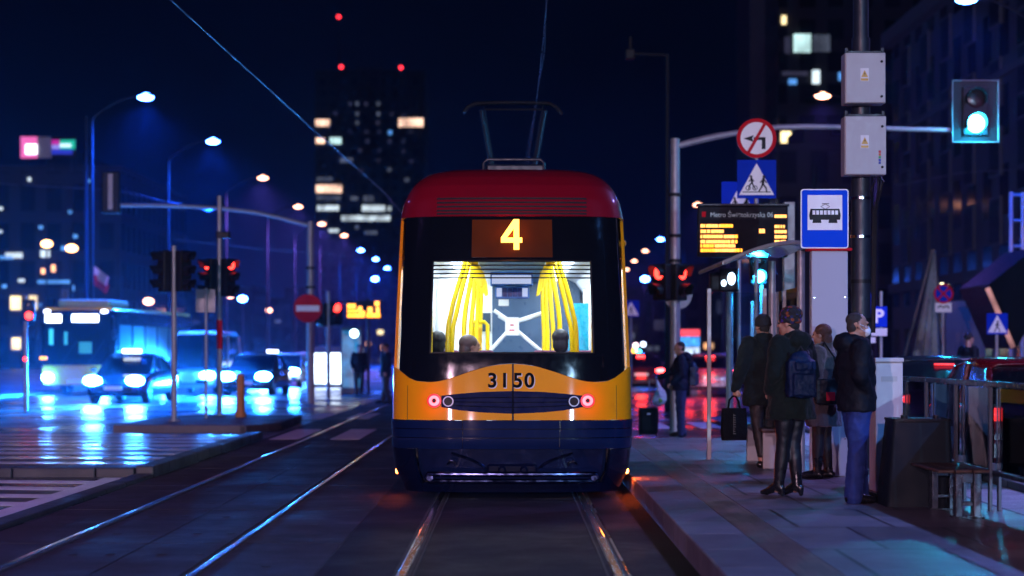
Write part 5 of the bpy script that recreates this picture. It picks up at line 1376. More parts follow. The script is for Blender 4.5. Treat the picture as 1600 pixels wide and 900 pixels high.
def legs_pts(hip_w, kneeL, ankL, kneeR, ankR):
    return ((Vector((-hip_w, 0, 0.93)), Vector(kneeL), Vector(ankL)), (Vector((hip_w, 0, 0.93)), Vector(kneeR), Vector(ankR)))
def shoe(b, ank, yaw, heel=0.0, L=0.25, s=1.0):
    M = Matrix.Rotation(yaw, 4, 'Z'); a = Vector(ank)
    def W(p): q = M @ Vector(p); return Vector((a.x + q.x, a.y + q.y, q.z))
    if heel:
        b.limb([W((0, 0.0, 0.10)), W((0, -0.05, 0.075)), W((0, -0.13, 0.035)), W((0, -0.19, 0.026))], [0.050, 0.045, 0.036, 0.024])
        b.limb([W((0, 0.035, 0.075)), W((0, 0.042, 0.022))], [0.034, 0.024])
    else:
        b.limb([W((0, 0.04, 0.045)), W((0, -0.06, 0.05)), W((0, -0.15, 0.036)), W((0, -0.19, 0.032))], [0.042, 0.047, 0.042, 0.032])
        b.m.box(-0.01, 0.01, -0.01, 0.01, 0.03, 0.05, Matrix.Translation(W((0, 0, 0))))
    return W

def person(label, loc, rz, H, spec):
    """H metres tall; local figure faces -Y and is 1.75 tall before scaling"""
    t = empty('person', label, 'person', loc, rz, spec.get('group'))
    s = H / 1.75; t.scale = (s, s, s)
    lean = spec.get('lean', 0.0)
    hc = Vector((spec.get('hx', 0), -0.03 + lean, 1.635)); yaw = spec.get('yaw', 0.0)
    (hl, kl, al), (hr, kr, ar) = legs_pts(0.09, *spec['legs'])
    shL, shR = Vector((-0.185, 0.01 + lean*0.6, 1.43)), Vector((0.185, 0.01 + lean*0.6, 1.43))
    eL, wL = Vector(spec['armL'][0]), Vector(spec['armL'][1]); eR, wR = Vector(spec['armR'][0]), Vector(spec['armR'][1])
    # one continuous body
    b = Body()
    M, W = head(b, hc, yaw, spec.get('pitch', 0.0))
    b.limb([hc + Vector((0, 0.03, -0.06)), Vector((0, 0.015 + lean*0.7, 1.44))], [0.058, 0.064])
    b.stack([(0, 0, 0.88, 0.15, 0.105), (0, 0, 0.98, 0.165, 0.11), (0, lean*.2, 1.10, 0.14, 0.095), (0, lean*.4, 1.28, 0.165, 0.11), (0, lean*.6, 1.40, 0.175, 0.10), (0, lean*.7, 1.47, 0.10, 0.07)])
    for a_, c_, d_ in ((hl, kl, al), (hr, kr, ar)): b.limb([a_, c_, d_], [0.085, 0.055, 0.038]); b.limb([d_, d_ + Vector((0, -0.02, -0.03))], [0.036, 0.034])
    for a_, c_, d_ in ((shL, eL, wL), (shR, eR, wR)): b.limb([a_, c_, d_], [0.056, 0.042, 0.028])
    for key, e_, w_, th in (('handL', eL, wL, 1), ('handR', eR, wR, -1)):
        hd = spec.get(key)
        if hd: hand(b, w_, hd[0], hd[1], 1.0, hd[2], hd[3] if len(hd) > 3 else th)
    bo = b.done('body', M_skin, t, 0.0085, 3)
    for q in (-1, 1):
        m = MB(); m.ell(W((q*0.031, -0.082, 0.004)), (0.013, 0.010, 0.009)); m.build('eye', M_eye, bo, True)
    hr_ = spec.get('hair')
    if hr_:
        h = Body(); kind, hm = hr_
        def e(p, r): h.m.ell(W(p), r, 18, 12, M)
        if kind == 'short': e((0, 0.030, 0.052), (0.0775, 0.089, 0.070)); e((0, 0.060, -0.012), (0.063, 0.047, 0.065)); e((0.06, 0.02, 0.01), (0.018, 0.022, 0.04)); e((-0.06, 0.02, 0.01), (0.018, 0.022, 0.04))
        elif kind == 'long': e((0, 0.026, 0.046), (0.088, 0.100, 0.088)); e((0, 0.07, -0.06), (0.085, 0.06, 0.11))
        h.done('hair', hm, bo, 0.007, 2, 0.012, 0.018)
    ht = spec.get('hat')
    if ht:
        h = Body()
        def e(p, r): h.m.ell(W(p), r, 18, 12, M)
        e((0, 0.018, 0.062), (0.094, 0.110, 0.092)); e((0, 0.02, 0.028), (0.098, 0.113, 0.042))
        if ht[1] == 'pom': e((0, 0.03, 0.09), (0.098, 0.112, 0.085))
        h.done('hat', ht[0], t, 0.009, 3, 0.010, 0.04)
    if spec.get('mask'):
        h = Body()
        def e(p, r): h.m.ell(W(p), r, 18, 12, M)
        e((0, -0.072, -0.050), (0.056, 0.052, 0.055)); mk_ = h.done('face_mask', M_maskc, t, 0.008, 3, 0.004, 0.03)
        m = MB()
        for q in (-1, 1):
            m.tube([W((q*0.050, -0.085, -0.025)), W((q*0.074, -0.035, -0.008)), W((q*0.084, 0.012, 0.012))], 0.0025, 6); m.tube([W((q*0.046, -0.085, -0.075)), W((q*0.072, -0.035, -0.05)), W((q*0.084, 0.014, -0.02))], 0.0025, 6)
        m.build('ear_loop', M_maskc, mk_, True)
    # coat
    c = spec['coat']; cm = c['mat']; z0 = c['hem']; f = c.get('flare', 0.0); g = c.get('bulk', 1.0)
    b = Body()
    secs = [(0, 0.0, z0, 0.215*g + f, 0.165*g + f*0.8), (0, 0.0, z0 + 0.12, 0.212*g + f*0.6, 0.165*g + f*0.5), (0, lean*.2, 1.08, 0.20*g, 0.155*g), (0, lean*.4, 1.25, 0.215*g, 0.165*g), (0, lean*.5, 1.37, 0.215*g, 0.15*g), (0, lean*.6 + 0.005, 1.46, 0.14*g, 0.11*g), (0, lean*.7 + 0.01, 1.51, 0.095, 0.085)]
    b.stack(secs)
    for a_, c_, d_ in ((shL, eL, wL), (shR, eR, wR)):
        b.limb([a_, c_, d_], [0.092*g, 0.074*g, 0.056*g])
    if c.get('belly'): b.ell((0, -0.05, 1.12), (0.17, 0.13, 0.16))
    if c.get('hood'): b.ell((0, 0.115 + lean, 1.475), (0.135, 0.085, 0.095)); b.limb([(-0.09, 0.02 + lean*.7, 1.50), (0, 0.10 + lean, 1.535), (0.09, 0.02 + lean*.7, 1.50)], [0.04, 0.05, 0.04])
    if c.get('collar'): b.limb([(-0.07, -0.05 + lean, 1.51), (-0.075, 0.03 + lean, 1.53), (0, 0.085 + lean, 1.54), (0.075, 0.03 + lean, 1.53), (0.07, -0.05 + lean, 1.51)], [0.03]*5)
    cb = b.done(c.get('name', 'jacket'), cm, t, 0.0125, 4, c.get('fold', 0.035), c.get('fsize', 0.085))
    # trousers, then shoes
    tr = spec['legwear']; r_ = tr['r']
    b = Body()
    b.stack([(0, 0, 0.84, 0.16, 0.12), (0, 0, 0.92, 0.178, 0.13), (0, 0, 1.02, 0.17, 0.12)])
    for a_, c_, d_ in ((hl, kl, al), (hr, kr, ar)):
        e_ = Vector(d_); e_.z = tr.get('z', 0.06)
        b.limb([a_, a_.lerp(c_, 0.5), c_, c_.lerp(e_, 0.35), e_], r_)
    b.done(tr.get('name', 'trousers'), tr['mat'], t, 0.0115, 4, tr.get('fold', 0.02), 0.07)
    for a_, yw in ((al, spec.get('toeL', 0.2)), (ar, spec.get('toeR', -0.2))):
        b = Body(); Wf = shoe(b, a_, yw, spec.get('heel', 0))
        bt = spec.get('boot')
        if bt: b.limb([Vector((a_.x, a_.y, 0.09)), Vector((a_.x, a_.y, 0.09)).lerp(kl if a_ is al else kr, bt)], [0.05, 0.062])
        b.done('boot' if bt else 'shoe', spec.get('shoemat', M_shoe), t, 0.010, 3)
    return t, bo, cb, W

# man in the mask, facing right, hands in pockets
D = 15.73
man, _, _, _ = person('man in a black jacket, blue jeans and white face mask facing right, hands in pockets', (mx(1338, D), D, PZ), PI/2 + 0.15, 1.66, dict(
    legs=((-0.10, 0.03, 0.50), (-0.11, 0.07, 0.09), (0.10, -0.05, 0.50), (0.12, -0.08, 0.09)), toeL=-0.1, toeR=0.25, lean=0.015, yaw=0.05,
    armL=((-0.265, 0.06, 1.18), (-0.16, -0.05, 1.03)), armR=((0.265, 0.06, 1.18), (0.16, -0.05, 1.03)), handL=((0.6, -0.2, -0.45), (0, -0.3, 1), 0.9), handR=((-0.6, -0.2, -0.45), (0, -0.3, 1), 0.9),
    hair=('short', M_hairg), mask=True, coat=dict(mat=M_jkt_black, hem=0.84, bulk=1.05, belly=True, collar=True, hood=True, fold=0.035),
    legwear=dict(mat=M_jeans, r=[0.118, 0.108, 0.086, 0.084, 0.082], fold=0.03, z=0.05)))
# woman in the knit hat
D = 16.43
wom, _, _, _ = person('woman in a patterned knit hat, dark green parka and shiny black leggings, seen from behind', (mx(1236, D), D, PZ), PI + 0.75, 1.69, dict(
    legs=((-0.065, -0.02, 0.50), (-0.055, 0.03, 0.09), (0.07, -0.04, 0.50), (0.075, -0.09, 0.09)), toeL=0.15, toeR=0.05, heel=1, boot=0.62,
    armL=((-0.29, 0.02, 1.17), (-0.19, -0.10, 1.0)), armR=((0.29, 0.02, 1.17), (0.19, -0.10, 1.0)), handL=((0.8, -0.35, -0.35), (0, -0.3, 1), 0.9), handR=((-0.8, -0.35, -0.35), (0, -0.3, 1), 0.9),
    hat=(M_knit, 'pom'), hair=('short', M_hairb), yaw=0.25, coat=dict(mat=M_jkt_green, hem=0.73, flare=0.03, bulk=1.12, hood=True, name='parka', fold=0.045),
    legwear=dict(mat=M_legg, r=[0.105, 0.092, 0.066, 0.066, 0.048], name='leggings', fold=0.012, z=0.08)))
# man in the dark cap with the tote bag
D = 20.5
mtb, _, _, _ = person('man in a dark cap and grey green coat holding a black tote bag, back turned', (mx(1193, D), D, PZ), PI + 0.30, 1.72, dict(
    legs=((-0.09, -0.03, 0.50), (-0.085, 0.0, 0.09), (0.09, 0.02, 0.50), (0.07, 0.10, 0.09)), toeL=-0.9, toeR=-1.0,
    armL=((-0.28, 0.03, 1.16), (-0.24, -0.14, 0.98)), armR=((0.30, 0.04, 1.16), (0.345, -0.02, 0.93)), handL=((0.1, -0.6, -0.6), (0, -0.3, 1), 0.6), handR=((0.06, 0.0, -1), (0.9, 0.3, 0), 1.0, -1),
    hat=(M_beanie, 'plain'), hair=('short', M_hairb), coat=dict(mat=M_jkt_grey, hem=0.72, flare=0.015, bulk=1.12, collar=True, name='coat', fold=0.04),
    legwear=dict(mat=M_blk_trs, r=[0.108, 0.094, 0.068, 0.064, 0.052], fold=0.02, z=0.16)))
# woman in the taupe coat behind
D = 18.7
wtc, _, _, _ = person('woman in a taupe wool coat with auburn hair, half hidden behind the parka', (mx(1287, D), D, PZ), PI + 1.0, 1.60, dict(
    legs=((-0.085, -0.02, 0.50), (-0.09, 0.02, 0.09), (0.085, -0.03, 0.50), (0.09, -0.04, 0.09)), toeL=0.25, toeR=0.2, boot=0.45,
    armL=((-0.27, 0.0, 1.17), (-0.20, -0.15, 1.02)), armR=((0.27, 0.02, 1.17), (0.22, -0.13, 1.0)), handL=((0.8, -0.35, -0.35), (0, -0.3, 1), 0.9), handR=((-0.8, -0.35, -0.35), (0, -0.3, 1), 0.9),
    hair=('long', M_hairr), coat=dict(mat=M_coat_beige, hem=0.60, flare=0.03, bulk=1.05, collar=True, name='coat', fold=0.035),
    legwear=dict(mat=M_blk_trs, r=[0.10, 0.088, 0.072, 0.068, 0.05], name='leggings', fold=0.012, z=0.08)))
# far man with suitcase
D = 31.6
fmn, _, _, _ = person('man with navy backpack and jeans facing left, one arm reaching to his suitcase', (mx(1064, D), D, 0.012), -PI/2 - 0.1, 1.66, dict(
    legs=((-0.09, -0.02, 0.50), (-0.09, 0.03, 0.09), (0.09, 0.0, 0.50), (0.09, 0.0, 0.09)), toeL=0.1, toeR=-0.1, pitch=0.15,
    armL=((-0.23, -0.16, 1.21), (-0.14, -0.40, 1.10)), armR=((0.24, 0.02, 1.17), (0.20, -0.16, 1.0)), handL=((0.1, -1.0, -0.15), (0, 0.1, 1), 1.0), handR=((-0.2, -0.8, -0.4), (0, -0.3, 1), 0.8),
    hair=('short', M_hairb), coat=dict(mat=M_jkt_navy, hem=0.86, bulk=1.0, hood=True, fold=0.03),
    legwear=dict(mat=M_jeans2, r=[0.11, 0.098, 0.080, 0.076, 0.072], fold=0.03, z=0.05)))
# things they carry -------------------------------------------------
def backpack(label, loc, rz, s, m_, strap=True):
    t = empty('backpack', label, 'backpack', loc, rz); t.scale = (s, s, s)
    b = Body(); b.ell((0, 0.06, 0.0), (0.15, 0.085, 0.23)); b.m.box(-0.14, 0.14, 0.0, 0.12, -0.22, 0.13); b.m.box(-0.105, 0.105, 0.10, 0.165, -0.20, 0.0); b.m.box(-0.08, 0.08, 0.1, 0.155, 0.04, 0.12)
    bg_ = b.done('pack', m_, t, 0.011, 5, 0.035, 0.07)
    m = MB()
    for q in (-1, 1): m.tube([(q*0.09, 0.02, 0.18), (q*0.11, -0.06, 0.215), (q*0.125, -0.18, 0.12), (q*0.14, -0.16, -0.08), (q*0.13, 0.0, -0.17)], 0.016, 6)
    m.tube([(-0.03, 0.05, 0.22), (0, 0.05, 0.265), (0.03, 0.05, 0.22)], 0.009, 6)
    m.build('strap', M_black, t, True); return t
M_bp = mat('blue_nylon_pack', (0.004, 0.012, 0.045), 0.6, spec=0.2, vary=0.3, bump=0.3, bscale=50)
M_bp2 = mat('navy_nylon_pack', (0.004, 0.009, 0.04), 0.5, vary=0.3, bump=0.3, bscale=50)
D = 16.43
rz = PI + 0.75
def offs(loc, rz, v): q = Matrix.Rotation(rz, 4, 'Z') @ Vector(v); return Vector(loc) + q
backpack('blue backpack on the back of the woman in the parka', offs((mx(1236, D), D, PZ + 1.16*1.69/1.75), rz - 0.55, (0.0, 0.195, 0.0)), rz - 0.55, 0.95, M_bp)
D = 31.6
backpack('navy backpack worn by the man beside the suitcase', offs((mx(1064, D), D, 0.012 + 1.17*1.66/1.75), -PI/2 - 0.1, (0, 0.155, 0)), -PI/2 - 0.1, 0.95, M_bp2)
D = 18.7
t = empty('shoulder_bag', 'dark shoulder bag with a red patch held by the woman in the taupe coat', 'bag', (mx(1291, D), D - 0.26, PZ + 0.92)); 
b = Body(); b.m.box(-0.16, 0.16, -0.05, 0.05, -0.14, 0.12); b.ell((0, 0, -0.05), (0.15, 0.075, 0.10)); bg_ = b.done('bag', M_black, t, 0.012, 5, 0.02, 0.06)
m = MB(); m.tube([(-0.12, 0, 0.10), (-0.10, 0.05, 0.32), (-0.04, 0.16, 0.50), (0.06, 0.14, 0.35), (0.12, 0.02, 0.10)], 0.012, 6); m.build('strap', M_black, t, True)
m = MB(); m.box(-0.06, 0.03, -0.088, -0.078, -0.10, -0.01); m.build('red_patch', M_sred, t, bevel=0.004)
# tote bag held by the capped man
D = 20.5; s_ = 1.72/1.75
hp = offs((mx(1193, D), D, PZ), PI + 0.30, (0.365*s_, -0.02*s_, 0.83*s_))
t = empty('tote_bag', 'black tote bag with pale vertical lettering hanging from the hand of the capped man', 'bag', hp, 0.25)
m = MB(); m.loft([[Vector((x_*0.98, y_*0.8, -0.50)) for x_, y_ in rrect(-0.145, 0.145, -0.05, 0.05, 0.02, 2)], [Vector((x_*1.05, y_*1.1, -0.40)) for x_, y_ in rrect(-0.145, 0.145, -0.05, 0.05, 0.02, 2)], [Vector((x_, y_*0.8, -0.20)) for x_, y_ in rrect(-0.145, 0.145, -0.05, 0.05, 0.02, 2)], [Vector((x_*0.99, y_*0.35, -0.135)) for x_, y_ in rrect(-0.145, 0.145, -0.05, 0.05, 0.02, 2)]])
bo = m.build('bag', mat('tote_canvas', (0.004, 0.004, 0.006), 0.8, spec=0.1, vary=0.3, bump=0.3), t, True)
m = MB()
for y_ in (-0.014, 0.014): m.tube([(-0.07, y_, -0.14), (-0.055, y_, -0.04), (-0.01, y_*0.5, 0.005), (0.02, y_*0.5, 0.0), (0.055, y_, -0.06), (0.07, y_, -0.14)], 0.008, 6)
m.build('handle', MATS['tote_canvas'], t, True)
m = MB(); random.seed(5)
for i in range(9):
    z_ = -0.22 - i*0.026; wd = random.uniform(0.018, 0.03)
    m.box(-0.03, -0.03 + wd, -0.0585, -0.0565, z_, z_ + 0.007); m.box(-0.03, -0.026, -0.0585, -0.0565, z_, z_ + 0.018)
m.build('lettering', mat('pale_print', (0.16, 0.15, 0.14), 0.6), bo)
# suitcase and plastic bag
D = 31.4
t = empty('suitcase', 'dark upright wheeled suitcase with its handle pulled out beside the far man', 'suitcase', (mx(1013, D), D, 0.012))
m = MB(); m.box(-0.17, 0.17, -0.11, 0.11, 0.05, 0.51); b_ = m.build('case', mat('suitcase_shell', (0.004, 0.004, 0.006), 0.6, spec=0.12, vary=0.2, bump=0.2), t, bevel=0.03, seg=3)
m = MB(); m.box(-0.13, 0.13, -0.125, -0.11, 0.12, 0.44); m.build('front_pocket', MATS['suitcase_shell'], b_, bevel=0.01)
m = MB(); m.box(-0.03, 0.03, -0.130, -0.126, 0.40, 0.415); m.build('badge', M_swhite, b_)
m = MB()
for q in (-0.14, 0.14):
    for y_ in (-0.08, 0.08): m.cyl((q - 0.015, y_, 0.03), (q + 0.015, y_, 0.03), 0.03, n=14)
m.build('wheel', M_rubber, t, True)
m = MB(); m.tube([(0.02, 0.05, 0.5), (0.02, 0.05, 1.02), (0.14, 0.05, 1.03), (0.14, 0.05, 0.5)], 0.010, 8); m.build('handle', M_galv, t, True)
t = empty('carrier_bag', 'white plastic carrier bag with green print hanging over the suitcase handle', 'bag', (mx(1030, D), D - 0.13, 0.55))
b = Body(); b.ell((0, 0, 0.14), (0.125, 0.075, 0.13)); b.ell((-0.03, 0, 0.10), (0.11, 0.08, 0.10)); b.limb([(0, 0, 0.2), (-0.03, 0.02, 0.38), (-0.05, 0.03, 0.45)], [0.08, 0.035, 0.012]); b.limb([(0.05, 0, 0.22), (0.0, 0.02, 0.36), (-0.04, 0.03, 0.45)], [0.06, 0.02, 0.010])
bg_ = b.done('bag', mat('white_plastic_film', (0.55, 0.55, 0.56), 0.35, vary=0.12, bump=0.5, bscale=30), t, 0.010, 3, 0.035, 0.05)
b = Body(); b.ell((0.0, -0.045, 0.11), (0.05, 0.045, 0.055)); b.done('green_print', mat('green_print', (0.20, 0.38, 0.05), 0.5), bg_, 0.010, 2)

# far standing figures (simple upright bodies in dark clothes)
def far_person(px, D, z0, rz, H, label, m1, m2):
    t = empty('person', label, 'person', (mx(px, D), D, z0), rz, group='people far down the street'); t.scale = (H/1.75,)*3
    b = Body(); head(b, (0, -0.03, 1.635)); b.limb([(0, 0, 1.57), (0, 0, 1.44)], [0.055, 0.062]); b.stack([(0, 0, 0.85, 0.17, 0.12), (0, 0, 1.1, 0.16, 0.11), (0, 0, 1.4, 0.18, 0.11), (0, 0, 1.47, 0.1, 0.08)])
    for q in (-1, 1):
        b.limb([(q*0.09, 0, 0.93), (q*0.10, -0.03*q, 0.5), (q*0.10, 0.08*q, 0.06)], [0.085, 0.06, 0.045]); b.limb([(q*0.19, 0, 1.42), (q*0.25, 0.03, 1.15), (q*0.24, -0.08, 0.93)], [0.055, 0.042, 0.03]); hand(b, (q*0.24, -0.08, 0.93), (0, -0.2, -1), (q, 0, 0), 1, 0.4, q)
    bo = b.done('body', M_skin, t, 0.012, 3)
    h = Body(); h.ell((0, -0.005, 1.68), (0.085, 0.1, 0.085)); h.done('hair', M_hairb, bo, 0.012, 2)
    b = Body(); b.stack([(0, 0, 0.78, 0.22, 0.17), (0, 0, 1.1, 0.2, 0.155), (0, 0, 1.38, 0.215, 0.15), (0, 0, 1.48, 0.12, 0.10)])
    for q in (-1, 1): b.limb([(q*0.19, 0, 1.42), (q*0.25, 0.03, 1.15), (q*0.24, -0.08, 0.95)], [0.09, 0.07, 0.055])
    b.done('coat', m1, t, 0.015, 3, 0.03, 0.08)
    b = Body(); b.stack([(0, 0, 0.84, 0.16, 0.12), (0, 0, 0.95, 0.17, 0.12)])
    for q in (-1, 1): b.limb([(q*0.09, 0, 0.9), (q*0.10, -0.03*q, 0.5), (q*0.10, 0.08*q, 0.08)], [0.11, 0.085, 0.07])
    b.done('trousers', m2, t, 0.015, 3)
    for q in (-1, 1): 
        b = Body(); shoe(b, (q*0.10, 0.08*q, 0.06), 0); b.done('shoe', M_shoe, t, 0.012, 2)
    return t
far_person(561, 62.0, 0.0, 0.3, 1.75, 'dark figure standing at the opposite stop beside the cyan panel', M_jkt_black, M_blk_trs)
far_person(603, 52.0, 0.0, -1.2, 1.75, 'dark figure close to the left edge of the tram, far behind it', M_jkt_navy, M_blk_trs)
far_person(1513, 36.0, 0.125, 2.0, 1.75, 'dark figure on the far pavement between the dark car and the red car', M_jkt_black, M_jeans2)

# seated passengers inside the tram
def seated(x, y, z, rz, label, hairm, coatm):
    t = empty('person', label, 'person', (x, y, z), rz, group='passengers sitting in the tram')
    b = Body(); head(b, (0, -0.02, 0.76)); b.limb([(0, 0, 0.70), (0, 0.01, 0.56)], [0.055, 0.062]); b.stack([(0, 0, 0.0, 0.17, 0.12), (0, 0, 0.25, 0.16, 0.11), (0, 0, 0.52, 0.18, 0.11), (0, 0, 0.60, 0.1, 0.08)])
    for q in (-1, 1):
        b.limb([(q*0.09, 0, 0.06), (q*0.10, -0.42, 0.08), (q*0.10, -0.40, -0.36)], [0.085, 0.06, 0.045]); b.limb([(q*0.10, -0.40, -0.38), (q*0.10, -0.5, -0.4)], [0.04, 0.035])
        b.limb([(q*0.19, 0, 0.54), (q*0.25, -0.03, 0.28), (q*0.12, -0.22, 0.18)], [0.055, 0.042, 0.03]); hand(b, (q*0.12, -0.22, 0.18), (-q*0.3, -1, -0.1), (0, 0, 1), 1, 0.5, q)
    bo = b.done('body', M_skin, t, 0.011, 3)
    h = Body(); h.ell((0, 0.012, 0.80), (0.092, 0.106, 0.09)); h.ell((0, 0.05, 0.72), (0.085, 0.065, 0.10)); h.done('hair', hairm, bo, 0.010, 3, 0.008, 0.03)
    b = Body(); b.stack([(0, 0, -0.02, 0.21, 0.16), (0, 0, 0.25, 0.2, 0.155), (0, 0, 0.50, 0.215, 0.14), (0, 0, 0.62, 0.12, 0.10)])
    for q in (-1, 1): b.limb([(q*0.19, 0, 0.54), (q*0.25, -0.03, 0.28), (q*0.13, -0.20, 0.19)], [0.088, 0.07, 0.055])
    b.done('coat', coatm, t, 0.014, 3, 0.03, 0.08)
    b = Body()
    for q in (-1, 1): b.limb([(q*0.09, 0, 0.07), (q*0.10, -0.42, 0.09), (q*0.10, -0.40, -0.34)], [0.1, 0.08, 0.065])
    b.done('trousers', M_blk_trs, t, 0.014, 3)
    return t
M_pink = mat('lilac_jacket', (0.30, 0.22, 0.32), 0.8, vary=0.2)
M_pc = mat('slate_jacket', (0.06, 0.07, 0.10), 0.8, vary=0.2)
seated(-0.80, TY + 1.22, 0.84, PI, 'dark haired passenger at the left of the rear tram window', M_hairb, M_pc)
seated(-0.46, TY + 1.24, 0.80, PI - 1.25, 'passenger in a lilac jacket just right of the left window passenger', mat('brown_hair', (0.10, 0.06, 0.05), 0.6, vary=0.3), M_pink)
seated(0.52, TY + 1.22, 0.86, PI, 'dark haired passenger at the right of the rear tram window', mat('black_brown_hair', (0.03, 0.025, 0.03), 0.6, vary=0.3), M_pc)

# ================================================================== VEHICLES
def wheel(parent, x, y, r, wd, side):
    m = MB(); n = 28
    prof = [(r*0.62, -wd/2), (r*0.93, -wd/2), (r, -wd/2 + 0.03), (r, wd/2 - 0.03), (r*0.93, wd/2), (r*0.62, wd/2)]
    rings = []
    for i in range(n):
        a = 2*PI*i/n; rings.append([Vector((x + q, y + rr*math.cos(a), r + rr*math.sin(a))) for rr, q in prof])
    vs = [p for rg in rings for p in rg]; k = len(prof)
    m.add(vs, [(i*k+j, i*k+(j+1) % k, ((i+1) % n)*k+(j+1) % k, ((i+1) % n)*k+j) for i in range(n) for j in range(k)])
    t = m.build('wheel', M_rubber, parent, True)
    m = MB(); m.cyl((x + side*wd*0.25, y, r), (x + side*wd*0.40, y, r), r*0.60, r*0.55, 24)
    for q in range(5):
        a = 2*PI*q/5; m.box(-0.008, 0.008, -0.03, 0.03, 0.05, r*0.58, Matrix.Translation((x + side*wd*0.44, y, r)) @ Matrix.Rotation(a, 4, 'X'))
    m.build('rim', M_rim, t, True)
def make_car(label, paint, front=True, L=4.4, W=1.78, H=1.45, head=None, tail=False, hatch=False, taxi=False, beam=0, van=False):
    """front points along -Y; origin at ground under the middle"""
    t = empty('van' if van else 'parked_car' if False else 'car', label, 'van' if van else 'car')
    hw = W/2; h = L/2
    if van: prof = [(-h, 0.55, 0.72), (-h+0.10, 0.75, 0.88), (-h+0.7, 0.86, 0.97), (-h+1.0, 0.90, 1.0), (0, 0.95, 1.0), (h-0.1, 0.98, 1.0), (h, 0.9, 0.98)]
    elif hatch: prof = [(-h, 0.52, 0.78), (-h+0.12, 0.68, 0.90), (-h+0.75, 0.84, 0.98), (-h+1.05, 0.88, 1.0), (0, 0.92, 1.0), (h-0.35, 0.96, 0.98), (h-0.06, 0.92, 0.93), (h, 0.70, 0.88)]
    else: prof = [(-h, 0.52, 0.78), (-h+0.12, 0.66, 0.90), (-h+0.8, 0.80, 0.98), (-h+1.15, 0.86, 1.0), (0, 0.90, 1.0), (h-0.85, 0.94, 0.99), (h-0.15, 0.93, 0.93), (h, 0.66, 0.86)]
    rings = []
    for y, zb, k in prof:
        w_ = hw*k; z0 = 0.22 if abs(y) < h - 0.05 else 0.32
        half = [(w_*0.90, z0), (w_*0.985, z0 + 0.10), (w_, 0.48 if zb > 0.6 else zb*0.8), (w_*0.985, zb - 0.09), (w_*0.92, zb - 0.015), (w_*0.5, zb + 0.022), (0, zb + 0.03)]
        rings.append([Vector((x, y, z)) for x, z in half] + [Vector((-x, y, z)) for x, z in reversed(half[:-1])])
    m = MB(); m.loft(rings); body = m.build('body', paint, t, True, angle=40)
    # cabin: glass house plus roof skin and pillars
    if van: cab = [(-h+0.85, 0.92, 0.93, 0.92), (-h+1.55, 0.90, H - 0.10, 0.84), (-h+2.0, 0.90, H, 0.86), (h-0.25, 0.90, H, 0.86), (h-0.03, 0.92, 0.95, 0.93)]
    elif hatch: cab = [(-h+0.95, 0.90, 0.90, 0.90), (-h+1.75, 0.86, H-0.05, 0.74), (-h+2.2, 0.86, H, 0.72), (h-0.75, 0.88, H-0.06, 0.72), (h-0.12, 0.90, 0.94, 0.86)]
    else: cab = [(-h+1.0, 0.90, 0.86, 0.90), (-h+1.85, 0.86, H-0.04, 0.74), (-h+2.3, 0.86, H, 0.72), (h-1.35, 0.88, H-0.05, 0.72), (h-0.55, 0.90, 0.93, 0.84)]
    rg = []
    for y, kb, zt, kt in cab:
        zb = 0.84
        wB, wT = hw*kb*0.98, hw*kt
        rg.append([Vector((wB, y, zb)), Vector((wT + (wB-wT)*0.12, y, zb + (zt-zb)*0.88)), Vector((wT*0.86, y, zt - 0.01)), Vector((0, y, zt + 0.0)), Vector((-wT*0.86, y, zt - 0.01)), Vector((-wT - (wB-wT)*0.12, y, zb + (zt-zb)*0.88)), Vector((-wB, y, zb))])
    m = MB(); m.loft(rg); m.build('window_glass', mat('car_window', (0.004, 0.005, 0.007), 0.14, spec=0.3, vary=0.1), t, True, angle=40)
    m = MB(); up = Vector((0, 0, 0.012))
    roof = [[p + up for p in r_[1:6]] for r_ in rg[1:-1]]
    vs = [p for r_ in roof for p in r_]; k = 5
    m.add(vs, [(i*k+j, i*k+j+1, (i+1)*k+j+1, (i+1)*k+j) for i in range(len(roof)-1) for j in range(k-1)]); ro = m.build('roof', paint, t, True)
    so = ro.modifiers.new('Solid', 'SOLIDIFY'); so.thickness = 0.03; so.offset = 0
    for sgn in (-1, 1):
        m = MB()
        ids = 1 if sgn == 1 else 5; idb = 0 if sgn == 1 else 6
        m.tube([rg[0][idb], rg[1][ids]], 0.032, 6); m.build('pillar', paint, t, True); m = MB(); m.tube([rg[-1][idb], rg[-2][ids]], 0.05, 6); m.build('pillar', paint, t, True); m = MB()
        mid = rg[2]; m.tube([Vector((mid[idb].x, 0.25, 0.86)), Vector((mid[ids].x, 0.3, mid[ids].z))], 0.035, 6)
        m.build('pillar', paint, t, True)
    for sgn in (-1, 1):
        m = MB(); m.ell((sgn*(hw + 0.08), -h + 1.35, 0.98), (0.10, 0.06, 0.07)); m.build('mirror', paint, t, True)
    r = 0.33
    for sgn in (-1, 1):
        for y in (-h + 0.85, h - 0.85): wheel(t, sgn*(hw - 0.12), y, r, 0.21, sgn)
    m = MB(); m.box(-hw*0.62, hw*0.62, -h - 0.02, -h + 0.1, 0.36, 0.52); m.build('grille', M_black, t, bevel=0.02)
    m = MB(); m.box(-0.26, 0.26, -h - 0.03, -h - 0.018, 0.40, 0.51); m.build('number_plate', M_swhite, t, bevel=0.003); m = MB(); m.box(-0.26, 0.26, h + 0.01, h + 0.025, 0.62, 0.73); m.build('number_plate', em('lit_plate_rear', (0.8, 0.85, 1.0), 0.35), t, bevel=0.003)
    m = MB(); m.box(-hw*0.92, hw*0.92, h - 0.1, h + 0.06, 0.32, 0.55); m.build('bumper', paint, t, bevel=0.04)
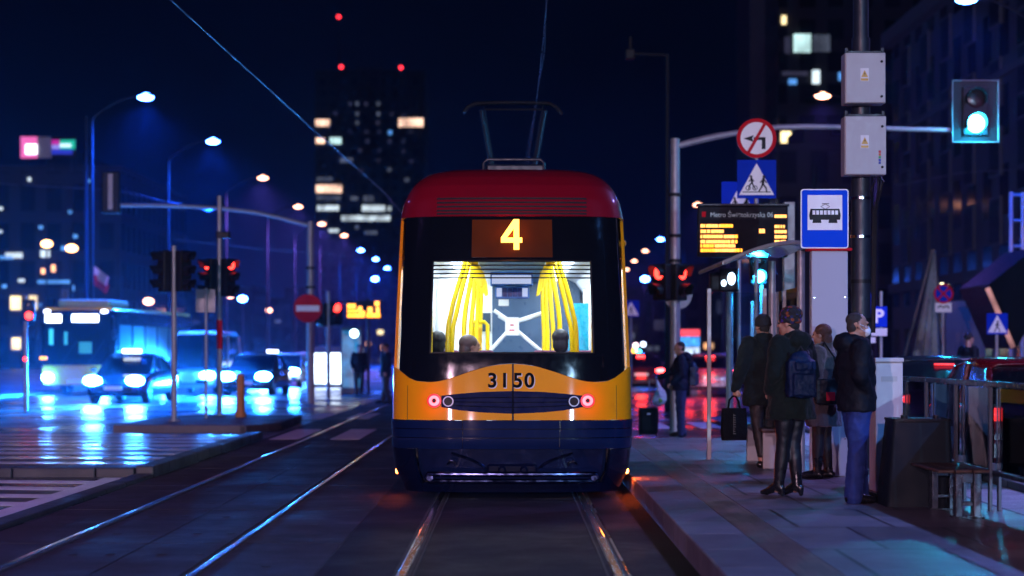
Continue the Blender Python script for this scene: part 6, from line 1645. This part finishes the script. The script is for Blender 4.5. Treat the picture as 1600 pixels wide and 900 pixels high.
    for sgn in (-1, 1):
        x = sgn*hw*0.70
        m = MB(); m.ell((x, -h + 0.05, 0.67), (0.27, 0.10, 0.14)); hl = m.build('headlight', head or M_chrome, t, True)  # oversized lens, the bloom of the lamp is built into its shape
        if beam: light('headlight_beam', 'SPOT', (x, -h - 0.10, 0.66), beam, (0.008, 0.20, 1.0), hl, 0.08, rot=(-PI/2 + 0.03, 0, -0.13), angle=38, blend=0.6)
        m = MB(); m.ell((x*1.12, h - 0.04, 0.82), (0.17, 0.07, 0.075)); m.build('tail_light', (M_tl if tail is True else em('dim_taillight', (1.0, 0.02, 0.02), 2.5)) if tail else mat('dark_tail', (0.12, 0.005, 0.005), 0.2), t, True)
    if tail:
        m = MB(); m.box(-0.15, 0.15, cab[-2][0] + 0.1, cab[-2][0] + 0.13, H - 0.115, H - 0.095); m.build('brake_light', M_tl if tail is True else MATS['dim_taillight'], t)
        light('tail_glow', 'POINT', (0, h + 0.35, 0.75), 60 if tail is True else tail, (1.0, 0.03, 0.02), t, 0.2)
    if taxi:
        m = MB(); m.box(-0.28, 0.28, -0.3, -0.12, H + 0.014, H + 0.14); m.build('roof_sign', em('roof_sign_white', (0.75, 0.85, 1.0), 7.0), t, bevel=0.03)
    return t
P_dark = mat('black_car_paint', (0.010, 0.011, 0.014), 0.2, vary=0.1, coat=1.0)
P_white = mat('white_car_paint', (0.62, 0.63, 0.65), 0.25, vary=0.04, coat=1.0)
P_silver = mat('silver_car_paint', (0.28, 0.29, 0.31), 0.25, 0.6, vary=0.06, coat=1.0)
P_red = mat('red_car_paint', (0.11, 0.003, 0.008), 0.22, vary=0.06, coat=1.0)
P_blue = mat('dark_blue_car_paint', (0.012, 0.02, 0.06), 0.2, vary=0.1, coat=1.0)
def put(o, px, d, rz, z=0.0): o.location = (mx(px, d), d, z); o.rotation_euler.z = rz; return o
BEAM = 48000
put(make_car('dark car with dazzling white headlights in front of the bus', P_blue, head=M_hl, beam=BEAM, taxi=True), 209, 54, -0.06)
put(make_car('white van with headlights on behind the signal posts', P_white, L=5.2, W=1.95, H=2.25, head=M_hl, beam=BEAM*0.6, van=True), 318, 66, -0.04)
put(make_car('dark car with white headlights just left of the yellow bollard', P_dark, head=M_hl, beam=BEAM*0.6), 402, 63, -0.05)
put(make_car('silver car with headlights on next to the left signal mast', P_silver, head=M_hl, beam=BEAM*0.4), 449, 78, -0.05)
put(make_car('taxi with a lit white roof sign farther back in the left queue', P_dark, head=M_hl, beam=0, taxi=True), 427, 92, -0.05)
put(make_car('farthest car of the left queue, small with headlights on', P_silver, head=M_hl, beam=0), 470, 120, -0.05)
put(make_car('silver car with bright red tail lights ahead on the right road', P_silver, tail=True, hatch=True), 1109, 62, PI - 0.10)
put(make_car('dark car with red tail lights partly hidden by the tram', P_dark, tail=True), 1000, 68, PI - 0.05)
put(make_car('small car with red tail lights far ahead on the right road', P_dark, tail=True), 1090, 105, PI - 0.05)
put(make_car('red hatchback standing beyond the platform railing at the right edge', P_red, tail=2.0, hatch=True, H=1.42, L=4.3), 1592, 21.5, PI - 0.05)
put(make_car('dark car beyond the railing, farther along than the red hatchback', P_dark, tail=5.0, H=1.42, L=4.3), 1456, 28.0, PI - 0.03)
# bus ------------------------------------------------------------
D = 62.0
bus = empty('bus', 'city bus with lit destination windows and a yellow lower front, headlights on', 'bus', (mx(119, D), D, 0), -0.05)
BW, BH, BL = 2.55, 2.95, 12.0
def bring(y, z0, z1, w_, r=0.14):
    return [Vector((x_, y, z_)) for x_, z_ in rrect(-w_, w_, z0, z1, r, 3)]
P_bus = mat('bus_dark_red', (0.10, 0.02, 0.025), 0.3, vary=0.1, coat=0.8)
P_busy = mat('bus_yellow', (0.80, 0.46, 0.03), 0.3, vary=0.06, coat=0.8)
m = MB(); m.loft([bring(0.0, 1.05, BH - 0.08, BW/2 - 0.10), bring(0.12, 1.03, BH - 0.02, BW/2 - 0.02), bring(0.5, 1.02, BH, BW/2), bring(BL, 1.02, BH, BW/2)]); m.build('upper_body', mat('bus_glass_dark', (0.004, 0.005, 0.008), 0.2, spec=0.15, vary=0.15), bus, True)
m = MB(); m.loft([bring(-0.06, 0.36, 1.04, BW/2 - 0.10), bring(0.10, 0.34, 1.05, BW/2), bring(BL + 0.02, 0.34, 1.05, BW/2)]); lb = m.build('lower_body', P_busy, bus, True)
m = MB(); m.loft([bring(0.3, BH + 0.003, BH + 0.10, BW/2 - 0.08, 0.04), bring(BL, BH + 0.003, BH + 0.12, BW/2 - 0.08, 0.04)]); m.build('roof', P_busy, bus, True)
m = MB(); m.box(-0.9, 0.95, 0.8, 3.4, BH + 0.11, BH + 0.40); m.build('air_conditioner', mat('cream_housing', (0.5, 0.36, 0.16), 0.5), bus, bevel=0.10, seg=3)
Mdst = em('destination_white', (0.75, 0.86, 1.0), 9.0)
m = MB(); m.box(-1.08, -0.52, -0.03, 0.02, 2.52, 2.80); m.build('route_box', Mdst, bus, bevel=0.02)
m = MB(); m.box(-0.15, 0.78, -0.03, 0.02, 2.54, 2.80); m.build('destination_box', Mdst, bus, bevel=0.02)
for sgn in (-1, 1):
    m = MB(); m.ell((sgn*1.0, -0.06, 2.90), (0.12, 0.08, 0.06)); m.build('marker_light', em('bus_marker', (0.8, 0.85, 1.0), 10.0), bus, True)
    m = MB(); m.ell((sgn*0.98, -0.08, 0.62), (0.20, 0.08, 0.11)); hl = m.build('headlight', M_hl, bus, True)
    light('headlight_beam', 'SPOT', (sgn*0.98, -0.22, 0.62), 9000, (0.008, 0.20, 1.0), hl, 0.08, rot=(-PI/2 + 0.03, 0, -0.13), angle=38, blend=0.6)
    m = MB(); m.ell((sgn*1.36, -0.12, 2.1), (0.09, 0.07, 0.2)); m.tube([(sgn*1.2, 0.1, 2.75), (sgn*1.36, -0.1, 2.7), (sgn*1.36, -0.12, 2.25)], 0.025, 6); m.build('mirror', M_black, bus, True)
m = MB(); m.box(-1.27, -1.02, -0.05, 0.06, 1.24, 1.34); m.build('indicator', em('amber_indicator', (1.0, 0.42, 0.03), 3.5), bus, bevel=0.02)
m = MB()
for sgn in (-0.5, 0.45): m.tube([(sgn, -0.05, 1.12), (sgn + 0.55, -0.055, 1.9)], 0.014, 6)
m.build('wiper', M_black, bus)
# saloon windows with a dim cyan light behind them
Mwin = em('bus_saloon_window', (0.03, 0.30, 0.65), 0.09, 0.8, 1.2)
for k in range(6):
    m = MB(); m.box(BW/2 + 0.001, BW/2 + 0.012, 0.9 + k*1.8, 2.5 + k*1.8, 1.25, 2.45); m.build('side_window', Mwin, bus, bevel=0.004)
for (x0, x1, z0, z1, s_) in ((-0.95, -0.8, 1.75, 2.3, 1.4), (-0.42, -0.30, 1.75, 2.2, 0.8), (0.1, 0.55, 1.45, 1.85, 0.5)):
    m = MB(); m.box(x0, x1, -0.012, -0.004, z0, z1); m.build('cab_light', em('cab_cyan_%d' % int(s_*10), (0.05, 0.6, 0.9), s_), bus, bevel=0.004)
m = MB(); m.box(-0.3, 0.3, -0.075, -0.062, 0.42, 0.52); m.build('number_plate', M_swhite, bus)
for sgn in (-1, 1):
    for y in (2.7, 9.0): wheel(bus, sgn*(BW/2 - 0.14), y, 0.48, 0.27, sgn)

# ================================================================== BUILDINGS
def facade_mat(name, col, wcol, sx, sz, rough=0.5):
    """dark wall with a grid of unlit, slightly glossier window panes in it"""
    m = bpy.data.materials.new(name); m.use_nodes = True; nt = m.node_tree; N = nt.nodes; L = nt.links; b = N['Principled BSDF']
    tc = N.new('ShaderNodeTexCoord'); sp = N.new('ShaderNodeSeparateXYZ'); L.new(tc.outputs['Object'], sp.inputs[0])
    ad = N.new('ShaderNodeMath'); ad.operation = 'ADD'; L.new(sp.outputs['X'], ad.inputs[0]); L.new(sp.outputs['Y'], ad.inputs[1])
    cb = N.new('ShaderNodeCombineXYZ'); L.new(ad.outputs[0], cb.inputs[0]); L.new(sp.outputs['Z'], cb.inputs[1])
    bt = N.new('ShaderNodeTexBrick'); bt.offset = 0.0; bt.inputs['Scale'].default_value = 1.0; bt.inputs['Brick Width'].default_value = sx; bt.inputs['Row Height'].default_value = sz; bt.inputs['Mortar Size'].default_value = 0.22*sx; bt.inputs['Mortar Smooth'].default_value = 0.02
    L.new(cb.outputs[0], bt.inputs['Vector'])
    bt.inputs['Color1'].default_value = (*wcol, 1); bt.inputs['Color2'].default_value = (*[c*1.6 for c in wcol], 1); bt.inputs['Mortar'].default_value = (*col, 1)
    no = N.new('ShaderNodeTexNoise'); no.inputs['Scale'].default_value = 0.3; L.new(tc.outputs['Object'], no.inputs['Vector'])
    mu = N.new('ShaderNodeMix'); mu.data_type = 'RGBA'; mu.blend_type = 'MULTIPLY'; mu.inputs[0].default_value = 0.5; L.new(bt.outputs['Color'], mu.inputs[6]); L.new(no.outputs['Color'], mu.inputs[7]); L.new(mu.outputs[2], b.inputs['Base Color'])
    mr = N.new('ShaderNodeMapRange'); mr.inputs['To Min'].default_value = 0.12; mr.inputs['To Max'].default_value = rough + 0.2; L.new(bt.outputs['Fac'], mr.inputs['Value']); L.new(mr.outputs['Result'], b.inputs['Roughness'])
    return m
WC = {'w': ((1.0, 0.62, 0.45), 1.8), 'c': ((0.75, 0.9, 1.0), 1.0), 'd': ((0.5, 0.6, 0.9), 0.14), 'g': ((0.62, 0.95, 0.95), 1.6), 'b': ((0.12, 0.4, 1.0), 0.9), 'o': ((1.0, 0.45, 0.2), 2.5), 'p': ((0.5, 0.5, 1.0), 0.05), 'y': ((1.0, 0.78, 0.4), 2.2)}
def lit(parent, px, D, rects, P0):
    for (x0, y0, x1, y1, c) in rects:
        col, s = WC[c]
        nseg = max(1, int((x1 - x0) / 6)); m = MB()
        for i in range(nseg):
            a = x0 + (x1-x0)*i/nseg; b = x0 + (x1-x0)*(i+0.86)/nseg
            p, q = at(a, y0, D) - P0, at(b, y1, D) - P0; m.box(p.x, q.x, -0.35, -0.02, q.z, p.z)
        m.build('lit_window', em('window_' + c, col, s, 0.5, 0.25), parent)
def block(name, label, x0, x1, ytop, D, depth, m_, cat='building', rects=(), extra=None, rz=0.0, ridge=True):
    P0 = Vector((mx((x0+x1)/2, D), D, 0)); t = empty(name, label, cat, P0)
    a, b = mx(x0, D) - P0.x, mx(x1, D) - P0.x; z = mz(ytop, D)
    m = MB(); m.box(a, b, 0, depth, -0.5, z); w_ = m.build('wall', m_, t, bevel=0)
    if ridge:
        m = MB(); m.box(a - 0.2, b + 0.2, -0.2, depth + 0.2, z + 0.002, z + 0.5); m.box(a + (b-a)*0.35, a + (b-a)*0.6, depth*0.3, depth*0.7, z + 0.502, z + 2.6); m.build('roof', mat('roof_dark', (0.03, 0.03, 0.035), 0.8), t)
    lit(t, None, D, rects, P0)
    return t, P0
FM1 = facade_mat('tower_facade', (0.03, 0.032, 0.04), (0.01, 0.012, 0.016), 3.0, 3.4)
FM2 = facade_mat('street_facade', (0.05, 0.053, 0.06), (0.012, 0.014, 0.02), 2.6, 3.3)
FM3 = facade_mat('old_facade', (0.028, 0.028, 0.036), (0.015, 0.016, 0.02), 2.2, 3.2)
# skyscraper behind the tram
D = 520.0
t, P0 = block('skyscraper', 'distant dark skyscraper with scattered lit windows and red beacons above the tram', 492, 662, 112, D, 30, FM1, rects=[
    (493, 187, 516, 197, 'w'), (623, 185, 662, 198, 'w'), (494, 216, 508, 224, 'w'), (516, 215, 534, 225, 'g'), (532, 247, 552, 254, 'd'), (495, 277, 520, 283, 'd'),
    (494, 289, 535, 301, 'w'), (496, 306, 533, 313, 'd'), (496, 321, 530, 329, 'c'), (566, 321, 602, 330, 'c'), (606, 323, 612, 329, 'c'), (534, 337, 610, 345, 'c'), (555, 352, 561, 358, 'd'), (548, 307, 560, 313, 'd'), (568, 306, 585, 315, 'd'),
    (556, 159, 561, 165, 'd'), (589, 159, 594, 165, 'd'), (556, 175, 561, 181, 'd'), (589, 175, 594, 181, 'd'), (556, 189, 561, 195, 'd'), (588, 189, 593, 195, 'p'), (607, 204, 613, 210, 'b'), (522, 174, 527, 180, 'p'), (628, 178, 633, 183, 'p'), (607, 218, 612, 223, 'p'), (628, 218, 633, 223, 'p'), (572, 218, 577, 223, 'p'), (588, 248, 596, 253, 'p'), (570, 204, 576, 208, 'p'), (590, 204, 596, 208, 'p'), (628, 234, 633, 239, 'p'), (632, 278, 640, 284, 'd'), (606, 262, 612, 268, 'd'),
    (545, 204, 550, 208, 'p'), (545, 160, 550, 165, 'p'), (570, 160, 575, 165, 'p'), (610, 176, 615, 181, 'p'), (640, 204, 646, 208, 'p'), (640, 250, 646, 254, 'p'), (560, 233, 566, 237, 'p'), (590, 233, 596, 237, 'p'), (560, 264, 568, 268, 'p'), (500, 345, 512, 349, 'd'), (514, 358, 530, 363, 'c'), (570, 361, 590, 366, 'd')])
for (px, py) in ((531, 101), (625, 102), (527, 22)):
    p = at(px, py, D) - P0
    m = MB(); m.cyl((p.x, 5, mz(112, D)), (p.x, 5, p.z), 0.35 if py > 50 else 0.25, 0.12, 8); ms = m.build('antenna', mat('antenna_dark', (0.015, 0.015, 0.018), 0.7), t)
    m = MB(); m.ell((p.x, 4.2, p.z), 0.55); m.build('beacon', em('beacon_red', (1.0, 0.03, 0.05), 5.0), ms, True)
# right tower
t, P0 = block('apartment_tower', 'dark apartment tower at upper right with a few bright windows beside the mast', 1216, 1440, -140, 190.0, 25, FM1, rects=[
    (1240, 54, 1267, 82, 'g'), (1270, 55, 1297, 81, 'd'), (1221, 25, 1229, 38, 'y'), (1226, 58, 1236, 84, 'p'), (1269, 110, 1281, 131, 'c'), (1232, 124, 1245, 132, 'b'), (1310, 114, 1316, 126, 'b'), (1220, 206, 1236, 228, 'y'), (1222, 112, 1262, 118, 'p')])
block('apartment_tower', 'pale slender stair tower standing left of the apartment tower', 1172, 1214, -140, 200.0, 12, mat('tower_concrete', (0.11, 0.10, 0.12), 0.8, vary=0.2, scale=0.2), ridge=True)
# long street front on the right
t = empty('street_building', 'long dark facade running along the right side of the street', 'building', (20.4, 34, 0))
m = MB(); m.box(0, 14, 0, 62, -0.5, 17.8); m.build('wall', FM2, t)
m = MB(); m.box(-0.6, 14.2, -0.2, 62.2, 17.802, 18.5); m.build('roof', mat('cornice_stone', (0.07, 0.07, 0.075), 0.8), t)
m = MB(); m.box(-0.25, -0.002, 0, 62, 4.6, 5.1); m.box(-0.2, -0.002, 0, 62, 12.9, 13.2); m.build('cornice', MATS['cornice_stone'], t)
Mw = mat('night_window', (0.006, 0.008, 0.014), 0.5, spec=0.08, rvary=0.15)
for r_ in range(4):
    for k in range(14):
        m = MB(); y0 = 2.0 + k*4.3; z0 = 6.1 + r_*2.9 + (0.5 if r_ > 2 else 0)
        m.box(-0.10, -0.002, y0 - 0.12, y0 + 1.62, z0 - 0.12, z0 + 1.92); f_ = m.build('window', MATS['cornice_stone'], t); m = MB(); m.box(-0.115, -0.101, y0, y0 + 1.5, z0, z0 + 1.8); m.build('pane', Mw, f_)
block('corner_building', 'dim corner building at the far end of the right facade', 1215, 1395, 235, 125.0, 20, FM3, rects=[(1318, 300, 1326, 318, 'p')])
# far side of the street, right of the tram
block('street_building', 'low dark building closing the view right of the tram', 965, 1130, 452, 270.0, 20, FM3, rects=[(1020, 500, 1040, 516, 'p'), (984, 520, 992, 530, 'd'), (1048, 508, 1056, 514, 'o'), (1010, 541, 1030, 548, 'd'), (1098, 480, 1104, 490, 'p')])
block('street_building', 'hazy mid height block behind the red signal pair', 1060, 1240, 418, 230.0, 18, FM3, rects=[(1120, 470, 1128, 490, 'p'), (1150, 520, 1162, 531, 'd'), (1100, 536, 1115, 545, 'o'), (1186, 480, 1196, 489, 'p')])
# left side
D = 150.0
t, P0 = block('office_building', 'dark low office building at far left under the pink and white lit sign', -60, 188, 268, D, 30, FM3, rects=[(18, 463, 34, 484, 'y'), (47, 462, 59, 484, 'y'), (10, 395, 36, 403, 'c'), (65, 391, 79, 402, 'c'), (45, 278, 49, 283, 'c'), (0, 324, 5, 328, 'c'), (108, 329, 113, 334, 'b'), (62, 353, 68, 358, 'b'), (0, 360, 4, 364, 'c'), (97, 385, 104, 391, 'b'), (60, 438, 110, 443, 'b'), (96, 452, 108, 482, 'p'), (20, 528, 33, 546, 'y'), (139, 281, 143, 285, 'b'), (82, 414, 87, 425, 'o'), (66, 420, 71, 428, 'o'), (116, 367, 122, 372, 'b'), (0, 400, 22, 405, 'b'), (30, 436, 40, 441, 'c'), (61, 474, 66, 479, 'b'), (5, 445, 11, 450, 'b'), (112, 446, 117, 455, 'b')])
s = empty('roof_sign', 'brightly lit pink, white and blue green sign on the left roof', 'sign', at(83, 250, D) + Vector((0, -1.5, 0))); Q0 = at(83, 250, D)
m = MB()
for xx in (-1.8, 0.2, 1.8): m.box(xx - 0.06, xx + 0.06, 0.1, 0.25, -1.0, 0.9)
m.box(-2.3, 2.3, 0.06, 0.12, 0.02, 1.75); fr_ = m.build('frame', M_dgalv, s)
def sg(x0, y0, x1, y1, mt, nm, d0=0.0):
    p, q = at(x0, y0, D) - Q0, at(x1, y1, D) - Q0; m = MB(); m.box(p.x, q.x, -0.02 - d0, 0.05 - d0, q.z, p.z); m.build(nm, mt, s)
sg(40, 217, 65.5, 250, em('sign_pink', (1.0, 0.16, 0.55), 1.0), 'pink_panel'); sg(48, 229, 65, 244, em('sign_glow_white', (0.85, 0.92, 1.0), 4.0), 'white_mark', 0.08)
sg(66, 217, 87, 250, em('sign_white', (0.85, 0.92, 1.0), 2.5), 'white_panel', 0.001)
sg(88, 222, 100, 229, em('sign_magenta', (0.8, 0.03, 0.5), 0.7), 'magenta_panel'); sg(101, 222, 124, 236, em('sign_teal', (0.02, 0.7, 0.5), 0.8), 'teal_panel'); sg(88, 229.5, 100.5, 236, em('sign_violet', (0.35, 0.3, 1.0), 0.9), 'violet_panel'); sg(88, 236.5, 120, 244, em('sign_blue_glow', (0.04, 0.06, 0.9), 0.6), 'blue_panel'); sg(101, 228, 118, 233, em('sign_pale', (0.6, 0.85, 1.0), 1.6), 'pale_line', 0.08)
block('street_building', 'hazy long block behind the bus and the van', 190, 395, 452, 260.0, 18, FM3, rects=[(250, 486, 258, 500, 'o'), (300, 500, 312, 506, 'p'), (205, 470, 214, 478, 'p')])
block('street_building', 'hazy block between the signal mast and the skyscraper foot', 395, 520, 470, 320.0, 18, FM3, rects=[(395, 492, 404, 512, 'p'), (430, 500, 440, 504, 'd')])
block('street_building', 'farthest low block just left of the tram', 515, 640, 486, 420.0, 18, FM3, rects=[(540, 520, 548, 526, 'o'), (590, 516, 600, 522, 'y'), (572, 535, 580, 539, 'o'), (596, 540, 606, 546, 'o'), (562, 545, 568, 549, 'c')])
# glass metro entrance fins and the slanted lit beam at right
D = 46.0
t = empty('metro_entrance', 'pleated glass fin of the metro entrance rising behind the railing', 'metro entrance', (mx(1450, D), D, 0.12)); P0 = Vector((mx(1450, D), D, 0.12))
Mcan = mat('dark_canopy_glass', (0.004, 0.006, 0.009), 0.5, spec=0.05, vary=0.3)
Mfin = mat('frosted_glass_fin', (0.38, 0.46, 0.48), 0.25, vary=0.2, coat=0.5)
m = MB(); n = 7
for i in range(n):
    for (xa, xb) in ((i/n, (i+1)/n),):
        b0 = at(1411 + (1476-1411)*xa, 560, D) - P0; b1 = at(1411 + (1476-1411)*xb, 560, D) - P0; top = at(1459 + 3*xa, 392, D) - P0; top2 = at(1459 + 3*xb, 392 + 0, D) - P0
        b0.z = b1.z = 0; dy = 0.25 if i % 2 else 0.0; dy2 = 0.0 if i % 2 else 0.25
        m.add([b0 + Vector((0, dy, 0)), b1 + Vector((0, dy2, 0)), top2 + Vector((0, dy2*0.3, 0)), top + Vector((0, dy*0.3, 0))], [(0, 1, 2, 3)])
        m.add([b0 + Vector((0, dy + 0.06, 0)), b1 + Vector((0, dy2 + 0.06, 0)), top2 + Vector((0, dy2*0.3 + 0.06, 0)), top + Vector((0, dy*0.3 + 0.06, 0))], [(3, 2, 1, 0)])
m.build('glass_fin', Mfin, t)
m = MB(); m.tube([at(1411, 560, D) - P0 + Vector((0, 0.1, -0.2)), at(1459, 390, D) - P0 + Vector((0, 0.1, 0))], 0.05, 6); m.tube([at(1478, 560, D) - P0 + Vector((0, 0.1, -.2)), at(1460, 390, D) - P0 + Vector((0, 0.1, 0))], 0.05, 6); m.build('frame', M_dgalv, t)
t = empty('metro_entrance', 'sloping glass canopy of the metro entrance with a warm lit edge beam', 'metro entrance', (mx(1580, D), D, 0.12)); P0 = Vector((mx(1580, D), D, 0.12))
m = MB()
pts = [(1544, 445), (1620, 385), (1660, 420), (1588, 545)]
a = [at(px, py, D) - P0 for px, py in pts]; m.add(a + [p + Vector((0, 3.0, 0)) for p in a], [(0, 1, 2, 3), (7, 6, 5, 4), (0, 4, 5, 1), (1, 5, 6, 2), (2, 6, 7, 3), (3, 7, 4, 0)]); m.build('glass_canopy', Mcan, t, bevel=0.02)
m = MB(); m.tube([at(1543, 450, D-0.2) - P0, at(1557, 482, D-0.2) - P0, at(1583, 543, D-0.2) - P0], 0.065, 8); m.build('lit_beam', em('warm_beam', (1.0, 0.45, 0.45), 0.5, 0.5, 1.0), t, True)
m = MB()
for px in (1580, 1598): m.tube([at(px, 300, D+4) - P0, at(px, 470, D+4) - P0 ], 0.06, 6)
for py in (305, 345, 385): m.tube([at(1580, py, D+4) - P0, at(1640, py, D+4) - P0], 0.04, 6)
for px in (1580, 1598): m.tube([at(px, 470, D+4) - P0, Vector(((at(px, 470, D+4) - P0).x, 4, 0))], 0.06, 6)
m.build('steel_frame', M_galv, t, True)
m = MB(); p, q = at(1478, 470, D+6) - P0, at(1540, 545, D+6) - P0; m.box(p.x, q.x, 6, 6.3, 0, p.z); m.build('hall_wall', mat('hall_warm_wall', (0.16, 0.09, 0.05), 0.7, vary=0.5, scale=1.0), t)
for px, py in ((1478, 450), (1470, 447), (1461, 451)):
    m = MB(); p = at(px + 2, py - 2, D+5) - P0; m.ell(p, 0.06); m.build('lamp', em('hall_lamp', (0.9, 0.8, 0.45), 5.0), t, True)

# ================================================================== AIR
hz = MB(); hz.box(-705, 705, -95, 905, -1.0, 190.0)
m = bpy.data.materials.new('night_haze'); m.use_nodes = True; nt = m.node_tree; N = nt.nodes; L = nt.links
N.remove(N['Principled BSDF'])
pv = N.new('ShaderNodeVolumePrincipled'); pv.inputs['Color'].default_value = (0.50, 0.70, 1.0, 1); pv.inputs['Density'].default_value = 0.00032; pv.inputs['Anisotropy'].default_value = 0.7
L.new(pv.outputs[0], N['Material Output'].inputs['Volume'])
o = hz.build('haze', m); o['kind'] = 'stuff'; o.display_type = 'WIRE'
